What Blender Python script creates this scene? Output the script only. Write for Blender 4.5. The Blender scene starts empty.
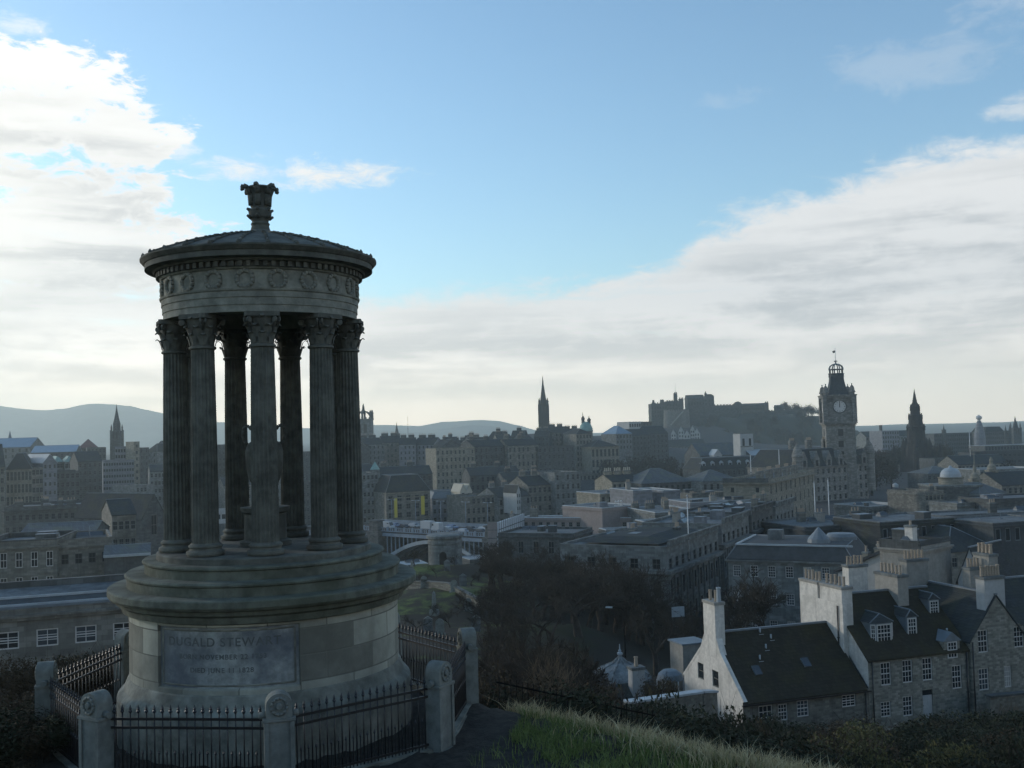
import bpy, math, random
import numpy as np
from mathutils import Vector, Matrix
R = math.radians
random.seed(7)
scene = bpy.context.scene
COL = scene.collection

# ------------------------------------------------------------------ camera
FPX = 1040.0                      # focal length in pixels of the 1024 px wide frame
PITCH, ROLL = R(2.53), R(1.6)
_f = Vector((0, math.cos(PITCH), math.sin(PITCH)))
_r0 = Vector((1, 0, 0))
_u0 = Vector((0, -math.sin(PITCH), math.cos(PITCH)))
_r = _r0 * math.cos(ROLL) - _u0 * math.sin(ROLL)
_u = _u0 * math.cos(ROLL) + _r0 * math.sin(ROLL)
cam_d = bpy.data.cameras.new('camera')
cam_d.sensor_fit = 'HORIZONTAL'; cam_d.sensor_width = 36.0
cam_d.lens = 36.0 * FPX / 1024.0
cam_d.clip_start = 0.1; cam_d.clip_end = 20000
cam = bpy.data.objects.new('camera', cam_d); COL.objects.link(cam)
M3 = Matrix((_r, _u, -_f)).transposed()
cam.matrix_world = M3.to_4x4()
scene.camera = cam

# ------------------------------------------------------------------ sun, sky, exposure
SUN_AZ, SUN_EL = R(-62), R(12)           # azimuth measured from +Y towards +X
EXPOSURE = 0.0
sun_dir = Vector((math.sin(SUN_AZ) * math.cos(SUN_EL), math.cos(SUN_AZ) * math.cos(SUN_EL), math.sin(SUN_EL)))
sd = bpy.data.lights.new('sun', 'SUN'); sd.energy = 1.6; sd.angle = R(3.0); sd.color = (1.0, 0.92, 0.82)
so = bpy.data.objects.new('sun', sd); COL.objects.link(so)
so.rotation_euler = (-sun_dir).to_track_quat('-Z', 'Y').to_euler()
so.location = (-60, 40, 60)
vs = scene.view_settings
vs.view_transform = 'Standard'; vs.look = 'None'; vs.gamma = 1.0; vs.use_curve_mapping = False
vs.exposure = EXPOSURE
cy = scene.cycles
cy.max_bounces = 5; cy.diffuse_bounces = 2; cy.glossy_bounces = 2; cy.transmission_bounces = 2
cy.volume_bounces = 2; cy.transparent_max_bounces = 8
cy.use_denoising = True
cy.caustics_reflective = False; cy.caustics_refractive = False

world = bpy.data.worlds.new('World'); scene.world = world
world.use_nodes = True
nt = world.node_tree; nt.nodes.clear()
class NB:
    """small helper to write node graphs as expressions"""
    def __init__(s, nt): s.nt = nt
    def n(s, typ, **kw):
        nd = s.nt.nodes.new(typ)
        for k, v in kw.items(): setattr(nd, k, v)
        return nd
    def set(s, sock, v):
        if hasattr(v, 'is_output'): s.nt.links.new(v, sock)
        else: sock.default_value = v
    def math(s, op, a, b=0.0, c=None, clamp=False):
        nd = s.n('ShaderNodeMath', operation=op, use_clamp=clamp)
        s.set(nd.inputs[0], a); s.set(nd.inputs[1], b)
        if c is not None: s.set(nd.inputs[2], c)
        return nd.outputs[0]
    def add(s, a, b): return s.math('ADD', a, b)
    def sub(s, a, b): return s.math('SUBTRACT', a, b)
    def mul(s, a, b): return s.math('MULTIPLY', a, b)
    def div(s, a, b): return s.math('DIVIDE', a, b)
    def smooth(s, x, lo, hi, a=0.0, b=1.0):
        nd = s.n('ShaderNodeMapRange', interpolation_type='SMOOTHSTEP')
        s.set(nd.inputs[0], x); s.set(nd.inputs[1], lo); s.set(nd.inputs[2], hi)
        s.set(nd.inputs[3], a); s.set(nd.inputs[4], b)
        return nd.outputs[0]
    def lin(s, x, lo, hi, a=0.0, b=1.0):
        nd = s.n('ShaderNodeMapRange')
        s.set(nd.inputs[0], x); s.set(nd.inputs[1], lo); s.set(nd.inputs[2], hi)
        s.set(nd.inputs[3], a); s.set(nd.inputs[4], b)
        return nd.outputs[0]
    def xyz(s, x, y, z):
        nd = s.n('ShaderNodeCombineXYZ')
        for i, v in enumerate((x, y, z)): s.set(nd.inputs[i], v)
        return nd.outputs[0]
    def noise(s, vec, scale, detail=4.0, rough=0.55, dist=0.0):
        nd = s.n('ShaderNodeTexNoise')
        s.set(nd.inputs['Vector'], vec); s.set(nd.inputs['Scale'], scale)
        s.set(nd.inputs['Detail'], detail); s.set(nd.inputs['Roughness'], rough); s.set(nd.inputs['Distortion'], dist)
        return nd.outputs[0]
    def mix(s, fac, a, b, blend='MIX'):
        nd = s.n('ShaderNodeMix', data_type='RGBA', blend_type=blend)
        s.set(nd.inputs[0], fac)
        s.set(nd.inputs[6], a if hasattr(a, 'is_output') else tuple(a) + (1,) * (4 - len(a)))
        s.set(nd.inputs[7], b if hasattr(b, 'is_output') else tuple(b) + (1,) * (4 - len(b)))
        return nd.outputs[2]
    def curve(s, x, pts):
        """piecewise curve through (x, y) points, x and y in any range"""
        xs = [p[0] for p in pts]; ys = [p[1] for p in pts]
        x0, x1, y0, y1 = min(xs), max(xs), min(ys), max(ys)
        nd = s.n('ShaderNodeFloatCurve')
        c = nd.mapping.curves[0]
        q = [((a - x0) / (x1 - x0), (b - y0) / (y1 - y0)) for a, b in pts]
        c.points[0].location = q[0]; c.points[-1].location = q[-1]
        for a in q[1:-1]: c.points.new(*a)
        for p in c.points: p.handle_type = 'AUTO_CLAMPED'
        nd.mapping.update()
        t = s.lin(x, x0, x1)
        s.set(nd.inputs['Value'], t)
        return s.lin(nd.outputs[0], 0.0, 1.0, y0, y1)

b = NB(nt)
SKY_STRENGTH = 0.15
sky = b.n('ShaderNodeTexSky', sky_type='NISHITA')
sky.sun_disc = False; sky.sun_elevation = SUN_EL; sky.sun_rotation = SUN_AZ
sky.altitude = 100; sky.air_density = 1.0; sky.dust_density = 0.5; sky.ozone_density = 1.5
tc = b.n('ShaderNodeTexCoord')
sep = b.n('ShaderNodeSeparateXYZ'); nt.links.new(tc.outputs['Generated'], sep.inputs[0])
X, Y, Z = sep.outputs
az = b.math('ARCTAN2', X, Y)
el = b.math('ARCSINE', Z)
# cloud deck coordinates: direction pushed onto a flat layer, so streaks flatten towards the horizon
zz = b.add(b.math('MAXIMUM', Z, 0.0), 0.045)
cpx = b.div(X, zz); cpy = b.div(Y, zz)
deck = b.xyz(cpx, cpy, 0.0)
flat = b.xyz(b.mul(az, 1.0), b.mul(el, 2.3), 0.3)          # billow coordinates, stretched sideways
n_bil = b.noise(flat, 9.0, 10.0, 0.62, 0.6)
n_fine = b.noise(flat, 30.0, 9.0, 0.66, 0.5)
n_str = b.noise(b.xyz(b.mul(az, 1.2), b.mul(el, 13.0), 1.7), 4.0, 7.0, 0.55, 0.25)
n_deck = b.noise(deck, 0.32, 7.0, 0.55, 0.2)
edge = b.curve(az, [(-1.6, .20), (-.75, .18), (-.50, .160), (-.36, .150), (-.28, .137),
                    (-.146, .130), (.008, .138), (.11, .146), (.165, .168), (.20, .190), (.277, .206), (.39, .232), (.49, .242), (.8, .30), (1.6, .35)])
amp = b.curve(az, [(-1.6, .20), (-.45, .18), (-.32, .12), (-.22, .10), (-.05, .08), (.10, .12), (.2, .12), (.5, .11), (1.6, .14)])
wob = b.mul(b.sub(b.add(b.mul(n_bil, .55), b.mul(n_fine, .45)), .5), amp)
dif = b.sub(b.add(edge, wob), el)
# the heap of cloud on the sun side, built from overlapping billows
heap = None
for a0, e0, sa, se in ((-.455, .280, .115, .066), (-.375, .272, .072, .030), (-.425, .190, .125, .072), (-.355, .205, .055, .030), (-.345, .165, .06, .03), (-.51, .23, .10, .12), (-.68, .23, .22, .16), (-1.0, .30, .35, .24)):
    da = b.div(b.sub(az, a0), sa); de = b.div(b.sub(el, e0), se)
    g = b.sub(1.0, b.add(b.mul(da, da), b.mul(de, de)))
    heap = g if heap is None else b.math('MAXIMUM', heap, g)
n_heap = b.sub(b.add(b.mul(n_bil, .55), b.mul(n_fine, .45)), .5)
heap = b.add(b.mul(b.math('MAXIMUM', heap, -3.0), .045), b.mul(n_heap, .34))
dif = b.math('MAXIMUM', dif, heap)
cover = b.smooth(dif, -.010, .018)
# holes of thin blue in the middle of the deck
hole = b.smooth(b.add(n_str, b.mul(b.sub(n_deck, .5), .5)), .60, .78)
hole = b.mul(hole, b.mul(b.smooth(el, .03, .07), .45))
cover = b.mul(cover, b.sub(1.0, hole))
# loose wisps above the deck
def wisp(a0, e0, sa, se, gain, thr):
    da = b.div(b.sub(az, a0), sa); de = b.div(b.sub(el, e0), se)
    g = b.math('EXPONENT', b.mul(b.add(b.mul(da, da), b.mul(de, de)), -1.0))
    t = b.add(b.mul(g, .55), b.mul(b.sub(b.add(b.mul(n_bil, .5), b.mul(n_fine, .5)), .5), 1.5))
    return b.mul(b.smooth(t, thr, thr + .30), gain)
w = wisp(-.165, .243, .095, .020, .95, .27)
for args in [(-.25, .246, .06, .020, .8, .28), (-.31, .262, .03, .018, .7, .30), (-.46, .405, .035, .010, .75, .36), (-.405, .408, .02, .008, .7, .36), (-.44, .355, .05, .02, .6, .33),
             (.215, .30, .07, .015, .16, .30), (.47, .355, .08, .05, .22, .30), (.40, .31, .12, .03, .2, .28), (.24, .196, .06, .012, .6, .32), (.47, .262, .05, .02, .6, .3)]:
    w = b.math('MAXIMUM', w, wisp(*args))
cover = b.math('MAXIMUM', cover, w)
# cloud light: bright towards the sun side and at the rim, grey streaked bellies lower down
rim = b.smooth(dif, .0, .060, 1.0, 0.0)
n_big = b.noise(b.xyz(b.mul(az, 1.0), b.mul(el, 7.0), 4.2), 3.2, 6.0, .52, .3)
streak = b.smooth(b.add(b.add(b.mul(n_str, .32), b.mul(n_big, .32)), b.add(b.mul(n_bil, .20), b.mul(n_fine, .16))), .43, .57)
belly = b.mul(b.sub(1.0, streak), b.sub(1.0, b.mul(rim, .85)))
belly = b.mul(belly, b.smooth(el, .34, .23))
c_lit = b.mix(b.smooth(az, -.45, .30), (7.4, 7.35, 7.1), (6.1, 6.15, 6.15))
c_grey = b.mix(b.smooth(az, -.5, .30), (4.6, 4.7, 4.7), (4.1, 4.3, 4.45))
cc = b.mix(belly, c_lit, c_grey)
c_hor = b.mix(b.smooth(az, -.42, .30), (8.4, 7.7, 6.4), (7.0, 6.8, 6.2))
cc = b.mix(b.mul(b.smooth(el, .085, .0), .85), cc, c_hor)
# the far air glows: brightest low over the horizon, seen through the haze
cc = b.mix(1.0, cc, b.mix(b.smooth(el, .13, .0), (1.0, 1.0, 1.0), (2.2, 1.98, 1.75)), 'MULTIPLY')
glow = b.mul(b.smooth(az, -.36, -.60), b.smooth(el, .42, .12))
cc = b.mix(b.mul(glow, .6), cc, (8.3, 8.1, 7.4))
blue = b.mix(1.0, sky.outputs[0], (1.30, 1.52, 1.62), 'MULTIPLY')
SKY_TINT = blue.node
skyc = b.mix(cover, blue, cc)
bg = b.n('ShaderNodeBackground'); bg.inputs['Strength'].default_value = SKY_STRENGTH
nt.links.new(skyc, bg.inputs['Color'])
ow = b.n('ShaderNodeOutputWorld'); nt.links.new(bg.outputs[0], ow.inputs['Surface'])
world.cycles.sampling_method = 'MANUAL'; world.cycles.sample_map_resolution = 1024

# ------------------------------------------------------------------ pixel to place
def P(px, py, Yd):
    """point in the place seen at photo pixel (px, py) and Yd metres in front of the viewer"""
    d = _r * ((px - 512) / FPX) + _u * ((384 - py) / FPX) + _f
    return d * (Yd / d.y)
def PX(px, Yd, z):
    """point at height z on the vertical plane through pixel column px at depth Yd"""
    lo, hi = -4000.0, 4000.0
    for _ in range(60):
        mid = (lo + hi) / 2
        if P(px, mid, Yd).z > z: lo = mid
        else: hi = mid
    return P(px, (lo + hi) / 2, Yd)
def proj(p):
    """photo pixel of a point"""
    p = Vector(p); dz = p.dot(_f)
    return 512 + FPX * p.dot(_r) / dz, 384 - FPX * p.dot(_u) / dz
# ------------------------------------------------------------------ materials
MATS = {}
def mat_base(name):
    m = bpy.data.materials.new(name); m.use_nodes = True
    n = NB(m.node_tree)
    bs = m.node_tree.nodes['Principled BSDF']
    MATS[name] = m
    return m, n, bs
def dark(c, k): return tuple(x * k for x in c)
def surf(name, col, var=.25, scale=1.0, rough=.85, bump=.0, stain=.35, metal=0.0, spec=.35, tint2=None):
    """mottled weathered surface: fine noise, broad stains, vertical streaks of dirt"""
    m, n, bs = mat_base(name)
    tc = n.n('ShaderNodeTexCoord').outputs['Object']
    n1 = n.noise(tc, 2.3 * scale, 6, .65)
    n2 = n.noise(tc, .35 * scale, 5, .6)
    mp = n.n('ShaderNodeMapping'); n.nt.links.new(tc, mp.inputs[0]); mp.inputs['Scale'].default_value = (1.3 * scale, 1.3 * scale, .14 * scale)
    n3 = n.noise(mp.outputs[0], 1.0, 4, .6)
    c = n.mix(n.smooth(n1, .3, .7), dark(col, 1 - var), dark(col, 1 + var))
    c = n.mix(n.mul(n.smooth(n2, .42, .68), stain), c, tint2 or dark(col, .42))
    c = n.mix(n.mul(n.smooth(n3, .48, .70), stain * .8), c, dark(col, .5))
    n.set(bs.inputs['Base Color'], c)
    bs.inputs['Roughness'].default_value = rough; bs.inputs['Metallic'].default_value = metal
    bs.inputs['Specular IOR Level'].default_value = spec
    if bump:
        bp = n.n('ShaderNodeBump'); bp.inputs['Strength'].default_value = bump; bp.inputs['Distance'].default_value = .05
        n.set(bp.inputs['Height'], n1); n.nt.links.new(bp.outputs[0], bs.inputs['Normal'])
    return m
def masonry(name, col, bw=.7, bh=.3, var=.35, mortar=.75, stain=.45, rough=.9, cyl=None, squash=1.0, tint2=None, bump=.5):
    """coursed stone: blocks of uneven tone; flat walls use x+y along the wall, round ones the angle"""
    m, n, bs = mat_base(name)
    tc = n.n('ShaderNodeTexCoord').outputs['Object']
    sp = n.n('ShaderNodeSeparateXYZ'); n.nt.links.new(tc, sp.inputs[0])
    x, y, z = sp.outputs
    if cyl: s = n.mul(n.math('ARCTAN2', x, n.mul(y, -1.0)), cyl)
    else: s = n.add(n.mul(x, 1.0), n.mul(y, 1.0003))
    br = n.n('ShaderNodeTexBrick'); br.offset = .47; br.squash = squash
    n.set(br.inputs['Vector'], n.xyz(s, z, 0.0))
    br.inputs['Scale'].default_value = 1.0
    br.inputs['Brick Width'].default_value = bw; br.inputs['Row Height'].default_value = bh
    br.inputs['Mortar Size'].default_value = .012; br.inputs['Mortar Smooth'].default_value = .4
    br.inputs['Color1'].default_value = (0, 0, 0, 1); br.inputs['Color2'].default_value = (1, 1, 1, 1)
    br.inputs['Mortar'].default_value = (.5, .5, .5, 1)
    n1 = n.noise(tc, 5.0, 7, .68); n2 = n.noise(tc, .55, 5, .6)
    mp = n.n('ShaderNodeMapping'); n.nt.links.new(tc, mp.inputs[0]); mp.inputs['Scale'].default_value = (2.2, 2.2, .22)
    n3 = n.noise(mp.outputs[0], 1.0, 5, .62)
    t = n.add(n.mul(br.outputs['Color'], .6), n.mul(n1, .4))
    c = n.mix(n.smooth(t, .1, .9), dark(col, 1 - var), dark(col, 1 + var))
    c = n.mix(n.mul(n.smooth(n2, .42, .66), stain), c, tint2 or dark(col, .4))
    c = n.mix(n.mul(n.smooth(n3, .46, .70), stain * .9), c, dark(col, .36))
    c = n.mix(n.mul(br.outputs['Fac'], .8), c, dark(col, mortar))
    n.set(bs.inputs['Base Color'], c); bs.inputs['Roughness'].default_value = rough
    bs.inputs['Specular IOR Level'].default_value = .3
    bp = n.n('ShaderNodeBump'); bp.inputs['Strength'].default_value = bump; bp.inputs['Distance'].default_value = .03
    n.set(bp.inputs['Height'], n.sub(n.mul(n1, .6), br.outputs['Fac'])); n.nt.links.new(bp.outputs[0], bs.inputs['Normal'])
    return m
def slate(name, col, rh=.28):
    m, n, bs = mat_base(name)
    tc = n.n('ShaderNodeTexCoord').outputs['Object']
    sp = n.n('ShaderNodeSeparateXYZ'); n.nt.links.new(tc, sp.inputs[0])
    x, y, z = sp.outputs
    br = n.n('ShaderNodeTexBrick'); br.offset = .5
    n.set(br.inputs['Vector'], n.xyz(n.add(x, n.mul(y, .37)), n.mul(z, 1.4), 0.0))
    br.inputs['Scale'].default_value = 1.0; br.inputs['Brick Width'].default_value = .32; br.inputs['Row Height'].default_value = rh
    br.inputs['Mortar Size'].default_value = .012
    br.inputs['Color1'].default_value = (0, 0, 0, 1); br.inputs['Color2'].default_value = (1, 1, 1, 1); br.inputs['Mortar'].default_value = (.2, .2, .2, 1)
    n1 = n.noise(tc, 3.0, 6, .65); n2 = n.noise(tc, .4, 5, .6)
    t = n.add(n.mul(br.outputs['Color'], .5), n.mul(n1, .5))
    c = n.mix(t, dark(col, .65), dark(col, 1.35))
    n4 = n.noise(tc, 1.6, 6, .7)
    c = n.mix(n.mul(n.smooth(n2, .42, .7), .6), c, (col[0] * 1.5, col[1] * 1.45, col[2] * .9))
    c = n.mix(n.mul(n.smooth(n4, .60, .72), .55), c, (.075, .08, .06))
    c = n.mix(n.mul(br.outputs['Fac'], .6), c, dark(col, .4))
    n.set(bs.inputs['Base Color'], c); bs.inputs['Roughness'].default_value = .85
    bs.inputs['Specular IOR Level'].default_value = .12
    bp = n.n('ShaderNodeBump'); bp.inputs['Strength'].default_value = .4; bp.inputs['Distance'].default_value = .03
    n.set(bp.inputs['Height'], t); n.nt.links.new(bp.outputs[0], bs.inputs['Normal'])
    return m
def glass(name, col=(.018, .022, .026), rough=.12):
    m, n, bs = mat_base(name)
    tc = n.n('ShaderNodeTexCoord').outputs['Object']
    n1 = n.noise(tc, .8, 3, .5)
    n.set(bs.inputs['Base Color'], n.mix(n1, dark(col, .5), dark(col, 1.6)))
    bs.inputs['Roughness'].default_value = rough; bs.inputs['Specular IOR Level'].default_value = .55
    return m
def leafy(name, c1, c2, scale=.9):
    m, n, bs = mat_base(name)
    tc = n.n('ShaderNodeTexCoord').outputs['Object']
    n1 = n.noise(tc, scale, 5, .65); n2 = n.noise(tc, scale * 7, 3, .6)
    n.set(bs.inputs['Base Color'], n.mix(n.smooth(n.add(n.mul(n1, .6), n.mul(n2, .4)), .34, .66), c1, c2))
    bs.inputs['Roughness'].default_value = .85; bs.inputs['Specular IOR Level'].default_value = .15
    return m

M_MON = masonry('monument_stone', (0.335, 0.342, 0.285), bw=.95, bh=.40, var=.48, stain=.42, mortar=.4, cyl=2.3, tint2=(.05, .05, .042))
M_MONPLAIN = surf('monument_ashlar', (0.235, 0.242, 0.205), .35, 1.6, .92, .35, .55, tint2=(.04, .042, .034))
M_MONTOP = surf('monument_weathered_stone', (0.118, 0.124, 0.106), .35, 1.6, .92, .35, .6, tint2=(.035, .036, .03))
M_MOSS = surf('mossy_step_stone', (0.125, 0.136, 0.108), .35, 1.5, .95, .4, .6, tint2=(.055, .066, .040))
M_PANEL = surf('pale_panel_stone', (0.300, 0.325, 0.310), .30, 2.6, .9, .25, .8, tint2=(.085, .10, .125))
M_POST = surf('post_stone', (0.190, 0.205, 0.188), .25, 2.0, .9, .3, .45, tint2=(.10, .11, .075))
M_LETTER = surf('incised_letter', (.130, .143, .140), .2, 2, .9)
M_IRON = surf('black_iron', (.012, .012, .013), .3, 4, .42, .0, .2, metal=.0, spec=.6)
M_FENCE = surf('rusty_fence_iron', (.010, .0095, .009), .3, 4, .9, 0, .2, spec=.05)
M_GLASS = glass('window_glass')
M_CURTAIN = surf('net_curtain_behind_glass', (.30, .30, .28), .1, 3, .35, 0, .2, spec=.5)
M_GLASSPALE = glass('pale_window_glass', (.05, .06, .07), .08)
M_WHITE = surf('white_paint', (0.560, 0.550, 0.520), .06, 2, .5, 0, .12)
M_HARL = surf('white_harling', (0.640, 0.610, 0.550), .14, 1.5, .95, .3, .55, tint2=(.40, .385, .34))
M_HARL2 = surf('grey_harling', (0.290, 0.280, 0.250), .12, 1.2, .95, .3, .3)
M_PALEWALL = surf('pale_render', (0.400, 0.410, 0.400), .08, 1.0, .9, 0, .25)
M_RUBBLE = masonry('rubble_stone', (0.245, 0.242, 0.205), bw=.34, bh=.17, var=.38, stain=.4, bump=.7)
M_RUBBLE2 = masonry('dark_rubble', (0.175, 0.172, 0.146), bw=.36, bh=.18, var=.35, stain=.5)
M_ASH = masonry('grey_ashlar', (0.180, 0.194, 0.188), bw=.9, bh=.36, var=.3, stain=.5)
M_ASH2 = masonry('brown_ashlar', (0.190, 0.186, 0.162), bw=.9, bh=.36, var=.3, stain=.5)
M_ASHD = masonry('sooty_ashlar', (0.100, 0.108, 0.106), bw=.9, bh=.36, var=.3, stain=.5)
M_ASHL = masonry('warm_pale_ashlar', (0.243, 0.230, 0.185), bw=.9, bh=.36, var=.25, stain=.4)
M_GREYB = masonry('blue_grey_block', (.20, .21, .225), bw=1.4, bh=.6, var=.18, stain=.25)
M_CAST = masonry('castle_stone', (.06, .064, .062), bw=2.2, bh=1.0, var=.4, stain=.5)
M_SLATE = slate('dark_slate', (0.048, 0.054, 0.058))
M_SLATE2 = slate('brown_mossy_slate', (0.036, 0.033, 0.025))
M_SLATEB = slate('blue_slate', (.11, .12, .13), .5)
M_LEAD = surf('lead_sheet', (.17, .20, .22), .12, .8, .55, 0, .3)
M_LEADP = surf('pale_lead_sheet', (.36, .40, .42), .10, .8, .5, 0, .25)
M_FELT = surf('grey_roof_felt', (0.145, 0.160, 0.165), .25, .8, .95, 0, .6)
M_FELTD = surf('dark_roof_felt', (0.062, 0.070, 0.074), .2, .6, .9, 0, .3)
M_COPPER = surf('green_copper', (.22, .36, .33), .15, .8, .7, 0, .25)
M_BLUE = surf('blue_metal_roof', (.17, .26, .34), .08, .6, .5, 0, .2)
M_BLUEIRON = surf('pale_blue_ironwork', (.20, .26, .32), .12, 1.0, .6, 0, .35)
M_TERRA = surf('buff_clay', (0.380, 0.310, 0.235), .22, 5.0, .9, 0, .35)
M_YELLOW = surf('yellow_cloth', (.55, .46, .06), .06, 1.0, .8, 0, .1)
M_PINK = surf('dusty_pink_sheet', (.27, .235, .22), .1, .8, .9, 0, .2)
M_SHEET = surf('white_scaffold_sheet', (.52, .57, .60), .1, .6, .8, 0, .25)
M_CREAM = surf('cream_render', (.52, .49, .40), .06, 1, .9, 0, .15)
M_RED = surf('red_paint', (.45, .05, .03), .08, 2, .5)
M_REDROOF = surf('dull_red_roof', (0.180, 0.098, 0.090), .15, .6, .9, 0, .3)
M_BARK = surf('tree_bark', (.055, .045, .036), .3, 5, .95, .3, .3)
M_TWIG = leafy('bare_twigs', (.036, .031, .025), (.066, .057, .046), .4)
M_TWIGP = leafy('pale_dry_stems', (.10, .078, .052), (.20, .165, .115), .8)
M_LEAF = leafy('dark_shrub_leaf', (.016, .022, .013), (.042, .048, .026))
M_LEAFO = leafy('olive_shrub_leaf', (.06, .065, .025), (.15, .14, .06))
M_LEAFB = leafy('brown_bramble_leaf', (.045, .034, .020), (.085, .064, .038))
M_GRASS = leafy('grass_blades', (.12, .165, .045), (.24, .28, .10), 3)
M_STRAW = leafy('straw_grass', (.40, .33, .18), (.60, .51, .31), 3)
M_ASPH = surf('asphalt', (.05, .05, .052), .2, 1.5, .9, 0, .25)
M_POLE = surf('white_pole', (.68, .69, .68), .05, 1, .45)
M_RUBBER = surf('black_rubber', (.02, .02, .02), .2, 3, .8)

# ------------------------------------------------------------------ mesh builder
class MB:
    def __init__(s): s.v = []; s.f = []; s.m = []; s.sm = []
    def vert(s, p): s.v.append(tuple(p)); return len(s.v) - 1
    def poly(s, pts, mi=0, sm=False):
        i = len(s.v); s.v.extend(tuple(p) for p in pts)
        s.f.append(tuple(range(i, i + len(pts)))); s.m.append(mi); s.sm.append(sm)
    def box(s, x0, x1, y0, y1, z0, z1, mi=0, top=None):
        if x0 > x1: x0, x1 = x1, x0
        if y0 > y1: y0, y1 = y1, y0
        i = len(s.v)
        t = top or 0
        s.v += [(x0, y0, z0), (x1, y0, z0), (x1, y1, z0), (x0, y1, z0),
                (x0 + t, y0 + t, z1), (x1 - t, y0 + t, z1), (x1 - t, y1 - t, z1), (x0 + t, y1 - t, z1)]
        for q in ((3, 2, 1, 0), (4, 5, 6, 7), (0, 1, 5, 4), (1, 2, 6, 5), (2, 3, 7, 6), (3, 0, 4, 7)):
            s.f.append(tuple(i + k for k in q)); s.m.append(mi); s.sm.append(False)
    def prism(s, pts, z0, z1, mi=0):
        """closed upright prism over an xy outline (counter-clockwise)"""
        n = len(pts)
        s.poly([(p[0], p[1], z1) for p in pts], mi); s.poly([(p[0], p[1], z0) for p in reversed(pts)], mi)
        for k in range(n):
            a, c = pts[k], pts[(k + 1) % n]
            s.poly([(a[0], a[1], z0), (c[0], c[1], z0), (c[0], c[1], z1), (a[0], a[1], z1)], mi)
    def lathe(s, prof, n=32, c=(0, 0, 0), mi=0, sm=True, a0=0.0, a1=None, sx=1.0, sy=1.0, split=True):
        """profile [(r, z)...]; split=True keeps the corners of the profile sharp"""
        full = a1 is None
        A = [a0 + (2 * math.pi if full else a1 - a0) * k / n for k in range(n if full else n + 1)]
        def ring(r, z):
            i = len(s.v); s.v += [(c[0] + r * sx * math.cos(a), c[1] + r * sy * math.sin(a), c[2] + z) for a in A]; return i
        prev = ring(*prof[0])
        for k in range(1, len(prof)):
            cur = ring(*prof[k])
            for j in range(n):
                j2 = (j + 1) % n if full else j + 1
                s.f.append((prev + j, prev + j2, cur + j2, cur + j)); s.m.append(mi); s.sm.append(sm)
            prev = ring(*prof[k]) if split and k < len(prof) - 1 else cur
    def disc(s, r, z, n=32, c=(0, 0), mi=0, up=True):
        q = [(c[0] + r * math.cos(2 * math.pi * k / n), c[1] + r * math.sin(2 * math.pi * k / n), z) for k in range(n)]
        s.poly(q if up else q[::-1], mi)
    def tube(s, p, q, r0, r1=None, n=6, mi=0, cap=True, sm=True):
        p = Vector(p); q = Vector(q); r1 = r0 if r1 is None else r1
        d = q - p
        if d.length < 1e-6: return
        d.normalize()
        a = d.cross(Vector((0, 0, 1)) if abs(d.z) < .9 else Vector((1, 0, 0))); a.normalize(); bb = d.cross(a)
        i = len(s.v)
        for o, r in ((p, r0), (q, r1)):
            s.v += [tuple(o + a * (r * math.cos(2 * math.pi * k / n)) + bb * (r * math.sin(2 * math.pi * k / n))) for k in range(n)]
        for k in range(n):
            k2 = (k + 1) % n
            s.f.append((i + k2, i + k, i + n + k, i + n + k2)); s.m.append(mi); s.sm.append(sm)
        if cap:
            s.f.append(tuple(i + k for k in range(n))); s.m.append(mi); s.sm.append(False)
            s.f.append(tuple(i + n + k for k in reversed(range(n)))); s.m.append(mi); s.sm.append(False)
    def path(s, pts, r, n=6, mi=0):
        for a, c in zip(pts, pts[1:]): s.tube(a, c, r, r, n, mi)
    def obox(s, c, size, rz=0.0, mi=0):
        i = len(s.v); m = MB(); m.box(-size[0] / 2, size[0] / 2, -size[1] / 2, size[1] / 2, -size[2] / 2, size[2] / 2, mi)
        cr, sr = math.cos(rz), math.sin(rz)
        s.v += [(c[0] + x * cr - y * sr, c[1] + x * sr + y * cr, c[2] + z) for x, y, z in m.v]
        s.f += [tuple(i + k for k in f) for f in m.f]; s.m += m.m; s.sm += m.sm
    def merge(s, o, off=(0, 0, 0), rz=0.0):
        i = len(s.v); cr, sr = math.cos(rz), math.sin(rz)
        s.v += [(off[0] + x * cr - y * sr, off[1] + x * sr + y * cr, off[2] + z) for x, y, z in o.v]
        s.f += [tuple(i + k for k in f) for f in o.f]; s.m += o.m; s.sm += o.sm
    def mesh(s, name, mats):
        me = bpy.data.meshes.new(name)
        me.from_pydata(s.v, [], s.f); 
        for m in (mats if isinstance(mats, (list, tuple)) else [mats]): me.materials.append(m)
        me.polygons.foreach_set('material_index', s.m)
        me.polygons.foreach_set('use_smooth', s.sm)
        me.update()
        return me
    def build(s, name, mats, parent=None, loc=(0, 0, 0), rz=0.0):
        return put(name, s.mesh(name, mats), parent, loc, rz)
def put(name, me, parent=None, loc=(0, 0, 0), rz=0.0):
    o = bpy.data.objects.new(name, me); COL.objects.link(o)
    o.location = loc
    if rz: o.rotation_euler = (0, 0, rz)
    if parent is not None: o.parent = parent
    return o
def tag(o, label, cat, group=None, kind=None):
    if label: o['label'] = label
    if cat: o['category'] = cat
    if group: o['group'] = group
    if kind: o['kind'] = kind
    return o
def thing(name, label, cat, loc=(0, 0, 0), rz=0.0, group=None):
    o = bpy.data.objects.new(name, None); COL.objects.link(o)
    o.empty_display_size = .5
    o.location = loc; o.rotation_euler = (0, 0, rz)
    return tag(o, label, cat, group)
def structure(o): o['kind'] = 'structure'; return o
KIDS = {}
def copy_tree(o, parent=None):
    c = o.copy(); COL.objects.link(c)
    if parent is not None: c.parent = parent
    for ch in list(o.children): copy_tree(ch, c)
    return c

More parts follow.
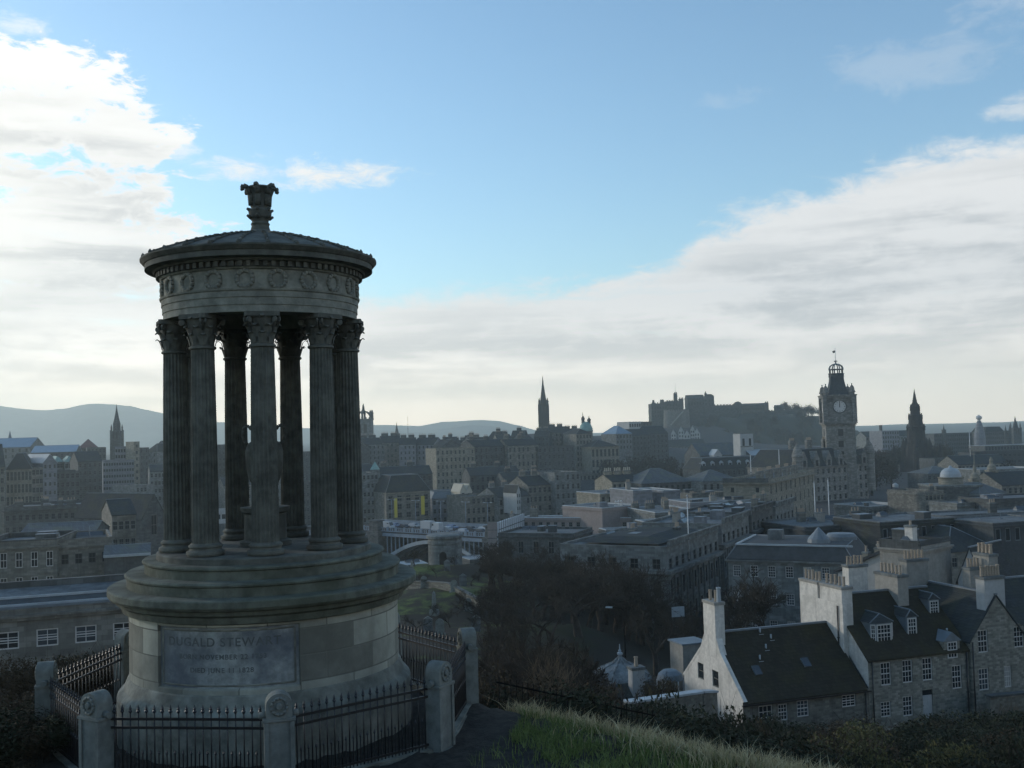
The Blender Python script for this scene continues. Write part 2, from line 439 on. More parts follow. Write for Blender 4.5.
# ------------------------------------------------------------------ ground heights
CREST = 12.9
_ctl = np.array([  # x, y, z : known heights of the ground beyond the near slope
    (0, 50, -18), (20, 50, -18.5), (12, 56, -19.5), (30, 56, -19.5), (40, 60, -20.5), (20, 75, -23.6), (35, 80, -23.8), (50, 85, -24), (12, 68, -22.5), (60, 70, -23), (70, 110, -26),
    (0, 90, -21.5), (-8, 105, -20.8), (-8, 140, -21), (-12, 170, -21.6), (5, 120, -22), (14, 105, -25), (20, 120, -28), (24, 140, -29.6), (12, 130, -25), (5, 165, -23), (-20, 120, -22),
    (30, 150, -30), (45, 180, -30.5), (60, 215, -30.8), (80, 250, -31), (35, 110, -27), (50, 130, -29), (80, 150, -30), (100, 190, -30.5), (20, 200, -33),
    (-40, 60, -19), (-35, 75, -18.5), (-60, 90, -22), (-80, 150, -34), (-60, 150, -32), (-120, 200, -40), (-60, 220, -42), (-30, 220, -40), (0, 230, -42),
    (-150, 330, -44), (-80, 320, -50), (-30, 320, -52), (20, 320, -50), (70, 330, -38), (100, 330, -31.5), (130, 400, -31.5), (200, 420, -32), (160, 300, -31), (300, 400, -33),
    (-60, 400, -46), (-200, 480, -36), (-100, 480, -38), (0, 480, -40), (60, 480, -44), (120, 500, -36), (180, 560, -33), (250, 640, -33), (350, 700, -34),
    (-250, 600, -28), (-100, 600, -24), (0, 620, -24), (60, 640, -28), (120, 640, -40), (200, 760, -42), (-100, 740, -18), (20, 760, -14), (80, 800, -14), (140, 900, -20),
    (30, 920, -4), (100, 1000, -8), (200, 1000, -30), (160, 1150, -2), (230, 1180, 0), (300, 1150, -30), (60, 1200, -15), (400, 900, -36), (600, 1000, -40), (500, 600, -36),
    (-300, 1000, -25), (-600, 800, -30), (0, 1500, -25), (300, 1500, -35), (800, 1500, -45), (-800, 1500, -40), (600, 300, -30), (-500, 300, -45), (0, 2500, -35), (1000, 3000, -50), (-1500, 3000, -40),
    (0, -300, -60), (300, -200, -60), (-300, -200, -60), (200, 40, -28), (-150, 30, -30)], float)
def ground_arr(x, y):
    x = np.asarray(x, float); y = np.asarray(y, float)
    d2 = (x[..., None] - _ctl[:, 0]) ** 2 + (y[..., None] - _ctl[:, 1]) ** 2
    w = 1.0 / (d2 + 30.0) ** 1.6
    city = (w * _ctl[:, 2]).sum(-1) / w.sum(-1)
    plat = np.interp(y, [-40, -2, 2, 12.5, 30], [-1.7, -1.7, -1.9, -4.85, -5.0])
    c1 = x * .7 + y * .71 - CREST; c2 = y - 22.5 - .12 * x; c3 = (-y - 12) * .6; c4 = (-x - 22) * .8
    s = np.maximum.reduce([c1, c2, c3, c4, np.zeros_like(x)])
    hill = plat - .44 * s - .01 * np.minimum(s, 20) ** 1.2
    t = np.clip((s - 14) / 26, 0, 1); t = t * t * (3 - 2 * t)
    out = hill * (1 - t) + city * t
    return np.where(s > 0, np.maximum(out, np.minimum(city, hill)), hill)
def gz(x, y): return float(ground_arr(np.array([x]), np.array([y]))[0])
# ------------------------------------------------------------------ the ground as one sheet
def build_ground():
    A = np.concatenate([np.linspace(-math.pi, -.85, 40, endpoint=False), np.linspace(-.85, .85, 190), np.linspace(.85, math.pi, 40, endpoint=False)[1:]])
    rad = np.concatenate([np.linspace(1.0, 40, 90), np.geomspace(41, 6250, 140)])
    rr, aa = np.meshgrid(rad, A, indexing='ij')
    x = rr * np.sin(aa); y = rr * np.cos(aa)
    z = ground_arr(x, y)
    rng = np.random.RandomState(3)
    z += rng.normal(0, 1, z.shape) * np.clip(.012 + rr * .0006, 0, .25)
    nr, na = rr.shape
    v = np.stack([x, y, z], -1).reshape(-1, 3)
    f = []
    for i in range(nr - 1):
        for j in range(na):
            j2 = (j + 1) % na
            f.append((i * na + j, (i + 1) * na + j, (i + 1) * na + j2, i * na + j2))
    c = len(v); v = np.vstack([v, [[0, 0, -1.85]]])
    for j in range(na): f.append((c, j, (j + 1) % na))
    me = bpy.data.meshes.new('ground'); me.from_pydata(v.tolist(), [], f)
    m, n, bs = mat_base('ground_surface')
    tc = n.n('ShaderNodeTexCoord').outputs['Object']
    sp = n.n('ShaderNodeSeparateXYZ'); n.nt.links.new(tc, sp.inputs[0])
    gx, gy, gzv = sp.outputs
    n1 = n.noise(tc, .6, 6, .65); n2 = n.noise(tc, .06, 6, .6); n3 = n.noise(tc, 6.0, 5, .7)
    grass = n.mix(n.smooth(n.add(n.mul(n1, .6), n.mul(n3, .4)), .35, .65), (.050, .078, .022), (.115, .150, .045))
    earth = n.mix(n3, (.020, .018, .014), (.048, .042, .033))
    gravel = n.mix(n.smooth(n3, .3, .7), (.022, .021, .018), (.055, .050, .043))
    ng = n.noise(tc, 28.0, 3, .7); gravel = n.mix(n.mul(n.smooth(ng, .62, .75), .5), gravel, (.10, .095, .085))
    city = n.mix(n.smooth(n1, .3, .7), (.045, .045, .046), (.085, .084, .082))
    g = n.mix(n.smooth(n.add(n2, n.mul(n.sub(n1, .5), .4)), .45, .60), earth, grass)
    # turf only on the near slope top and in the burial ground
    lawn = n.math('MAXIMUM', n.smooth(gy, 26, 20), n.mul(n.smooth(gx, 4, -4), n.mul(n.smooth(gy, 85, 100), n.smooth(gy, 195, 180))))
    g = n.mix(lawn, n.mix(n.smooth(n2, .5, .65), earth, (.028, .032, .014)), g)
    far = n.smooth(gy, 180, 200)
    c = n.mix(far, g, city)
    # worn path round the railings
    px_ = n.add(gx, 4.2); py_ = n.sub(gy, 17.3)
    d = n.math('SQRT', n.add(n.mul(px_, px_), n.mul(py_, py_)))
    ring = n.smooth(n.add(d, n.mul(n.sub(n1, .5), 1.2)), 4.9, 5.5, 1.0, 0.0)
    c = n.mix(ring, c, gravel)
    n.set(bs.inputs['Base Color'], c); bs.inputs['Roughness'].default_value = .95; bs.inputs['Specular IOR Level'].default_value = .15
    bp = n.n('ShaderNodeBump'); bp.inputs['Strength'].default_value = .5; bp.inputs['Distance'].default_value = .06
    n.set(bp.inputs['Height'], n3); n.nt.links.new(bp.outputs[0], bs.inputs['Normal'])
    me.materials.append(m)
    me.polygons.foreach_set('use_smooth', [True] * len(me.polygons)); me.update()
    o = bpy.data.objects.new('ground', me); COL.objects.link(o); structure(o)
build_ground()

# far hills: ridges with depth, their skylines at their own distances
def hill(name, Yd, depth, pts, seed, base=-60, col=(.125, .118, .108)):
    """pts: (photo column, photo row) along the skyline seen at distance Yd"""
    rng = np.random.RandomState(seed)
    pw = [P(px, py, Yd) for px, py in pts]
    xs = np.array([p.x for p in pw]); zs = np.array([p.z for p in pw])
    X = np.linspace(xs[0], xs[-1], 140); n = 16
    ys = np.linspace(-1, 1, 2 * n + 1)
    Zr = np.interp(X, xs, zs)
    k = np.hanning(7); k /= k.sum(); Zr = np.convolve(np.pad(Zr, 3, mode='edge'), k, 'valid')
    Zr += np.convolve(rng.normal(0, 1, len(X) + 6), k, 'valid') * (zs.max() - base) * .012
    mb = MB(); idx = []
    for j, t in enumerate(ys):
        row = []
        for i, xx in enumerate(X):
            fall = math.cos(t * math.pi / 2) ** (1.2 + .5 * math.sin(i * .23 + j * .4))
            z = base + (Zr[i] - base) * fall * (1 + (0 if t == 0 else rng.normal(0, .02)))
            z = min(z, Zr[i])
            row.append(mb.vert((xx, Yd + t * depth, z)))
        idx.append(row)
    for j in range(len(ys) - 1):
        for i in range(len(X) - 1):
            mb.f.append((idx[j][i], idx[j][i + 1], idx[j + 1][i + 1], idx[j + 1][i])); mb.m.append(0); mb.sm.append(True)
    m = surf(name + '_moor', col, .3, .01, .95, 0, .4)
    return structure(mb.build(name, m))
hill('hills', 5200, 800, [(-700, 430), (-420, 405), (-200, 398), (-60, 396), (-5, 405), (15, 408), (48, 411), (75, 408), (92, 405), (108, 403), (125, 405), (150, 411), (190, 418), (230, 425), (300, 428), (370, 431)], 1, base=-80)
hill('hills', 4400, 500, [(-500, 440), (-100, 430), (-10, 434), (10, 435), (30, 440), (60, 447)], 5, base=-80)
hill('hills', 5500, 500, [(300, 430), (372, 425), (385, 425), (420, 426), (440, 422), (460, 421), (480, 420), (500, 421), (520, 426), (540, 431), (600, 434)], 2, base=-80)
hill('hills', 4700, 500, [(330, 436), (375, 430), (420, 432), (450, 428), (470, 425), (490, 426), (515, 431), (560, 436)], 4, base=-80)
hill('hills', 5300, 600, [(590, 434), (780, 432), (840, 428), (870, 426), (900, 424), (940, 425), (980, 424), (1024, 421), (1100, 418), (1250, 416), (1500, 425)], 3, base=-80)

# the air: one pale box of haze round everything on the ground
def build_haze():
    mb = MB(); mb.box(-6400, 6400, -6400, 6400, -110, 260)
    m = bpy.data.materials.new('haze_air'); m.use_nodes = True
    t = m.node_tree; t.nodes.clear()
    o = t.nodes.new('ShaderNodeOutputMaterial'); v = t.nodes.new('ShaderNodeVolumePrincipled')
    v.inputs['Color'].default_value = (.885, 1.0, .965, 1); v.inputs['Density'].default_value = HAZE; v.inputs['Anisotropy'].default_value = .5
    t.links.new(v.outputs[0], o.inputs['Volume'])
    h = mb.build('haze', m); tag(h, 'pale winter haze lying over the whole city', 'haze', kind='stuff')
HAZE = 2.2e-4
build_haze()
# ------------------------------------------------------------------ the round temple on its drum
MX, MY = PX(264, 18.1, 0).x, 18.1
GZ0 = -4.95
def text_mesh(body, size, font=None, spacing=1.0):
    cu = bpy.data.curves.new('inscription', 'FONT'); cu.body = body; cu.size = size
    cu.align_x = 'CENTER'; cu.align_y = 'CENTER'; cu.extrude = .004; cu.space_character = spacing; cu.offset = size * .012
    o = bpy.data.objects.new('inscription', cu); COL.objects.link(o)
    dg = bpy.context.evaluated_depsgraph_get()
    me = bpy.data.meshes.new_from_object(o.evaluated_get(dg))
    bpy.data.objects.remove(o); bpy.data.curves.remove(cu)
    return me
def build_monument():
    face = math.atan2(-MX, -MY)              # direction towards the viewer, used as the front of the plan
    rz = math.atan2(-MY, -MX) + math.pi / 2  # local -y looks at the viewer
    t = thing('round_temple', 'round open stone temple on an inscribed drum, nine fluted columns under a finial roof', 'monument', (MX, MY, GZ0), rz)
    Z = lambda z: z - GZ0
    # drum
    d = MB()
    d.lathe([(2.44, Z(-5.2)), (2.44, Z(-4.20)), (2.43, Z(-4.16)), (2.38, Z(-4.10)), (2.33, Z(-4.06)), (2.29, Z(-3.96)), (2.265, Z(-3.90)), (2.24, Z(-3.88))], 96)
    dr = d.build('drum_base', M_MONPLAIN, t)
    d = MB()
    a0, a1 = R(-90 - 50), R(-90 + 15)
    z0, z1 = Z(-3.88), Z(-2.80)
    d.lathe([(2.24, z0), (2.24, z1)], 96, a0=a1, a1=a0 + 2 * math.pi)           # plain part of the drum
    # framed panel, sunk
    d.lathe([(2.24, z0), (2.24, z0 + .07)], 48, a0=a0, a1=a1); d.lathe([(2.24, z1 - .06), (2.24, z1)], 48, a0=a0, a1=a1)
    ia0, ia1 = a0 + .045, a1 - .045
    d.lathe([(2.24, z0 + .07), (2.24, z1 - .06)], 3, a0=a0, a1=ia0); d.lathe([(2.24, z0 + .07), (2.24, z1 - .06)], 3, a0=ia1, a1=a1)
    d.lathe([(2.24, z0 + .07), (2.185, z0 + .09)], 48, a0=ia0, a1=ia1); d.lathe([(2.185, z1 - .08), (2.24, z1 - .06)], 48, a0=ia0, a1=ia1)
    for a in (ia0, ia1):
        c, s = math.cos(a), math.sin(a)
        d.poly([(2.24 * c, 2.24 * s, z0 + .07), (2.185 * c, 2.185 * s, z0 + .07), (2.185 * c, 2.185 * s, z1 - .06), (2.24 * c, 2.24 * s, z1 - .06)])
    d.build('drum', M_MON, t)
    p = MB(); p.lathe([(2.187, z0 + .08), (2.187, z1 - .07)], 60, a0=ia0, a1=ia1)
    pn = p.build('inscription_panel', M_PANEL, t)
    fr = MB()
    for zz in (z0 + .13, z1 - .12):
        fr.lathe([(2.188, zz - .015), (2.198, zz), (2.188, zz + .015)], 60, a0=ia0 + .03, a1=ia1 - .03)
    for aa in (ia0 + .03, ia1 - .03):
        fr.lathe([(2.188, z0 + .13), (2.196, z0 + .13), (2.196, z1 - .12), (2.188, z1 - .12)], 2, a0=aa - .007, a1=aa + .007)
    fr.build('panel_moulding', M_MONPLAIN, pn)
    for txt, size, zc in (('DUGALD STEWART', .185, z1 - .30), ('BORN NOVEMBER 22 1753', .105, z1 - .52), ('DIED JUNE 11 1828', .105, z1 - .72)):
        me = text_mesh(txt, size, spacing=1.16)
        am = (ia0 + ia1) / 2 - .02
        rad = 2.190
        for v in me.vertices:
            a = am + v.co.x / rad
            rr = rad + (.002 if v.co.z > 0 else -.012)
            v.co = Vector((rr * math.cos(a), rr * math.sin(a), zc + v.co.y))
        me.materials.clear(); me.materials.append(M_LETTER)
        put('inscription', me, pn)
    # cornice of the drum and the steps
    c = MB()
    c.lathe([(2.24, Z(-2.83)), (2.34, Z(-2.80)), (2.37, Z(-2.70)), (2.44, Z(-2.66)), (2.46, Z(-2.60)), (2.54, Z(-2.575)), (2.575, Z(-2.53)), (2.575, Z(-2.44)), (2.555, Z(-2.42)), (2.0, Z(-2.40))], 96)
    c.build('drum_cornice', M_MOSS, t)
    for nm, r0, zb, zt, inn in (('step', 2.30, -2.42, -2.20, 1.9), ('step', 2.02, -2.21, -1.99, 1.6)):
        s = MB(); s.lathe([(r0 - .03, Z(zb)), (r0 - .03, Z(zt - .07)), (r0, Z(zt - .05)), (r0 + .005, Z(zt - .025)), (r0 - .02, Z(zt)), (inn, Z(zt + .004))], 96)
        s.build(nm, M_MOSS, t)
    s = MB(); s.lathe([(1.80, Z(-2.0)), (1.80, Z(-1.90)), (1.77, Z(-1.875)), (0, Z(-1.87))], 96); s.build('column_floor', M_MONTOP, t)
    # columns, fluted, with leafy capitals
    cm = MB(); NF = 20
    prof = []
    for k in range(13):
        u = k / 12; rr = .215 - .030 * u - .006 * math.sin(u * math.pi) * -1
        prof.append((rr, .20 + 3.12 * u))
    n = NF * 5
    rings = []
    for rr, zz in prof:
        row = []
        for j in range(n):
            a = 2 * math.pi * j / n; ph = (j % 5)
            dip = (0, .030, .044, .030, 0)[ph] if ph else 0
            q = rr * (1 - dip * 2.4)
            row.append(cm.vert((q * math.cos(a), q * math.sin(a), zz)))
        rings.append(row)
    for a, bq in zip(rings, rings[1:]):
        for j in range(n):
            cm.f.append((a[j], a[(j + 1) % n], bq[(j + 1) % n], bq[j])); cm.m.append(0); cm.sm.append(False)
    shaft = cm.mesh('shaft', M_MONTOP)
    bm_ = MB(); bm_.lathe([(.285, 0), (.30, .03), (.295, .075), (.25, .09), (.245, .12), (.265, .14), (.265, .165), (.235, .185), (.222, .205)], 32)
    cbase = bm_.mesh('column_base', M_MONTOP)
    cp = MB()
    cp.lathe([(.19, 3.30), (.215, 3.315), (.215, 3.345), (.185, 3.36), (.185, 3.45), (.20, 3.6), (.245, 3.76), (.27, 3.80)], 24)
    rng = random.Random(3)
    def leaf(a, zb, h, w, out, r0):
        # a curled acanthus leaf: a strip that leaves the bell and folds over
        pts = [(r0, zb), (r0 + .02, zb + h * .45), (r0 + .045, zb + h * .8), (r0 + out, zb + h), (r0 + out + .02, zb + h * .86)]
        ws = [w * .7, w, w * .95, w * .7, w * .25]
        ca, sa = math.cos(a), math.sin(a)
        L = []
        for (rr, zz), ww in zip(pts, ws):
            L.append(((rr * ca + ww * sa, rr * sa - ww * ca, zz), (rr * 1.02 * ca + .012 * ca, rr * sa + .012 * sa, zz), (rr * ca - ww * sa, rr * sa + ww * ca, zz)))
        for p_, q_ in zip(L, L[1:]):
            cp.poly([p_[0], p_[1], q_[1], q_[0]]); cp.poly([p_[1], p_[2], q_[2], q_[1]])
    for k in range(8): leaf(2 * math.pi * k / 8, 3.36, .19, .066, .085, .19)
    for k in range(8): leaf(2 * math.pi * (k + .5) / 8, 3.46, .21, .07, .10, .195)
    for k in range(4):                            # corner volutes and the concave top slab
        a = math.pi / 4 + math.pi / 2 * k
        ca, sa = math.cos(a), math.sin(a)
        cp.tube((.20 * ca, .20 * sa, 3.62), (.31 * ca, .31 * sa, 3.76), .022, .028, 6)
        for w in (-1, 1):
            cp.tube((.315 * ca - .025 * w * sa, .315 * sa + .025 * w * ca, 3.735), (.315 * ca - .055 * w * sa, .315 * sa + .055 * w * ca, 3.735), .052, .045, 10)
        a2 = math.pi / 2 * k
        cp.tube((.255 * math.cos(a2), .255 * math.sin(a2), 3.80), (.275 * math.cos(a2), .275 * math.sin(a2), 3.82), .04, .035, 8)
    ab = []
    for k in range(4):
        a = math.pi / 4 + math.pi / 2 * k
        for dd in (-.07, .07): ab.append((.365 * math.cos(a + dd), .365 * math.sin(a + dd)))
        am = a + math.pi / 4; ab.append((.262 * math.cos(am), .262 * math.sin(am)))
    cp.prism(ab, 3.79, 3.865)
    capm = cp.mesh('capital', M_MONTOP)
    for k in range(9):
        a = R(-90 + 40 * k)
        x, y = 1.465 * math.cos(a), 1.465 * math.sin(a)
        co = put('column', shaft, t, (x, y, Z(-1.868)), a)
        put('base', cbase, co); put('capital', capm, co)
    # entablature ring, soffit, frieze with wreaths, dentils, cornice
    e = MB()
    e.lathe([(1.22, Z(1.998)), (1.22, Z(2.740))], 72)
    e.lathe([(1.22, Z(2.740)), (0, Z(2.827))], 72)
    e.lathe([(1.66, Z(2.000)), (1.22, Z(1.998))], 96)
    e.lathe([(1.64, Z(1.997)), (1.64, Z(2.113)), (1.655, Z(2.117)), (1.655, Z(2.235)), (1.67, Z(2.239)), (1.67, Z(2.331)), (1.69, Z(2.344)), (1.70, Z(2.374)), (1.66, Z(2.378))], 96)
    e.build('architrave', M_MONPLAIN, t)
    f = MB(); f.lathe([(1.645, Z(2.374)), (1.645, Z(2.679)), (1.68, Z(2.687)), (1.70, Z(2.713))], 96); fz = f.build('frieze', M_MONPLAIN, t)
    NW = 20
    wm = MB(); q = [Vector((.125 * math.cos(u), 0, .135 * math.sin(u))) for u in [2 * math.pi * i / 14 for i in range(15)]]
    for i in range(14): wm.tube(q[i], q[i + 1], .034 + .008 * (i % 2), .034 + .008 * ((i + 1) % 2), 6)
    wm = wm.mesh('wreath', M_MONPLAIN)
    for k in range(NW):
        a = R(-90 + 9) + 2 * math.pi * k / NW
        ca, sa = math.cos(a), math.sin(a)
        put('wreath', wm, fz, (1.648 * ca, 1.648 * sa, Z(2.526)), a + math.pi / 2)
    dn = MB(); ND = 84
    for k in range(ND):
        a = 2 * math.pi * (k + .5) / ND
        dn.obox((1.70 * math.cos(a), 1.70 * math.sin(a), Z(2.761)), (.10, .066, .085), a)
    dn.lathe([(1.66, Z(2.713)), (1.685, Z(2.722)), (1.685, Z(2.805)), (1.77, Z(2.809))], 96)
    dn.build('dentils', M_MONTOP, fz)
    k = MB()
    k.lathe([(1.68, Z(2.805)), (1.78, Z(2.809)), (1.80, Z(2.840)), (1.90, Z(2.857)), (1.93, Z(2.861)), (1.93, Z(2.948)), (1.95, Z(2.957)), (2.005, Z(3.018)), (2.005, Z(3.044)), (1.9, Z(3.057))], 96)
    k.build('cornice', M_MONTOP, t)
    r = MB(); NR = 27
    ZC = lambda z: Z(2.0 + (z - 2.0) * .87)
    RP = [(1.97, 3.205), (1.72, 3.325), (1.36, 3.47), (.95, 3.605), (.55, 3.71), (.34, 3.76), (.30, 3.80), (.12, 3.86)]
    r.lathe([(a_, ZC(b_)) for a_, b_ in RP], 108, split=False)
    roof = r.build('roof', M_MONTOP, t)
    ac = MB()
    for j in range(NR):
        a = 2 * math.pi * (j + .5) / NR; ca, sa = math.cos(a), math.sin(a)
        rad = [(1.95, 3.225), (1.72, 3.335), (1.36, 3.48), (.95, 3.615), (.5, 3.73)]
        for p_, q_ in zip(rad, rad[1:]): ac.tube((p_[0] * ca, p_[0] * sa, Z(2.0 + (p_[1] - 2.0) * .87)), (q_[0] * ca, q_[0] * sa, Z(2.0 + (q_[1] - 2.0) * .87)), .022, .020, 5)
        for m_ in range(7):                       # tile ends stepping up each rib
            u = m_ / 7; rr = 1.9 - 1.3 * u; zz = np.interp(rr, [.5, .95, 1.36, 1.72, 1.95], [3.725, 3.61, 3.475, 3.33, 3.22])
            ac.obox((rr * ca, rr * sa, Z(2.0 + (zz - 2.0) * .87) + .02), (.025, .045, .025), a)
        ac.lathe([(.0, .085), (.015, .07), (.035, .035), (.03, 0)], 7, (1.965 * ca, 1.965 * sa, Z(3.035)))   # upright leaf at the eaves
    ac.build('rib_tiles', M_MONTOP, roof)
    # finial
    fn = MB()
    ZF = lambda z: Z(3.525 + (z - 3.66) * 1.19)
    fn.lathe([(.30, ZF(3.66)), (.25, ZF(3.70)), (.17, ZF(3.735)), (.15, ZF(3.80)), (.165, ZF(3.83)), (.14, ZF(3.86)), (.155, ZF(3.90)), (.19, ZF(3.93)), (.20, ZF(4.02)), (.175, ZF(4.05)), (.15, ZF(4.06)), (.145, ZF(4.20)), (.16, ZF(4.28)), (.20, ZF(4.34)), (.23, ZF(4.36)), (.20, ZF(4.385)), (0, ZF(4.37))], 20)
    for j in range(6):
        a = 2 * math.pi * j / 6 + .3; ca, sa = math.cos(a), math.sin(a)
        q = [(.15, 4.10), (.17, 4.26), (.22, 4.36), (.29, 4.385), (.315, 4.345), (.30, 4.31)]
        for i in range(5):
            fn.tube((q[i][0] * ca, q[i][0] * sa, ZF(q[i][1])), (q[i + 1][0] * ca, q[i + 1][0] * sa, ZF(q[i + 1][1])), .055 - .004 * i, .05 - .004 * i, 7)
        for zz in (3.92, 4.02):
            fn.tube((.16 * ca, .16 * sa, ZF(zz)), (.235 * ca, .235 * sa, ZF(zz + .03)), .045, .02, 6)
    fn.build('finial', M_MONTOP, t)
    # urn on its pedestal between the columns (a thing of its own)
    u = thing('urn', 'large two handled stone urn on a pedestal between the temple columns', 'urn', (MX, MY, -1.868), rz)
    pd = MB(); pd.lathe([(.44, 0), (.44, .08), (.36, .11), (.35, .55), (.40, .58), (.42, .66), (0, .67)], 24); pd.build('pedestal', M_MONTOP, u)
    bd = MB(); bd.lathe([(.20, .66), (.20, .72), (.09, .78), (.08, .84), (.17, .95), (.27, 1.15), (.315, 1.4), (.32, 1.62), (.29, 1.74), (.21, 1.80), (.19, 1.9), (.22, 2.0), (.25, 2.04), (.20, 2.06), (.10, 2.16), (.05, 2.2), (.06, 2.26), (0, 2.3)], 28); bd.build('bowl', M_MONTOP, u)
    for s_ in (-1, 1):
        h = MB(); q = [(.28, 1.74), (.33, 1.80), (.355, 1.90), (.35, 2.00), (.31, 2.06), (.25, 2.06), (.21, 2.0)]
        h.path([(s_ * a, 0, z) for a, z in q], .028, 8); h.build('handle', M_MONTOP, u)

def build_railing():
    RAD = 3.52; rot = R(2.2)
    face = math.atan2(-MY, -MX)
    zt = -3.58
    group_p = 'carved stone posts of the railing round the temple'
    # one post
    pm = MB()
    pm.box(-.27, .27, -.20, .20, 0, .13); pm.box(-.24, .24, -.17, .17, .13, .18, top=.02)
    pm.box(-.20, .20, -.12, .12, .17, 1.13)
    pm.box(-.205, -.145, -.145, .145, .19, 1.12); pm.box(.145, .205, -.145, .145, .19, 1.12)
    pm.box(-.225, .225, -.15, .15, 1.13, 1.17);
    post_s = pm
    ph = MB()
    # round-headed cap with a rosette on the outer face
    arc = [(.18 * math.cos(a), 1.34 + .17 * math.sin(a)) for a in [math.pi * i / 14 for i in range(15)]]
    out = [(.18, 1.17)] + arc + [(-.18, 1.17)]
    for y, o in ((-.13, out), (.13, out[::-1])): ph.poly([(p_[0], y, p_[1]) for p_ in o])
    for a_, c_ in zip(out, out[1:] + out[:1]):
        ph.poly([(a_[0], -.13, a_[1]), (a_[0], .13, a_[1]), (c_[0], .13, c_[1]), (c_[0], -.13, c_[1])])
    ros = MB()
    q = [(.11 * math.cos(u), -.135, 1.335 + .115 * math.sin(u)) for u in [2 * math.pi * i / 12 for i in range(13)]]
    for i in range(12): ros.tube(q[i], q[i + 1], .022, .022, 6)
    ros.tube((0, -.12, 1.335), (0, -.17, 1.335), .055, .04, 10)
    bos = MB(); bos.tube((-.27, 0, 1.20), (-.17, 0, 1.20), .045, .06, 10); 
    bos = bos.mesh('side_boss', M_POST)
    sh, hd, rs = post_s.mesh('shaft', M_POST), ph.mesh('rounded_head', M_POST), ros.mesh('rosette', M_POST)
    pts = []
    for k in range(8):
        a = face + rot + k * math.pi / 4
        pts.append((MX + RAD * math.cos(a), MY + RAD * math.sin(a), a))
    labels = ['front stone post facing the viewer, with a rosette in its rounded head',
              'pale stone post right of the front post, nearest the path',
              'tall stone post with a sunlit left edge beside the grass slope',
              'stone post behind the temple drum on the path side', 'stone post straight behind the temple drum', 'stone post behind the drum near the dark hedge',
              'stone post furthest left of the railing, against the dark hedge', 'pale bluish stone post left of the front post, near the left corner']
    for k, (x, y, a) in enumerate(pts):
        if k in (3, 4, 5): pass
        p = thing('stone_post', labels[k], 'post', (x, y, zt - 1.49), a + math.pi / 2, group_p)
        put('shaft', sh, p); h = put('rounded_head', hd, p); put('rosette', rs, h); put('rosette', rs, h, rz=math.pi)
        for q_ in (0, math.pi): put('side_boss', bos, h, rz=q_)
    # railings between posts
    bm_ = MB(); bm_.tube((0, 0, .2), (0, 0, 1.20), .011, .011, 5); bm_.lathe([(.011, 1.20), (.030, 1.225), (.018, 1.25), (.022, 1.265), (0, 1.325)], 5)
    bar_m = bm_.mesh('spiked_bar', M_IRON)
    bm_ = MB(); bm_.tube((0, 0, .2), (0, 0, .62), .009, .009, 4, cap=False); bm_.lathe([(.009, .62), (.02, .64), (0, .70)], 4)
    dog_m = bm_.mesh('short_bar', M_IRON)
    rlab = {0: 'black spiked railing right of the front post', 1: 'black spiked railing running back beside the path on the right', 2: 'black spiked railing behind the drum on the grass side',
            3: 'black spiked railing behind the drum, right of the rear post', 4: 'black spiked railing behind the drum, left of the rear post', 5: 'black spiked railing rising behind the left stone post towards the drum', 6: 'black spiked railing between the two left stone posts', 7: 'black spiked railing left of the front post'}
    for k in range(8):
        x0, y0, _ = pts[k]; x1, y1, _ = pts[(k + 1) % 8]
        L = math.hypot(x1 - x0, y1 - y0); ang = math.atan2(y1 - y0, x1 - x0)
        r = thing('railing', rlab[k], 'railing', (x0, y0, zt - 1.49), ang, 'spiked iron railings round the temple')
        g = .21
        cb = MB(); cb.box(g, L - g, -.13, .13, -.2, .18, top=0); cb.box(g, L - g, -.10, .10, .18, .215); cb.build('kerb', M_MONPLAIN, r)
        for zz in (.27, 1.0, 1.12):
            rl = MB(); rl.box(g - .02, L - g + .02, -.012, .012, zz - .018, zz + .018); rl.build('rail', M_IRON, r)
        nb = int((L - 2 * g) / .115)
        for i in range(nb):
            xx = g + .06 + i * (L - 2 * g - .12) / (nb - 1)
            put('spiked_bar', bar_m, r, (xx, 0, 0))
            if i < nb - 1: put('short_bar', dog_m, r, (xx + .5 * (L - 2 * g - .12) / (nb - 1), 0, 0))
build_monument()
build_railing()
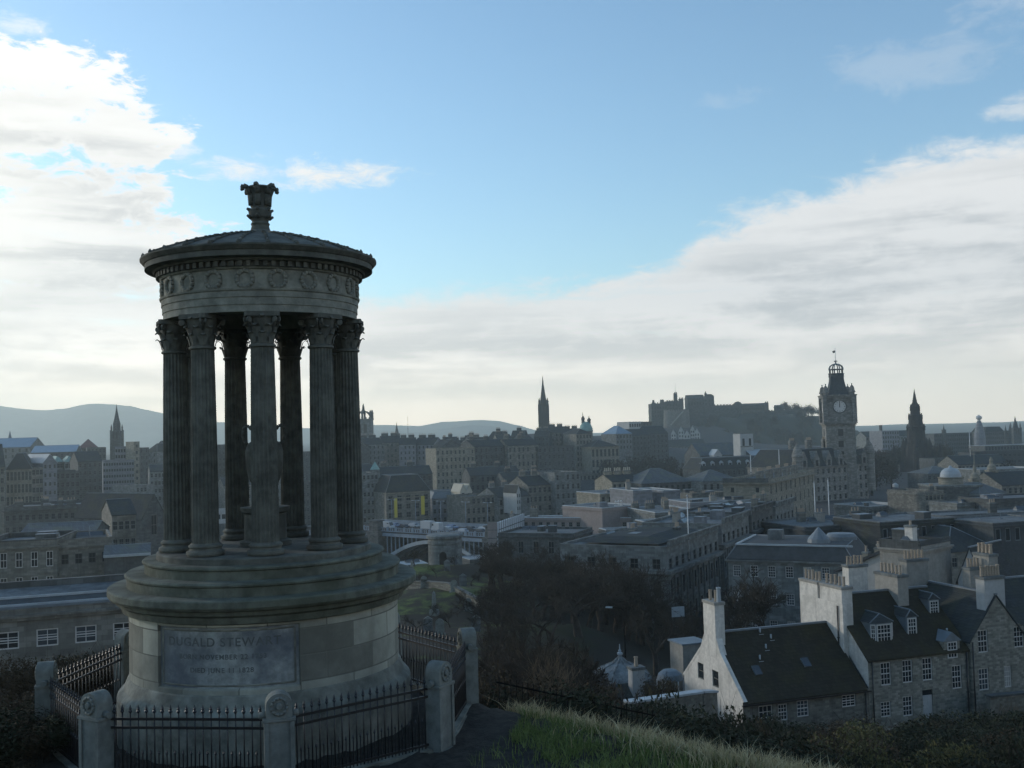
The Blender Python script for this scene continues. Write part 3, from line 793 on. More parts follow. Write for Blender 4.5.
# ------------------------------------------------------------------ building kit
def facade(mb, L, zb, top, ops, place, mi=0, rev=.18):
    """wall plane with real openings. top: [(s, z)...] from s=0 to s=L; ops: (s0, s1, z0, z1); place(s, z, d) -> point"""
    def tz(s):
        for (a, za), (c, zc) in zip(top, top[1:]):
            if a - 1e-6 <= s <= c + 1e-6: return za + (zc - za) * ((s - a) / (c - a) if c > a else 0)
        return top[-1][1]
    br = sorted(set([round(p[0], 4) for p in top] + [round(o[0], 4) for o in ops] + [round(o[1], 4) for o in ops]))
    for a, c in zip(br, br[1:]):
        if c - a < 1e-4: continue
        mid = (a + c) / 2; cur = zb
        for o in sorted([o for o in ops if o[0] < mid < o[1]], key=lambda o: o[2]):
            if o[2] > cur + 1e-4: mb.poly([place(a, cur, 0), place(c, cur, 0), place(c, o[2], 0), place(a, o[2], 0)], mi)
            cur = o[3]
        mb.poly([place(a, cur, 0), place(c, cur, 0), place(c, tz(c), 0), place(a, tz(a), 0)], mi)
    for s0, s1, z0, z1 in ops:
        mb.poly([place(s0, z0, 0), place(s1, z0, 0), place(s1, z0, rev), place(s0, z0, rev)], mi)
        mb.poly([place(s0, z1, rev), place(s1, z1, rev), place(s1, z1, 0), place(s0, z1, 0)], mi)
        mb.poly([place(s0, z0, 0), place(s0, z0, rev), place(s0, z1, rev), place(s0, z1, 0)], mi)
        mb.poly([place(s1, z0, rev), place(s1, z0, 0), place(s1, z1, 0), place(s1, z1, rev)], mi)

WIN = {}
def window_mesh(w, h, nx, ny, fr=.07, bar=.035, fm=None, far=False, sill=True):
    """window lying in the xz plane, sill centre at the origin, +y into the house"""
    key = (round(w, 2), round(h, 2), nx, ny, fr, bar, fm.name if fm else '', far, sill)
    if key in WIN: return WIN[key]
    fm = fm or M_WHITE
    m = MB()
    m.box(-w / 2, -w / 2 + fr, -.03, .05, 0, h); m.box(w / 2 - fr, w / 2, -.03, .05, 0, h)
    m.box(-w / 2 + fr, w / 2 - fr, -.03, .05, 0, fr); m.box(-w / 2 + fr, w / 2 - fr, -.03, .05, h - fr, h)
    if ny > 1: m.box(-w / 2 + fr, w / 2 - fr, -.035, .045, h / 2 - fr * .45, h / 2 + fr * .45)
    for i in range(1, nx):
        x = -w / 2 + fr + (w - 2 * fr) * i / nx
        m.box(x - bar / 2, x + bar / 2, -.02, .03, fr, h - fr)
    for j in range(1, ny):
        z = fr + (h - 2 * fr) * j / ny
        if abs(z - h / 2) > .05: m.box(-w / 2 + fr, w / 2 - fr, -.018, .028, z - bar / 2, z + bar / 2)
    if far:
        m.poly([(-w / 2 + fr, .02, fr), (w / 2 - fr, .02, fr), (w / 2 - fr, .02, h - fr), (-w / 2 + fr, .02, h - fr)], 1)
        WIN[key] = (m.mesh('window', [fm, M_GLASS]), None)
    else:
        p = MB(); p.box(-w / 2 + fr * .8, w / 2 - fr * .8, .005, .012, fr * .8, h - fr * .8)
        WIN[key] = (m.mesh('window', fm), p.mesh('pane', M_GLASS))
    if sill:
        s = MB(); s.box(-w / 2 - .10, w / 2 + .10, -.20, .02, -.12, -.005)
        WIN[key] = WIN[key] + (s.mesh('sill', M_ASH),)
    else: WIN[key] = WIN[key] + (None,)
    return WIN[key]
def put_window(parent, w, h, loc, rz=0.0, nx=2, ny=2, fr=.07, bar=.035, fm=None, far=False, name='window', sill=False):
    f, p, s = window_mesh(w, h, nx, ny, fr, bar, fm, far, sill)
    o = put(name, f, parent, loc, rz)
    if p:
        po = put('pane', p, o); k = random.random()
        if k > .58:
            po.material_slots[0].link = 'OBJECT'; po.material_slots[0].material = M_GLASSPALE if k < .80 else M_CURTAIN
    if s: put('sill', s, o)
    return o
POT = {}
def pot_mesh(h=.8, r=.15, mat=None):
    mat = mat or M_TERRA
    k = (round(h, 2), round(r, 2), mat.name)
    if k not in POT:
        m = MB(); m.lathe([(r * .95, 0), (r * 1.1, .04), (r, .08), (r * .85, h * .85), (r * 1.05, h * .9), (r * 1.05, h), (r * .7, h), (r * .6, h * .8)], 9, sm=True)
        POT[k] = m.mesh('chimney_pot', mat)
    return POT[k]
def chimney(parent, x, y, w, d, z0, z1, npots=4, mat=None, ph=.8, pr=.15, along='x', rz=0.0, potmat=None, cope=None):
    m = MB(); m.box(-w / 2, w / 2, -d / 2, d / 2, 0, z1 - z0 - .22)
    m.box(-w / 2 - .07, w / 2 + .07, -d / 2 - .07, d / 2 + .07, z1 - z0 - .22, z1 - z0, 1)
    c = m.build('chimney', [mat or M_ASH, cope or M_ASH], parent, (x, y, z0), rz)
    for i in range(npots):
        t = ((i + .5) / npots - .5)
        lx, ly = (t * (w - .1), 0) if along == 'x' else (0, t * (d - .1))
        put('chimney_pot', pot_mesh(ph * (1, .92, 1.06, .97)[i % 4], pr, potmat), c, (lx, ly, z1 - z0))
    return c

FARFRAME = [M_ASHD, M_ASH, M_ASH2]
def house(name, label, cat, A, B, depth, zb, ze, roof='flat', rh=3.0, wall=None, roofm=None, win=None, lwin=None, rwin=None,
          chim=(), par=.6, over=.2, group=None, wstyle=None, far=True, ops=None, lops=None, rops=None, cornice=0, copm=None, fm=None, base_band=None, lwall=None, topm=None, clutter=0, gover=None, lws=None):
    """A, B: world xy of the front's left and right ends. win etc: (rows, cols, w, h, floor height, first drop from eaves)
       local frame: x along the front, y away from the viewer, z up from zb"""
    if far and fm is None: fm = FARFRAME[len(bpy.data.objects) % 3]
    A = Vector((A[0], A[1])); B = Vector((B[0], B[1]))
    L = (B - A).length; ang = math.atan2(B.y - A.y, B.x - A.x)
    t = thing(name, label, cat, (A.x, A.y, zb), ang, group)
    H = ze - zb; wall = wall or M_ASH; roofm = roofm or M_SLATE; D = depth
    ws = dict(nx=2, ny=2, fr=.09, bar=.05); ws.update(wstyle or {})
    def grid(spec, LL):
        if not spec: return []
        r, c, w, h, fh, drop = spec
        q = []; rj = random.Random(int(abs(A.x) * 131 + abs(A.y) * 17)); old = cat == 'tenement'
        for j in range(r):
            zt = H - drop - j * fh
            if zt - h < .3: break
            for i in range(c):
                s = LL * (i + .5) / c
                if old:
                    if rj.random() < .10: continue
                    s += rj.uniform(-.12, .12)
                q.append((s - w / 2, s + w / 2, zt - h, zt))
        return q
    fo = list(ops or []) + grid(win, L); lo = list(lops or []) + grid(lwin, D); ro = list(rops or []) + grid(rwin, D)
    w = MB()
    flat = [(0, H), (L, H)]; flatD = [(0, H), (D, H)]
    ft, st = flat, flatD
    if roof == 'gable': st = [(0, H), (D / 2, H + rh), (D, H)]
    if roof == 'gabley': ft = [(0, H), (L / 2, H + rh), (L, H)]
    pf = lambda s, z, d: (s, d, z)
    pr = lambda s, z, d: (L - d, s, z)
    pb = lambda s, z, d: (L - s, D - d, z)
    pl = lambda s, z, d: (d, D - s, z)
    rev = .18 if ws.get('nx', 2) else .18
    facade(w, L, 0, ft, fo, pf); facade(w, L, 0, ft, [], pb)
    facade(w, D, 0, st, ro, pr); facade(w, D, 0, st, lo, pl, 1)
    if base_band:
        for z_, pr_ in base_band:
            w.box(-pr_, L + pr_, -pr_, -.003, z_ - .18, z_ + .18); w.box(-pr_, -.003, -.003, D, z_ - .18, z_ + .18); w.box(L + .003, L + pr_, -.003, D, z_ - .18, z_ + .18)
    w.build('wall', [wall, lwall or wall], t)
    def wins(oo, pl_, rz):
        for s0, s1, z0, z1 in oo:
            p = pl_((s0 + s1) / 2, z0, .10)
            put_window(t, s1 - s0, z1 - z0, p, rz, far=far, **(dict(ws, fm=fm) if not (lws and oo is lo) else lws))
    wins(fo, pf, 0); wins(ro, pr, math.pi / 2); wins(lo, pl, -math.pi / 2)
    r = MB(); o = over; go = o * .6 if gover is None else gover
    if roof == 'flat':
        r.box(.3, L - .3, .3, D - .3, H - par - .3, H - par)
        k = MB()
        for x0, x1, y0, y1 in ((-.06, L + .06, -.06, .3), (-.06, L + .06, D - .3, D + .06), (-.06, .3, .3, D - .3), (L - .3, L + .06, .3, D - .3)):
            k.box(x0, x1, y0, y1, H + .003, H + .18)
        k.poly([(.3, .302, H - par), (.3, .302, H), (L - .3, .302, H), (L - .3, .302, H - par)]); 
        for x0, x1, y0, y1 in ((.3, .3, .3, D - .3), (L - .3, L - .3, .3, D - .3)):
            k.poly([(x0, y0, H - par), (x0, y1, H - par), (x0, y1, H), (x0, y0, H)])
        k.poly([(.3, D - .302, H - par), (L - .3, D - .302, H - par), (L - .3, D - .302, H), (.3, D - .302, H)])
        k.build('parapet', copm or wall, t)
    elif roof == 'gable':
        k = rh / (D / 2)
        for y0, y1, za, zc in ((-o, D / 2, H - o * k, H + rh), (D + o, D / 2, H - o * k, H + rh)):
            q = [(-go, y0, za + .04), (L + go, y0, za + .04), (L + go, y1, zc + .04), (-go, y1, zc + .04)]
            if y0 > y1: q = q[::-1]
            r.poly([(a, b_, c + .14) for a, b_, c in q]); r.poly(q[::-1])
            for a, c in zip(q, q[1:] + q[:1]): r.poly([a, c, (c[0], c[1], c[2] + .14), (a[0], a[1], a[2] + .14)])
        r.box(-go, L + go, D / 2 - .12, D / 2 + .12, H + rh + .12, H + rh + .26, 1)
    elif roof == 'gabley':
        k = rh / (L / 2)
        for x0, x1 in ((-o, L / 2), (L + o, L / 2)):
            za, zc = H - o * k, H + rh
            q = [(x0, -o * .6, za + .04), (x1, -o * .6, zc + .04), (x1, D + o * .6, zc + .04), (x0, D + o * .6, za + .04)]
            if x0 < x1: q = q[::-1]
            q = q[::-1]
            r.poly([(a, b_, c + .14) for a, b_, c in q]); r.poly(q[::-1])
            for a, c in zip(q, q[1:] + q[:1]): r.poly([a, c, (c[0], c[1], c[2] + .14), (a[0], a[1], a[2] + .14)])
        r.box(L / 2 - .12, L / 2 + .12, -o * .6, D + o * .6, H + rh + .12, H + rh + .26, 1)
    elif roof in ('hip', 'mansard'):
        m_ = min(D, L) / 2 if roof == 'hip' else rh * .55
        m_ = min(m_, min(L, D) / 2 - .05)
        b0 = [(-o, -o), (L + o, -o), (L + o, D + o), (-o, D + o)]; t0 = [(m_, m_), (L - m_, m_), (L - m_, D - m_), (m_, D - m_)]
        for i in range(4):
            a, c, d_, e = b0[i], b0[(i + 1) % 4], t0[(i + 1) % 4], t0[i]
            r.poly([(a[0], a[1], H + .05), (c[0], c[1], H + .05), (d_[0], d_[1], H + rh), (e[0], e[1], H + rh)])
            r.tube((a[0], a[1], H + .05), (e[0], e[1], H + rh), .09, .09, 4, 1); r.tube((e[0], e[1], H + rh), (d_[0], d_[1], H + rh), .10, .10, 4, 1)
        r.poly([(p_[0], p_[1], H + rh) for p_ in t0], 2)
        r.poly([(p_[0], p_[1], H + .01) for p_ in b0][::-1])
    r.build('roof', [M_FELT if roof == 'flat' and roofm is M_SLATE else roofm, M_LEAD, topm or M_FELTD], t)
    if cornice:
        k = MB(); c_ = cornice
        zc = H - (.0 if roof != 'flat' else par + .25)
        for a, z_, hh in ((c_ * .5, zc - .45, .22), (c_, zc - .23, .2)):
            k.box(-a, L + a, -a, -.004, z_, z_ + hh); k.box(-a, -.004, -.004, D + a, z_, z_ + hh); k.box(L + .004, L + a, -.004, D + a, z_, z_ + hh)
        k.build('cornice', wall, t)
    for c in chim: chimney(t, **c)
    if clutter and roof == 'flat':
        rc = random.Random(int(abs(A.x * 31 + A.y * 7)))
        for i in range(clutter):
            x, y = rc.uniform(1.2, max(1.3, L - 2.2)), rc.uniform(1.0, max(1.1, D - 1.8)); k = rc.random(); z_ = H - par
            if k < .4:
                m = MB(); a_, b_, c_ = rc.uniform(.5, 1.6), rc.uniform(.5, 1.2), rc.uniform(.5, 1.5); m.box(-a_, a_, -b_, b_, 0, c_); m.box(-a_ - .06, a_ + .06, -b_ - .06, b_ + .06, c_ + .003, c_ + .08, 1); m.build('roof_box', [rc.choice([M_FELTD, M_ASHD, M_GREYB]), M_LEAD], t, (x, y, z_))
            elif k < .62:
                m = MB(); a_, b_ = rc.uniform(.8, 2.2), rc.uniform(.5, .9); m.box(-a_, a_, -b_, b_, 0, .3); q = [(-a_, -b_, .3), (a_, -b_, .3), (a_ - .2, 0, .9), (-a_ + .2, 0, .9)]; m.poly(q, 1); m.poly([(a_, b_, .3), (-a_, b_, .3), (-a_ + .2, 0, .9), (a_ - .2, 0, .9)], 1); m.poly([(a_, -b_, .3), (a_, b_, .3), (a_ - .2, 0, .9)], 1); m.poly([(-a_, b_, .3), (-a_, -b_, .3), (-a_ + .2, 0, .9)], 1); m.build('skylight', [M_LEAD, M_GLASSPALE], t, (x, y, z_))
            elif k < .85: chimney(t, x, y, rc.uniform(1.2, 2.6), .8, z_, z_ + rc.uniform(1.3, 2.4), rc.randint(2, 6), rc.choice([M_ASHD, M_ASH2, M_HARL2]), .7, .13, 'x')
            else:
                m = MB(); m.tube((0, 0, 0), (0, 0, rc.uniform(1, 3)), .05, .04, 5); m.box(-.25, .25, -.25, .25, 0, .12); m.build('vent_pipe', M_LEAD, t, (x, y, z_))
    return t
def FA(pxL, YL, pxR, YR):
    """front ends given by photo columns at their own distances"""
    a = PX(pxL, YL, -20); c = PX(pxR, YR, -20)
    return (a.x, a.y), (c.x, c.y)
def row_chim(L, D, H, rh, n, npots=4, w=1.6, d=.7, up=1.4, mat=None, y=None, **kw):
    return [dict(x=L * (i + .5) / n if n > 1 else L / 2, y=D / 2 if y is None else y, w=w, d=d, z0=H + rh * .6, z1=H + rh + up, npots=npots, mat=mat, **kw) for i in range(n)]
# ------------------------------------------------------------------ the houses below the hill, right
def local(root, p):
    d = Vector(p) - root.location; c, s = math.cos(-root.rotation_euler.z), math.sin(-root.rotation_euler.z)
    return Vector((d.x * c - d.y * s, d.x * s + d.y * c, d.z))
def on_roof(root, px, py, D, H, rh, Y0=60, Y1=140):
    """local point of the front roof slope seen at a photo pixel"""
    k = rh / (D / 2)
    def g(Yd):
        q = local(root, P(px, py, Yd)); return q.z - (H + k * q.y)
    lo, hi = Y0, Y1
    for _ in range(50):
        m = (lo + hi) / 2
        if (g(lo) > 0) == (g(m) > 0): lo = m
        else: hi = m
    return local(root, P(px, py, lo))
def dormer(parent, q, w, h, k, lead=M_LEAD, roofh=.5, cant=False, win=None, roofm=None):
    """q: middle of the sill line on the roof slope; k: roof slope"""
    t = MB()
    dep = (h + .1) / k
    x0, x1 = -w / 2, w / 2
    f0, z0, z1 = -.02, -.15, h
    if cant:
        c = .32
        ol = [(x0, .30), (x0 + c, f0), (x1 - c, f0), (x1, .30), (x1, dep), (x0, dep)]
    else: ol = [(x0, f0), (x1, f0), (x1, dep), (x0, dep)]
    t.prism(ol, z0, z1)
    apx = (0, (f0 + .1) if not cant else .45, z1 + roofh); bk = (0, dep + roofh / k, z1 + roofh)
    e = .09
    ol2 = [(x * (1 + 2 * e / w), y - (e if y < .5 else 0), z1 + .02) for x, y in ol]
    n = len(ol2)
    r = MB()
    fr = [p for p in ol2 if p[1] < .6]
    for a, c in zip(fr, fr[1:]): r.poly([a, c, apx])
    r.poly([fr[-1], (x1 * 1.06, dep + .2, z1 + .02), bk, apx]); r.poly([(x0 * 1.06, dep + .2, z1 + .02), fr[0], apx, bk])
    r.poly([p for p in ol2][::-1])
    r.tube(apx, bk, .06, .06, 5, 1)
    for p in (fr[0], fr[-1]): r.tube(p, apx, .05, .05, 5, 1)
    d = t.build('dormer', lead, parent, q)
    r.build('dormer_roof', [roofm or M_SLATE, M_LEAD], d)
    ap = MB(); ap.box(x0 - .12, x1 + .12, f0 - .14, f0 - .015, -.34, -.05); ap.build('apron', lead, d)
    if cant:
        c = .32
        put_window(d, w - 2 * c - .08, h - .1, (0, f0 - .035, .02), 0, nx=4, ny=4, fr=.08, far=True)
        an = math.atan2(.32, .32)
        for s_ in (-1, 1):
            ww = math.hypot(c, .32) - .08
            put_window(d, ww, h - .1, (s_ * (w / 2 - c / 2 + .025), .14 - .035, .02), s_ * an, nx=2, ny=4, fr=.07, far=True)
    else:
        put_window(d, w - .16, h - .1, (0, f0 - .035, .02), 0, nx=3, ny=4, fr=.08, far=True)
    return d
WS = dict(nx=3, ny=4, fr=.075, bar=.035)
def vent(parent, q, h=.35):
    m = MB(); m.tube((0, 0, -.1), (0, 0, h), .07, .07, 8); m.box(-.2, .2, -.22, .12, -.02, .02); m.build('roof_vent', M_LEADP, parent, q)
def skylight(parent, q, k, w=.6, l=.8):
    m = MB(); c = 1 / math.sqrt(1 + k * k); s = k * c
    pts = lambda o, a, b_: [(x, y * c - o * s, y * s + o * c) for x, y in ((-a, -b_), (a, -b_), (a, b_), (-a, b_))]
    lo, hi = pts(.16, w / 2, l / 2), pts(.26, w / 2, l / 2)
    m.poly(hi, 1)
    for a, b_ in zip(range(4), (1, 2, 3, 0)): m.poly([lo[a], lo[b_], hi[b_], hi[a]])
    m.build('skylight', [M_LEAD, M_GLASSPALE], parent, q)

U = Vector((math.cos(R(17.6)), math.sin(R(17.6))))
A0 = Vector((16.0, 76.0)); LA = 10.7
# --- low house with the white gable
zb, ze, D, rh = -25.0, -20.15, 9.2, 4.05
B0 = A0 + U * LA
def opx(A, px, z0, z1, w):
    """opening on a front starting at A, seen at photo column px"""
    lo, hi = -30.0, 60.0
    for _ in range(50):
        m = (lo + hi) / 2
        if proj((A.x + U.x * m, A.y + U.y * m, zb + (z0 + z1) / 2))[0] < px: lo = m
        else: hi = m
    s = (lo + hi) / 2
    return (s - w / 2, s + w / 2, z0, z1)
H = ze - zb
lo = [(2.45, 3.35, 20.45 - 20.05 + H - .0, 0), (4.75, 5.75, 0, 0)]
lo = [(2.4, 3.35, H + .35, H + 1.6), (4.75, 5.7, H + .25, H + 1.5), (3.9, 4.5, H - 1.2, H - .5)]
fo = [opx(A0, 766, H - 2.15, H - .35, 1.15), opx(A0, 783, H - 1.6, H - .4, .8), opx(A0, 803, H - 1.5, H - .3, 1.0), opx(A0, 849, H - 1.2, H - .3, 1.2)]
hA = house('white_gabled_house', 'low house with a white gable, tall chimney and mossy dark slate roof below the hill', 'house', A0, B0, D, zb, ze, 'gable', rh, M_RUBBLE2, M_SLATE2,
           ops=fo, lops=lo, lwall=M_HARL, far=False, wstyle=WS, over=.22, gover=-.28, lws=dict(nx=1, ny=2, fr=.07, bar=.03, fm=M_RUBBLE2))
k_ = rh / (D / 2)
chimney(hA, .385, D / 2, .8, 1.85, H + rh - 1.6, H + rh + 2.6, 2, M_HARL, .85, .13, 'y', cope=M_HARL2)
g = MB()
for y0, y1 in ((0, D / 2), (D, D / 2)):
    za, zc = H + .02, H + rh + .02
    for x0 in (-.012,):
        q = [(x0, y0, za), (x0, y1, zc), (x0, y1, zc + .26), (x0, y0 + (-.2 if y0 == 0 else .2), za + .10)]
        q2 = [(.29, y, z) for _, y, z in q]
        g.poly(q if y0 > 0 else q[::-1]); g.poly(q2[::-1] if y0 > 0 else q2)
        for i in range(4): g.poly([q[i], q[(i + 1) % 4], q2[(i + 1) % 4], q2[i]])
for s_ in (-1, 1):                       # shoulders that carry the stack out of the gable
    q = [(D / 2 + s_ * 1.0, H + rh - 1.3), (D / 2 + s_ * 1.75, H + rh - 1.5), (D / 2 + s_ * 1.0, H + rh - .1)]
    g.poly([(-.014, y, z) for y, z in q]); g.poly([(.5, y, z) for y, z in q][::-1]); g.poly([(-.014, q[1][0], q[1][1]), (.5, q[1][0], q[1][1]), (.5, q[2][0], q[2][1]), (-.014, q[2][0], q[2][1])])
g.build('gable_skew', M_HARL, hA)
put('chimney_pot', pot_mesh(1.1, .17, M_LEADP), hA, (.45, D / 2 - .75, H + rh + 2.6))
for px, py in ((760, 634), (771, 640), (766, 650), (760, 661)): vent(hA, on_roof(hA, px, py, D, H, rh), .45)
for px, py in ((756, 672), (805, 664)): skylight(hA, on_roof(hA, px, py, D, H, rh), k_)
pm = MB(); pm.tube((LA - .35, -.1, .3), (LA - .35, -.1, H - .1), .05, .05, 6); pm.box(-.2, LA, -.36, -.24, H - .2, H - .1); pm.build('gutter', M_IRON, hA)

# --- taller slated house with dormers; its white chimney gable stands over the low house
A1 = B0 + U * .02; LC = 9.2; ze1, rh1 = -18.1, 4.1; H1 = ze1 - zb
wtop = H1 - .28
o1 = [opx(A1, p, wtop - 1.72, wtop, .92) for p in (886, 907.5, 927.5)]
o1 += [opx(A1, 886, H1 - 4.35, H1 - 3.2, .9), opx(A1, 908, H1 - 4.5, H1 - 3.0, .9), opx(A1, 957, H1 - 2.9, H1 - 1.1, .9)]
dr = opx(A1, 928, 2.0, H1 - 2.7, .95)
hC = house('dormered_house', 'slate roofed stone house with lead dormers and a white twin chimney gable', 'house', A1, A1 + U * LC, D, zb, ze1, 'gable', rh1, M_RUBBLE, M_SLATE2,
           ops=o1 + [dr], lwall=M_HARL, far=False, wstyle=WS, over=.18)
# the door fills the last opening
for ch in list(hC.children):
    if ch.name.startswith('window') and abs(ch.location.x - (dr[0] + dr[1]) / 2) < .01 and abs(ch.location.z - dr[2]) < .01:
        for g in list(ch.children): bpy.data.objects.remove(g)
        bpy.data.objects.remove(ch)
dm = MB(); dm.box(dr[0], dr[1], .10, .15, dr[2], dr[3] - .5); dm.box(dr[0], dr[1], .09, .15, dr[3] - .5, dr[3] - .43)
for x in (.1, .52):
    for z in (.15, 1.0): dm.box(dr[0] + x, dr[0] + x + .33, .085, .099, dr[2] + z, dr[2] + z + .7)
dm.box(dr[0], dr[1], .12, .14, dr[3] - .43, dr[3], 1)
dob = dm.build('door', [M_PALEWALL, M_GLASS], hC)
hb = MB(); hb.tube((dr[0] + .1, .05, dr[2] + 1.0), (dr[0] + .1, .10, dr[2] + 1.0), .035, .03, 8); hb.build('handle', M_IRON, dob)
g = MB()
g.box(-.42, .5, 2.3, 8.15, H1 - 1.5, H1 + 3.9); g.build('gable_wall', M_HARL, hC)
pm = MB(); pm.tube((-.5, 2.9, H1 - 2.2), (-.5, 2.9, H1 + 3.7), .05, .05, 6); pm.box(-.56, -.42, 2.82, 2.98, H1 + 1.2, H1 + 1.28); pm.build('drainpipe', M_IRON, hC)
for yy, dd in ((3.78, 2.9), (6.85, 2.55)):
    chimney(hC, .04, yy, .94, dd, H1 + 3.88, H1 + 5.2, 5, M_HARL, .75, .112, 'y', cope=M_HARL2)
chimney(hC, 6.0, 4.75, 1.0, 2.9, H1 + 1.4, H1 + 5.6, 6, M_HARL2, .75, .112, 'y')
chimney(hC, 6.6, 10.4, 1.9, .9, H1 + .5, H1 + 5.6, 5, M_HARL, .75, .112, 'x')
k1 = rh1 / (D / 2)
dormer(hC, on_roof(hC, 884, 642, D, H1, rh1), 2.0, 1.45, k1, cant=True, roofh=.65)
dormer(hC, on_roof(hC, 912, 635, D, H1, rh1), .98, 1.4, k1, roofh=.55)
dormer(hC, on_roof(hC, 934, 614, D, H1, rh1), 1.0, 1.15, k1, roofh=.5)
# wall-head dormer, part of the front
s_ = opx(A1, 956, 0, 0, 1.5)
wh = MB(); x0, x1 = s_[0], s_[1]
wh.prism([(x0, -.012), (x1, -.012), (x1, 1.7), (x0, 1.7)], H1 - .6, H1 + .85)
wh.poly([(x0 - .12, -.12, H1 + .8), (x1 + .12, -.12, H1 + .8), ((x0 + x1) / 2, -.12, H1 + 1.5)], 1)
wh.poly([(x0 - .12, -.12, H1 + .8), ((x0 + x1) / 2, -.12, H1 + 1.5), ((x0 + x1) / 2, 2.6, H1 + 1.5), (x0 - .12, 1.8, H1 + .8)], 1)
wh.poly([(x1 + .12, -.12, H1 + .8), (x1 + .12, 1.8, H1 + .8), ((x0 + x1) / 2, 2.6, H1 + 1.5), ((x0 + x1) / 2, -.12, H1 + 1.5)], 1)
wd = wh.build('dormer', [M_RUBBLE, M_LEAD], hC)
put_window(wd, .9, 1.25, ((x0 + x1) / 2, -.06, H1 - .5), 0, far=True, **WS)
for sx in (.3, LC - .25):
    pm = MB(); pm.tube((sx, -.1, .3), (sx, -.1, H1 - .15), .05, .05, 6); pm.build('drainpipe', M_IRON, hC)
vent(hC, on_roof(hC, 947, 632, D, H1, rh1), .3)

# --- gabled rubble house at the right edge
A2 = A1 + U * (LC + .02) - Vector((-U.y, U.x)) * .25; L2 = 5.3; ze2, rh2 = -17.5, 3.35; H2 = ze2 - zb
o2 = [opx(A2, 983, H2 - .9, H2 + .85, .95), opx(A2, 1019, H2 - .8, H2 + .85, .95), opx(A2, 984, H2 - 3.8, H2 - 2.1, .95), opx(A2, 1008, H2 - 3.8, H2 - 2.15, .7)]
hD = house('rubble_gabled_house', 'tall gable fronted rubble stone house with a pale chimney at the right edge', 'house', A2, A2 + U * L2, 10, zb, ze2, 'gabley', rh2, M_RUBBLE, M_SLATE, ops=o2, far=False, wstyle=WS, over=.12)
chimney(hD, L2 / 2, .55, 1.95, .95, H2 + 2.0, H2 + 4.9, 7, M_PALEWALL, .8, .13, 'x')
chimney(hD, 1.6, 8.2, 2.2, .9, H2 + .5, H2 + 5.5, 6, M_HARL2, .75, .112, 'x')
chimney(hD, 4.6, 4.6, 1.4, .9, H2 + .3, H2 + 5.0, 4, M_HARL2, .75, .112, 'x')
dq = MB()
pm = MB(); pm.tube((.15, -.1, .3), (.15, -.1, H2), .05, .05, 6); pm.build('drainpipe', M_IRON, hD)
A3 = A2 + U * (L2 + .03)
hE = house('plain_stone_house', 'plain rubble stone house adjoining the gabled one, cut by the right edge', 'house', A3, A3 + U * 9, 9, zb, -17.4, 'gable', 3.6, M_RUBBLE2, M_SLATE, win=(2, 4, .95, 1.7, 3.0, .4), far=False, wstyle=WS,
           chim=[dict(x=.5, y=4.5, w=.9, d=1.8, z0=9, z1=13.6, npots=4, mat=M_HARL2, along='y')])

# --- garden wall with pale coping below the white gable, and a low outhouse roof
def wall_run(name, label, cat, pts, h, th, mat, cop, copw=.12):
    t = thing(name, label, cat, pts[0])
    w = MB(); c = MB()
    o = Vector(pts[0])
    for a, b_ in zip(pts, pts[1:]):
        a = Vector(a) - o; b_ = Vector(b_) - o
        d = (b_ - a); n = Vector((-d.y, d.x, 0)).normalized() * th / 2; n2 = n * (1 + copw / th * 2)
        for m_, nn, z0, z1 in ((w, n, -h, 0), (c, n2, .002, .14)):
            q = [a - nn, b_ - nn, b_ + nn, a + nn]
            lo_ = [(p.x, p.y, p.z + z0) for p in q]; hi_ = [(p.x, p.y, p.z + z1) for p in q]
            m_.poly(hi_); m_.poly(lo_[::-1])
            for i in range(4): m_.poly([lo_[i], lo_[(i + 1) % 4], hi_[(i + 1) % 4], hi_[i]])
    w.build('wall', mat, t); c.build('coping', cop, t)
    return t
wall_run('garden_wall', 'dark garden wall with a pale sloping coping left of the white gable', 'wall', [P(626, 703, 68), P(700, 692.5, 71.5), P(714, 692, 73)], 3.2, .5, M_RUBBLE2, M_LEADP)
wall_run('garden_wall', 'short dark garden wall in front of the gabled house at the right edge', 'wall', [P(988, 697, 78), P(1060, 690, 80)], 4, .4, M_RUBBLE2, M_ASHD)

# --- small tower with the ogee dome among the shrubs
dY = 92; dc = P(621, 690, dY)
t = thing('domed_turret', 'stone turret with a weathered ogee dome and spike finial among the bare shrubs', 'turret', (dc.x, dc.y, dc.z - 4), R(22))
m = MB(); m.lathe([(2.25, -2), (2.25, 3.6), (2.45, 3.75), (2.5, 3.95), (2.3, 4.0)], 8, sm=False); m.build('wall', M_RUBBLE, t)
DZ = lambda z: 3.95 + (z - 3.95) * .70
m = MB(); m.lathe([(2.55, 3.95), (2.52, DZ(4.6)), (2.40, DZ(5.3)), (2.10, DZ(6.0)), (1.62, DZ(6.6)), (1.0, DZ(7.1)), (.52, DZ(7.45)), (.26, DZ(7.8)), (.16, DZ(8.2)), (.10, DZ(8.4))], 8, sm=False, split=True)
for j in range(8):
    a = 2 * math.pi * j / 8
    pr_ = [(2.55, 3.95), (2.40, DZ(5.3)), (2.1, DZ(6.0)), (1.62, DZ(6.6)), (1.0, DZ(7.1)), (.52, DZ(7.45)), (.2, DZ(8.0))]
    for p_, q_ in zip(pr_, pr_[1:]): m.tube((p_[0] * math.cos(a), p_[0] * math.sin(a), p_[1]), (q_[0] * math.cos(a), q_[0] * math.sin(a), q_[1]), .07, .06, 5)
dd = m.build('dome', surf('weathered_dome_lead', (.22, .23, .225), .3, 1.2, .75, .3, .7), t); t.scale = (1.25, 1.25, 1.0)
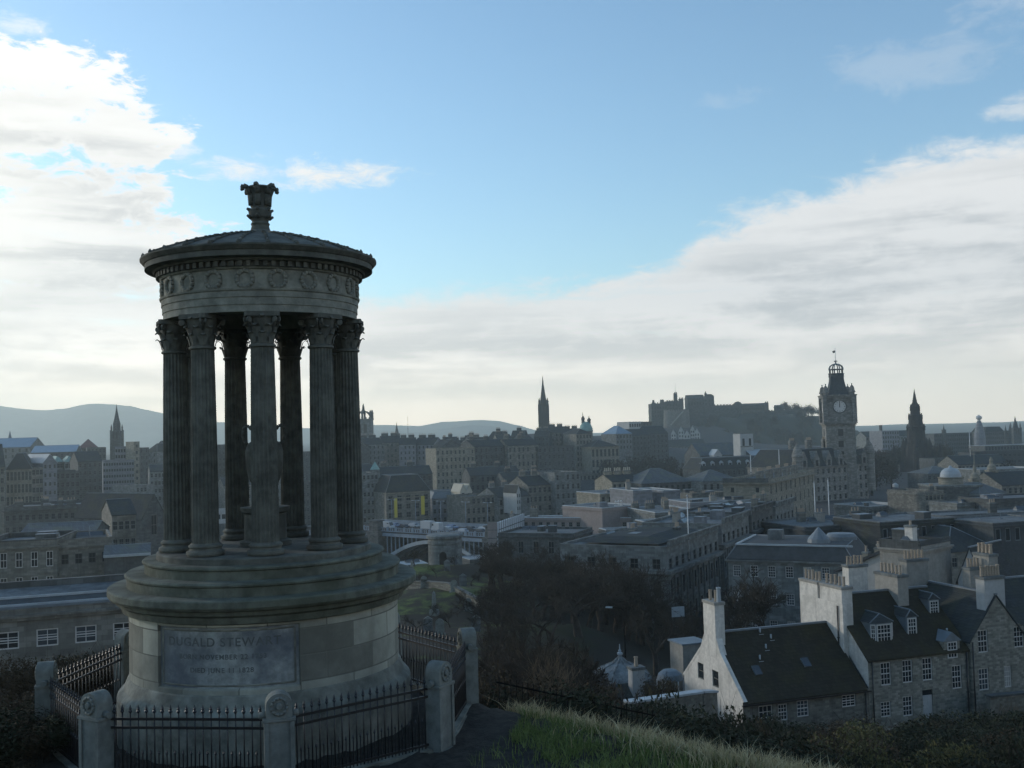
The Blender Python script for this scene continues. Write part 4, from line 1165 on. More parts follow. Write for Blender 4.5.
m = MB(); m.lathe([(.12, 0), (.2, .1), (.2, .22), (.08, .33), (.12, .44), (.05, .52), (.03, .95), (0, 1.0)], 8); m.build('finial', M_LEADP, dd, (0, 0, DZ(8.3)))
cq = P(637, 692, 87)
t = thing('outhouse', 'squat pale outhouse chimney block with a single pot right of the ogee dome', 'outhouse', (cq.x, cq.y, cq.z - 2.2), R(18))
m = MB(); m.box(-1.6, 1.6, -.8, 2.4, -1, 1.6); m.build('wall', M_RUBBLE2, t)
m = MB(); m.poly([(-1.8, -1.0, 1.6), (1.8, -1.0, 1.6), (1.8, .8, 2.8), (-1.8, .8, 2.8)]); m.poly([(1.8, 2.6, 1.6), (-1.8, 2.6, 1.6), (-1.8, .8, 2.8), (1.8, .8, 2.8)]); m.poly([(-1.8, -1, 1.58), (-1.8, 2.6, 1.58), (1.8, 2.6, 1.58), (1.8, -1, 1.58)])
for x in (-1.6, 1.6): m.poly([(x, -.8, 1.6), (x, 2.4, 1.6), (x, .8, 2.75)])
m.build('roof', M_SLATE, t)
chimney(t, 0, 0, 1.1, .9, .5, 4.3, 1, M_PALEWALL, .8, .17)
# shed with pale flat roof, and roof dome behind the white gable
q = P(690, 650, 96)
t = thing('shed', 'small pale flat roofed shed behind the white gable', 'shed', (q.x, q.y, q.z - 1.2), R(20))
m = MB(); m.box(-1.3, 1.2, -1.0, 1.4, -1, 1.9); m.build('wall', M_HARL2, t); m = MB(); m.box(-1.45, 1.35, -1.15, 1.55, 1.903, 2.05); m.build('roof', M_LEAD, t)
q = P(670, 679, 89)
t = thing('ribbed_canopy', 'low ribbed white canopy in the yard between the ogee dome and the white gable', 'canopy', (q.x, q.y, q.z - 1.0))
m = MB(); m.lathe([(1.15, 1.0), (1.0, 1.45), (.6, 1.75), (0, 1.85)], 14, sm=False); m.build('cover', M_LEAD, t)
for j in range(6):
    m = MB(); a = j * math.pi / 3; m.tube((1.1 * math.cos(a), 1.1 * math.sin(a), -.6), (1.1 * math.cos(a), 1.1 * math.sin(a), 1.0), .05, .05, 6); m.build('pole', M_POLE, t)
q = P(678, 612, 120)
t = thing('notice_board', 'pale blue notice board on two posts beside the street at the columned building', 'sign', (q.x, q.y, q.z - 3), R(10))
m = MB(); m.box(-.75, .75, -.05, .05, 2.45, 3.6); m.build('board', M_LEADP, t)
for s_ in (-.6, .6):
    m = MB(); m.tube((s_, .08, -1.5), (s_, .08, 3.4), .05, .05, 6); m.build('post', M_IRON, t)
# ------------------------------------------------------------------ the city
NBLD = 0
def B(name, label, cat, pxL, YL, pxR, YR, py, depth, zb=None, zmin=None, **kw):
    if kw.get('roof') == 'flat' and YL < 345 and 'clutter' not in kw: kw['clutter'] = int(min(9, max(1, (pxR - pxL) * YL / FPX * depth / 55)))
    """front from photo column pxL (YL metres off) to pxR (YR metres off), eaves seen at row py above the left end"""
    global NBLD; NBLD += 1
    if kw.get('roof') == 'flat' and YL < 345 and 'cornice' not in kw: kw['cornice'] = .28
    a = P(pxL, py, YL); ze = a.z
    c = PX(pxR, YR, ze)
    n = Vector((-(c.y - a.y), c.x - a.x)).normalized() * depth
    if zb is None: zb = min(gz(a.x, a.y), gz(c.x, c.y), gz(a.x + n.x, a.y + n.y), gz(c.x + n.x, c.y + n.y)) - 1.0
    if zmin is not None: zb = min(zb, zmin)
    zb = min(zb, ze - 3)
    return house(name, label, cat, (a.x, a.y), (c.x, c.y), depth, zb, ze, **kw)
T = 'stone_building'
def W(r, c, w=1.1, h=1.9, fh=3.3, drop=.7): return (r, c, w, h, fh, drop)
OLD = 'tenements packed along the old town ridge'
MUD = dict(nx=2, ny=2, fr=.10, bar=.05)
DKF = M_ASHL
# ---------------- left of the temple
B('office_building', 'long low building with a pale lead roof and wide white windows behind the left hedge', 'building', -95, 70, 178, 76, 618, 14, roof='flat', wall=M_ASH2, par=.1, clutter=0,
  win=(1, 7, 1.4, 1.2, 3.2, 1.5), wstyle=dict(nx=2, ny=3, fr=.09, bar=.05), copm=M_LEAD, cornice=.35, far=False)
lowb = [x for x in bpy.data.objects if x.name.startswith('office_building')][0]
m = MB()
Hl = P(-95, 618, 70).z - lowb.location.z
m.poly([(.4, .35, Hl + .2), (18.6, .35, Hl + .2), (18.6, 1.6, Hl + .55), (.4, 1.6, Hl + .55)], 1); m.poly([(.4, 1.6, Hl + .55), (18.6, 1.6, Hl + .55), (18.6, 4.0, Hl + .95), (.4, 4.0, Hl + .95)], 0)
m.box(.4, 18.6, 4.003, 4.5, Hl - .1, Hl + 1.4, 2)
m.build('lead_roof', [M_FELT, M_FELTD, M_ASHD], lowb)
m = MB(); m.box(.3, 18.6, 1.45, 1.62, Hl + .52, Hl + .68); m.box(.3, 18.6, .2, .36, Hl + .16, Hl + .3); m.build('pale_gutter', M_LEADP, lowb)
B(T, 'grey brown building with tall white framed windows under a pale gutter, left edge', 'building', -20, 150, 57, 152, 543, 14, roof='flat', wall=M_ASH2, win=(3, 5, .95, 2.2, 3.6, 1.6), fm=M_WHITE, copm=M_ASHD)
B(T, 'flat roofed grey brown building joined right of the white bay windows', 'building', 58, 153, 112, 156, 541, 14, roof='flat', wall=M_ASH2, win=(3, 4, 1.0, 1.5, 3.6, 2.0))
B('pale_roof_shed', 'low building with a pale blue gabled roof edge behind the bay windowed building', 'building', 18, 172, 94, 174, 537, 12, roof='gable', rh=1.5, wall=M_ASHD, roofm=M_SLATEB)
B(T, 'stone gable fronted block with rows of narrow windows left of the temple steps', 'building', 112, 190, 136, 192, 516, 14, roof='gable', rh=2.5, wall=M_ASH2, win=(4, 4, .8, 1.6, 3.2, 1.0))
B('dark_shed', 'dark shed with a pale strip of roof beside the temple steps', 'shed', 104, 150, 150, 152, 556, 8, roof='gable', rh=.9, wall=M_ASHD, roofm=M_SLATEB)
B('stone_church', 'dark gabled church front with a pointed window beside the left column', 'church', 142, 230, 166, 236, 519, 22, roof='gabley', rh=5.2, wall=M_ASHD, win=(1, 1, 1.6, 4.4, 3, -.6))
B(T, 'big dark flat topped block behind the pale gabled gutter', 'building', 4, 300, 82, 306, 508, 22, roof='flat', wall=M_ASHD, win=W(4, 12, 1.0, 1.6, 3.4, 2.2), cornice=.6, copm=M_FELTD)
B(T, 'long grey block behind the dark shed left of the temple', 'building', 72, 330, 140, 330, 513, 18, roof='flat', wall=M_ASH, roofm=M_LEAD, win=W(4, 12), copm=M_LEAD)
B(T, 'pilastered building with three white dormers in a dark steep roof, far left', 'building', 6, 385, 32, 388, 470, 18, roof='mansard', rh=6, wall=M_ASHL, win=W(3, 7, .9, 3.2, 4.6, .8))
B(T, 'narrow brown block right of the three white dormers', 'building', 32, 388, 43, 390, 468, 16, roof='flat', wall=M_ASH2, win=W(4, 3))
B(T, 'bluish gable ended tenement with a pale sloping skew, left background', 'building', 43, 392, 57, 396, 463, 18, roof='gabley', rh=3.2, wall=M_GREYB, roofm=M_LEADP, win=W(4, 3, .8, 1.4))
B(T, 'steep roofed dark building cut by the left edge', 'building', -30, 370, 5, 376, 468, 18, roof='gable', rh=8, wall=M_ASH2, win=W(4, 6))
B(T, 'dark building below the green copper roofs', 'building', 55, 400, 80, 404, 472, 18, roof='flat', wall=M_ASHD, win=W(4, 5), copm=M_FELTD)
for i, (x0, x1) in enumerate(((54, 63), (65, 75))):
    B('copper_roofed_block', ('left' if i == 0 else 'right') + ' one of the two small blocks with pale green copper roofs', 'building', x0, 440, x1, 442, 462, 12, roof='hip', rh=2.4, wall=M_ASH, roofm=M_COPPER, win=W(3, 3), group='blocks with copper roofs')
B(T, 'dark tenement left of the blue grey tower block', 'building', 78, 420, 102, 425, 462, 18, roof='gable', rh=4, wall=M_ASHD, win=W(5, 5, .9, 1.5, 3.1))
B('blue_roofed_hall', 'low hall with a long blue roof and small pointed spire, far left', 'hall', -40, 560, 30, 566, 449, 30, roof='gable', rh=5, wall=M_ASH, roofm=M_BLUE, win=W(2, 10))
q = P(10, 441, 580)
sp = thing('roof_spirelet', 'tiny pointed spirelet on the blue hall roof, far left', 'spire', (q.x, q.y, q.z - 3)); m = MB(); m.lathe([(1.6, -3), (1.6, 3), (1.9, 3.2), (.9, 5), (.2, 8), (0, 9)], 8, sm=False); m.build('spire', M_LEAD, sp)
B('blue_roofed_hall', 'second long blue roofed hall right of the spirelet, with two dark chimney blocks', 'hall', 31, 540, 76, 546, 453, 26, roof='gable', rh=3.4, wall=M_ASHD, roofm=M_BLUE, win=W(2, 8), chim=[dict(x=2.5, y=16, w=2.4, d=1.2, z0=5, z1=30.5, npots=0), dict(x=7.5, y=16, w=3.6, d=1.2, z0=5, z1=30.5, npots=0)])
B('red_roofed_block', 'block with a dull red hipped roof left of the dark spire', 'building', 79, 600, 98, 604, 448, 20, roof='hip', rh=5, wall=M_ASHD, roofm=M_REDROOF, win=W(3, 5))
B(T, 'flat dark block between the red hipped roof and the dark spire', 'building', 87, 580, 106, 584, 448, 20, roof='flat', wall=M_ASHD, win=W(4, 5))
# tower block with the old tower before the spire
B('tower_block', 'blue grey tower block with a grid of small windows below the dark spire', 'tower block', 103, 470, 134, 476, 461, 18, roof='flat', wall=M_GREYB, win=(9, 12, .9, 1.3, 2.7, 1.0), wstyle=dict(nx=1, ny=1, fr=.10), copm=M_GREYB)
B('tower_block', 'upper pale stage rising from the blue grey tower block', 'tower block', 115, 490, 128.5, 492, 447, 12, roof='flat', wall=M_GREYB, win=(3, 5, .9, 1.6, 2.8, 1.0), wstyle=dict(nx=1, ny=1, fr=.1))
B('narrow_tower', 'narrow pale tower at the right side of the tower block', 'tower', 134, 485, 139.5, 487, 442, 8, roof='flat', wall=M_ASHL, win=(8, 1, .9, 1.4, 3, 1.2))
tops = [(139, 148, 446, 500), (146, 156, 450, 520), (154, 164, 447, 540), (160, 172, 441, 560), (150, 168, 470, 420), (136, 154, 484, 380), (168, 186, 452, 530), (184, 204, 447, 560), (202, 216, 450, 545), (214, 232, 443, 570), (230, 248, 449, 550), (246, 266, 444, 560), (264, 284, 450, 540), (282, 302, 445, 560), (300, 320, 450, 545), (318, 338, 443, 560), (336, 356, 447, 550),
        (166, 196, 480, 420), (194, 226, 476, 430), (224, 254, 484, 410), (252, 286, 478, 425), (284, 316, 482, 415), (314, 348, 477, 425), (344, 362, 470, 430)]
rg = random.Random(11)
for i, (x0, x1, py, Yd) in enumerate(tops):
    wl = rg.choice([M_ASHD, M_ASH, M_ASH2, M_ASHD])
    B('tenement', 'sooty old tenement in the packed rows seen between and beside the temple columns', 'tenement', x0, Yd, x1 + 1, Yd + rg.uniform(-6, 8), py + 2, rg.uniform(12, 18), roof=rg.choice(['gable', 'gable', 'gabley', 'flat', 'hip']), rh=rg.uniform(2.5, 4.5), wall=wl,
      win=W(6, max(2, int((x1 - x0) / 3.4)), .9, 1.5, 3.1), group='tenements seen between the temple columns')
B('white_block', 'small white fronted block seen low between the left columns', 'building', 216, 350, 231, 352, 511, 10, zb=P(216, 524, 350).z, roof='flat', wall=M_PALEWALL, win=(2, 3, 1.2, 1.6, 3.2, 1.2), wstyle=dict(nx=1, ny=1, fr=.05))

# ---------------- old town ridge right of the temple
ridge = [(352, 366, 444, 575), (364, 384, 441, 560), (382, 401, 439, 566), (399, 415, 441, 556), (413, 433, 441, 560), (432, 442, 443, 548), (441, 452, 440, 580), (450, 464, 443, 600), (463, 476, 438, 610), (474, 490, 440, 590), (488, 500, 434, 615),
         (498, 512, 437, 600), (511, 524, 433, 620), (523, 535, 438, 600), (534, 548, 433, 625), (547, 562, 429, 640), (561, 576, 431, 635)]
lab = {2: 'tenement below the small thin spire, with a continuous row of chimneys', 3: 'dull tenement with a narrow front in the long ridge terrace', 4: 'pale grey tenement with many small windows in the ridge terrace', 15: 'tenement block at the foot of the tall dark spire'}
for i, (x0, x1, py, Yd) in enumerate(ridge):
    wl = [M_ASHD, M_ASH, M_ASH2, M_GREYB, M_GREYB][i % 5] if i < 6 else rg.choice([M_ASHD, M_ASH, M_ASHD, M_ASH2])
    a = P(x0, 440, Yd); L_ = (x1 - x0) * Yd / FPX
    H_ = P(x0, py + 3, Yd).z
    t_ = B('tenement', lab.get(i, 'tall dark tenement on the old town skyline right of the temple'), 'tenement', x0, Yd, x1 + .6, Yd + rg.uniform(-5, 8), py + 4, 14, roof='gable', rh=3.6, wall=wl,
           win=(7, max(3, int(L_ / 1.9)), .85, 1.5, 2.9, .6), group='tenements on the old town skyline')
    Hh = -t_.location.z + H_ - .5
    for k in range(2 if L_ > 8 else 1):
        chimney(t_, L_ * (.25 + .5 * k) if L_ > 8 else L_ / 2, 7, L_ * .36, .9, Hh + 2, Hh + 5.2, 5, M_ASHD, .8, .14, 'x')
mid = [('tenement', 'narrow dull tenement with a turquoise roof turret beside the right column', 354, 380, 378, 384, 474, M_ASH, 'flat', W(6, 6, .9, 1.5, 3.1)),
       ('tenement', 'sooty block rising behind the yellow bannered building', 378, 420, 432, 426, 476, M_ASHD, 'gable', W(4, 10)),
       ('tenement', 'warm stone block with a pale vertical strip of windows, on the slope below the ridge', 436, 490, 474, 498, 449, M_ASHL, 'flat', (6, 9, .9, 1.8, 3.4, .9)),
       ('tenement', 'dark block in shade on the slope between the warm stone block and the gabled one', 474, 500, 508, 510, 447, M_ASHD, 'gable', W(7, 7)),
       ('tenement', 'gabled tenement with tall paired windows below the skyline chimneys', 508, 505, 538, 512, 446, M_ASH2, 'gable', (6, 7, 1.0, 2.2, 3.5, .8)),
       ('tenement', 'broad dark block on the slope under the tall spire', 538, 510, 574, 520, 447, M_ASHD, 'flat', W(6, 8)),
       ('tenement', 'low bluish roofed range on the slope left of the valley terrace', 470, 440, 520, 446, 476, M_ASHD, 'gable', W(4, 10)),
       ('tenement', 'long range with a pale gutter line below the gabled tenement', 505, 430, 562, 438, 481, M_ASHD, 'gable', W(4, 12)),
       ('tenement', 'grey dormered range with a row of square windows left of the cream gables', 432, 395, 462, 399, 499, M_GREYB, 'mansard', (3, 6, 1.0, 1.6, 3.2, .7)),
       ('tenement', 'brown tenement wall right of the cream gables', 466, 365, 500, 372, 497, M_ASH2, 'flat', W(5, 7)),
       ('tenement', 'pale brown terrace front behind the bridge deck', 499, 368, 530, 376, 498, M_ASH, 'gable', W(5, 7)),
       ('tenement', 'plain brown block left of the grey valley terrace', 528, 378, 556, 384, 486, M_ASH2, 'gable', W(5, 6)),
       ('tenement', 'grey valley terrace with a flat light roof edge below the dark slope', 555, 380, 580, 386, 473, M_ASH, 'flat', (6, 5, 1.0, 1.9, 3.4, .8))]
for nm, lb, x0, y0, x1, y1, py, wl, rf, wn in mid:
    rr = dict(gable=3.2, flat=3, mansard=2.6, gabley=4)[rf]
    L_ = (x1 - x0) * y0 / FPX
    t_ = B(nm, lb, 'tenement', x0, y0, x1 + .5, y1, py, 15, roof=rf, rh=rr, wall=wl, win=wn, roofm=M_SLATE if rf != 'mansard' else M_LEAD)
    if rf == 'gable':
        Hh = P(x0, py, y0).z - t_.location.z
        for k in (.12, .62): chimney(t_, L_ * k + .8, 7.5, 2.4, .9, Hh + 1.5, Hh + 5.0, 4, wl, .8, .14, 'x')
q = P(375, 470, 386)
o = thing('roof_turret', 'small turquoise pyramid turret roof beside the right column', 'turret', (q.x, q.y, q.z - 1)); m = MB(); m.box(-1.5, 1.5, -1.5, 1.5, -2, 1.2); m.build('wall', M_ASH, o); m = MB(); m.lathe([(2.3, 1.2), (0, 4.2)], 4, sm=False, a0=R(45)); m.build('roof', M_COPPER, o)
# yellow bannered building
bn = B(T, 'stone building with two tall yellow banners above the bridge', 'building', 386, 372, 430, 380, 493, 16, roof='mansard', rh=6, wall=M_ASH2, win=(4, 5, 1.7, 1.9, 3.0, 1.2), wstyle=dict(nx=2, ny=2, fr=.1), base_band=None)
Hb = P(386, 493, 372).z - bn.location.z
m = MB(); m.box(-.2, 16, -.3, -.01, Hb - .4, Hb - .05); m.box(2, 14, -.25, -.01, Hb - 2.1, Hb - 1.8); m.build('string_course', M_ASHL, bn)
for i, (x0, x1, ya, yb_) in enumerate(((394, 397.6, 498.5, 517.5), (420.8, 425, 496, 514.5))):
    a = P(x0, ya, 371.2); c = P(x1, yb_, 371.2)
    o = thing('banner', ('left' if i == 0 else 'right') + ' hand yellow banner hanging on the stone front above the bridge', 'banner', ((a.x + c.x) / 2, 371.2, c.z), bn.rotation_euler.z, group='yellow banners')
    m = MB(); m.box(-(c.x - a.x) / 2, (c.x - a.x) / 2, -.03, .03, 0, a.z - c.z); m.build('cloth', M_YELLOW, o)
    m = MB(); m.tube((0, .05, a.z - c.z + .1), (0, 1.6 + 3 * i, a.z - c.z + .1), .06, .06, 6); m.build('bracket', M_IRON, o)
# cream twin gables
for i, x in enumerate((463, 469)):
    B('cream_gabled_house', ('left' if i == 0 else 'right') + ' of the two small cream gables above the bridge', 'house', x - 2.8, 390 + i, x + 3.0, 391 + i, 491.5, 9, roof='gabley', rh=2.6, wall=M_CREAM, roofm=M_CREAM, win=(3, 1, 1.1, 1.8, 3, .6), group='cream gables')
o = B('ornate_gable_house', 'narrow pale fronted house with a pointed oriel above the bridge', 'house', 516.5, 362, 520.5, 363, 492, 8, zb=P(516.5, 514, 362).z, roof='gabley', rh=2.2, wall=M_PALEWALL, win=(5, 2, .5, 1.2, 2.2, .7))
# bank with the teal dome, blue tent roof, white block
B('bank_building', 'warm stone palace front with tall columned windows right of the dark spire', 'bank', 591, 600, 619, 606, 447, 20, roof='hip', rh=4, wall=M_ASHL, win=(4, 7, 1.4, 4.2, 6.0, 1.5), cornice=.8)
B('bank_building', 'rubbly base storey in shade below the warm columned bank front', 'bank', 575, 585, 622, 590, 474, 14, roof='flat', wall=M_ASH2, win=(2, 12, 1.2, 2.2, 4, 1.2))
B(T, 'brown block below the teal dome', 'building', 576, 612, 592, 616, 434, 18, roof='hip', rh=3, wall=M_ASH2, win=W(6, 5))
q = P(586, 431, 622)
o = thing('domed_cupola', 'teal green dome with two dark lanterns on the skyline right of the spire', 'dome', (q.x, q.y, q.z - 8))
m = MB(); m.lathe([(4.0, -6), (4.0, 7.5), (4.4, 8)], 16, sm=False); m.build('drum', M_ASH, o)
m = MB(); m.lathe([(4.2, 8), (4.0, 9.5), (3.3, 11.4), (2.0, 13), (.8, 13.6)], 16); m.build('dome', M_COPPER, o)
for x, h_ in ((-1.6, 3.6), (2.0, 1.8)):
    m = MB(); m.lathe([(.95, 12.2), (.95, 13.2 + h_ * .5), (1.2, 13.4 + h_ * .5), (.9, 14.3 + h_ * .5), (.25, 14.9 + h_ * .6), (.12, 15 + h_ * 1.1), (0, 15 + h_ * 1.3)], 10, c=(x, 0, 0)); m.build('lantern', M_ASHD, o)
B('blue_tent_roof', 'building with a bright blue tent like roof left of the white skyline block', 'building', 616, 640, 632, 646, 434, 16, roof='hip', rh=5, wall=M_ASH, roofm=M_BLUE, win=W(3, 5))
B('white_block', 'white fronted block on the skyline just left of the castle', 'building', 629, 700, 641, 705, 422, 14, roof='flat', wall=M_PALEWALL, win=(4, 5, 1.4, 2.2, 4.2, 1.2))
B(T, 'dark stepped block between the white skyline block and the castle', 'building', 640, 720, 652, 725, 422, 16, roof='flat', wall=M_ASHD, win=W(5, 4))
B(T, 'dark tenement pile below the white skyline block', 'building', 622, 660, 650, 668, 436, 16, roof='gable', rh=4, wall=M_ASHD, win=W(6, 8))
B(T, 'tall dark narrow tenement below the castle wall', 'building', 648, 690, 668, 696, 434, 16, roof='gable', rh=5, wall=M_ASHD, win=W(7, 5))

for nm_, zz_, dd_ in (('pale_roof_shed', 0, 0), ('dark_shed', 0, 0)):
    o_ = [x for x in bpy.data.objects if x.name.startswith(nm_)][0]; w_ = [c for c in o_.children if c.name.startswith('wall')][0]; Lx = max(v.co.x for v in w_.data.vertices); Hx = max(v.co.z for v in w_.data.vertices if v.co.y < .01)
    m = MB(); m.box(-.1, Lx + .1, -.42, -.22, Hx - .25, Hx + .12); m.build('gutter', M_LEADP, o_)

# ---------------- the bridge over the valley
def at_z(px, Yd, z):
    p = PX(px, Yd, z); return p
bz = P(380, 527, 339).z
ba, bb = PX(334, 353, bz), PX(524, 301, bz)
bL = math.hypot(bb.x - ba.x, bb.y - ba.y); bang = math.atan2(bb.y - ba.y, bb.x - ba.x)
br = thing('road_bridge', 'long road bridge with pale blue iron arches and railings across the valley', 'bridge', (ba.x, ba.y, bz - 1.3), bang)
def bloc(px, Yd, py):
    return local(br, P(px, py, Yd))
s0 = bloc(383, 338, 552); s1 = bloc(490, 310.5, 560)
m = MB(); m.box(0, bL, 0, 22, -1.1, -.004); m.build('deck', M_ASPH, br)
m = MB(); m.box(0, bL, -.5, -.02, -1.5, -.5); m.build('fascia', M_BLUEIRON, br)
NP = 44
m = MB(); m.box(0, bL, -.25, -.12, 1.18, 1.36); m.box(0, bL, -.25, -.1, -.01, .2)
for i in range(NP * 2): m.box(bL * i / NP / 2 + .3, bL * i / NP / 2 + .55, -.22, -.12, .2, 1.18)
m.build('parapet', M_BLUEIRON, br)
for i in range(NP // 2):
    m = MB(); m.box(-.35, .35, -.32, -.05, -.02, 1.6); m.build('parapet_post', M_BLUEIRON, br, (bL * i / (NP // 2) + .1, 0, 0))
m = MB(); m.box(0, bL, 22.0, 22.2, -.01, 1.3); m.build('parapet', M_BLUEIRON, br)
span = s1.x - s0.x; zs = -9.0; crown = -1.9
def arch_pts(x0, n=24):
    return [(x0 + span * i / n, zs + (crown - zs) * (1 - (2 * i / n - 1) ** 2)) for i in range(n + 1)]
for k, x0 in enumerate((s0.x, s0.x - span - 5, s0.x + span + 5)):
    q = arch_pts(x0)
    for y in ((0.0, 5.3, 11, 16.5, 21.4) if k == 0 else (0.0, 11)):
        m = MB()
        for (xa, za), (xb, zb_) in zip(q, q[1:]):
            m.poly([(xa, y, za - 1.15), (xb, y, zb_ - 1.15), (xb, y, zb_), (xa, y, za)]); m.poly([(xa, y + .5, za), (xb, y + .5, zb_), (xb, y + .5, zb_ - 1.15), (xa, y + .5, za - 1.15)])
            m.poly([(xa, y, za), (xb, y, zb_), (xb, y + .5, zb_), (xa, y + .5, za)]); m.poly([(xa, y + .5, za - 1.15), (xb, y + .5, zb_ - 1.15), (xb, y, zb_ - 1.15), (xa, y, za - 1.15)])
        m.build('arch_rib', M_LEADP if y == 0 else M_FELTD, br)  # front rib pale, rear ribs dark: shade under the deck put into the colour
    m = MB()
    for i in range(1, 24):
        xa, za = q[i]
        if za < -2.6: m.box(xa - .16, xa + .16, .05, .4, za, -1.1)
    m.build('spandrel_posts', M_BLUEIRON, br)
for x in (s0.x - 2.5, s1.x + 2.5, s0.x - span - 7.5):
    m = MB(); m.box(-2.4, 2.4, -2.0, 24, -28, -1.4); m.box(-2.7, 2.7, -2.3, 1.2, -1.4, .0); m.box(-2.0, 2.0, -1.8, .9, .0, 3.2, top=.15); m.box(-2.3, 2.3, -2.1, 1.1, 3.2, 3.6)
    m.build('pier', M_ASHD, br, (x, 0, 0))

def make_car(mat, label, loc, rz, L=4.2, Wd=1.7, Hh=1.45, name='car', cat='car', group=None, van=False):
    c = thing(name, label, cat, loc, rz, group)
    m = MB()
    side = [(-L / 2, .35), (L / 2, .35), (L / 2, .75), (L * .30, .92), (L * .14, Hh), (-L * .30, Hh), (-L * .46, .95), (-L / 2, .85)] if not van else \
           [(-L / 2, .4), (L / 2, .4), (L / 2, 1.0), (L * .40, 1.25), (L * .30, Hh), (-L / 2, Hh)]
    wt = [1, 1, 1, .97, .84, .84, .97, 1] if not van else [1, 1, 1, .98, .93, .93]
    a = [(x, -Wd / 2 * k, z) for (x, z), k in zip(side, wt)]; b_ = [(x, Wd / 2 * k, z) for (x, z), k in zip(side, wt)]
    m.poly(a); m.poly(b_[::-1])
    for i in range(len(a)): m.poly([a[(i + 1) % len(a)], a[i], b_[i], b_[(i + 1) % len(a)]])
    m.build('body', mat, c)
    g = MB()
    for s in (-1, 1):
        y = s * Wd / 2 * .93
        q = [(L * .26, y, .95), (L * .13, y * .93, Hh - .1), (-L * .28, y * .93, Hh - .1), (-L * .40, y, .98)] if not van else [(L * .38, y * 1.04, 1.2), (L * .29, y * 1.02, Hh - .3), (L * .15, y * 1.02, Hh - .3), (L * .15, y * 1.04, 1.2)]
        g.poly(q if s > 0 else q[::-1])
    xs = ((L * .295, .95, L * .15, Hh - .06), (-L * .45, 1.0, -L * .305, Hh - .06)) if not van else ((L * .402, 1.27, L * .31, Hh - .1),)
    for x0, z0, x1, z1 in xs:
        d = .02 if x0 > 0 else -.02
        q = [(x0 + d, -Wd * .42, z0), (x0 + d, Wd * .42, z0), (x1 + d, Wd * .37, z1), (x1 + d, -Wd * .37, z1)]
        g.poly(q if x0 > 0 else q[::-1])
    g.build('windows', M_GLASS, c)
    for x in (-L * .31, L * .31):
        for s in (-1, 1):
            w = MB(); w.tube((x, s * (Wd / 2 - .2), .32), (x, s * (Wd / 2 + .02), .32), .32, .32, 12); w.tube((x, s * (Wd / 2 + .02), .32), (x, s * (Wd / 2 + .03), .32), .17, .17, 10, 1); w.build('wheel', [M_RUBBER, M_LEAD], c)
    return c
M_CARW = surf('white_car_paint', (.45, .47, .48), .03, 1, .3, 0, .05, spec=.5)
M_CARS = surf('silver_car_paint', (.35, .38, .42), .03, 1, .3, 0, .05, spec=.5)
M_CARD = surf('dark_car_paint', (.03, .035, .05), .03, 1, .3, 0, .05, spec=.5)
M_CARB = surf('blue_car_paint', (.10, .17, .30), .03, 1, .3, 0, .05, spec=.5)
def on_bridge(px, yl):
    lo, hi = 0, bL
    c, s = math.cos(bang), math.sin(bang)
    for _ in range(40):
        x = (lo + hi) / 2
        p = (ba.x + x * c - yl * s, ba.y + x * s + yl * c, bz)
        if proj(p)[0] < px: lo = x
        else: hi = x
    return (p[0], p[1], bz - 1.3)
make_car(M_CARW, 'white panel van crossing the left end of the bridge', on_bridge(387, 6), bang, 5.6, 2.0, 2.4, 'van', 'van', van=True)
t = make_car(M_CARW, 'white box lorry crossing the middle of the bridge', on_bridge(437, 6), bang + math.pi, 3.6, 2.3, 2.9, 'lorry', 'lorry', van=True)
m = MB(); m.box(2.0, 6.2, -1.15, 1.15, .9, 3.3); m.build('box_body', M_CARW, t)
for x in (3.0, 5.4):
    for s in (-1, 1):
        w = MB(); w.tube((x, s * .95, .42), (x, s * 1.2, .42), .42, .42, 12); w.build('wheel', M_RUBBER, t)
m = MB(); m.box(-1.5, 6.2, -.4, .4, .55, .88); m.build('chassis', M_IRON, t)
for px, y, mt, lb in ((403, 9, M_CARD, 'dark car following the white van on the bridge'), (414, 14, M_CARS, 'silver car on the far lane of the bridge, left of the lorry'), (462, 6, M_CARS, 'silver car on the bridge right of the lorry'),
                      (471, 13, M_CARD, 'dark car on the far lane of the bridge, right of the lorry'), (452, 15, M_CARB, 'blue car on the far lane beside the white lorry')):
    make_car(mt, lb, on_bridge(px, y), bang + (0 if y > 10 else math.pi), group='traffic on the bridge')
for px, y, mt, lb in ((395, 12, M_CARB, 'blue car right of the white van on the far lane'), (446, 9, M_CARW, 'white car just behind the white lorry'), (479, 8, M_CARD, 'dark car near the right end of the bridge'), (484, 14, M_CARS, 'silver car on the far lane at the right end of the bridge')):
    make_car(mt, lb, on_bridge(px, y), bang + (0 if y > 10 else math.pi), group='traffic on the bridge')
for i, px in enumerate((392, 416, 441, 466, 488)):
    x_, y_, z_ = on_bridge(px, 20)
    t = thing('bridge_lamp', 'tall twin lamp standard along the far side of the bridge', 'street lamp', (x_, y_, z_), bang, 'lamp standards on the bridge')
    m = MB(); m.tube((0, 0, 0), (0, 0, 8.5), .13, .08, 6); m.tube((-1.2, 0, 8.4), (1.2, 0, 8.4), .06, .06, 5); m.build('pole', M_BLUEIRON, t)
    for s_ in (-1, 1):
        m = MB(); m.box(s_ * 1.5 - .4, s_ * 1.5 + .4, -.15, .15, 8.35, 8.55); m.build('lamp_head', M_LEADP, t)
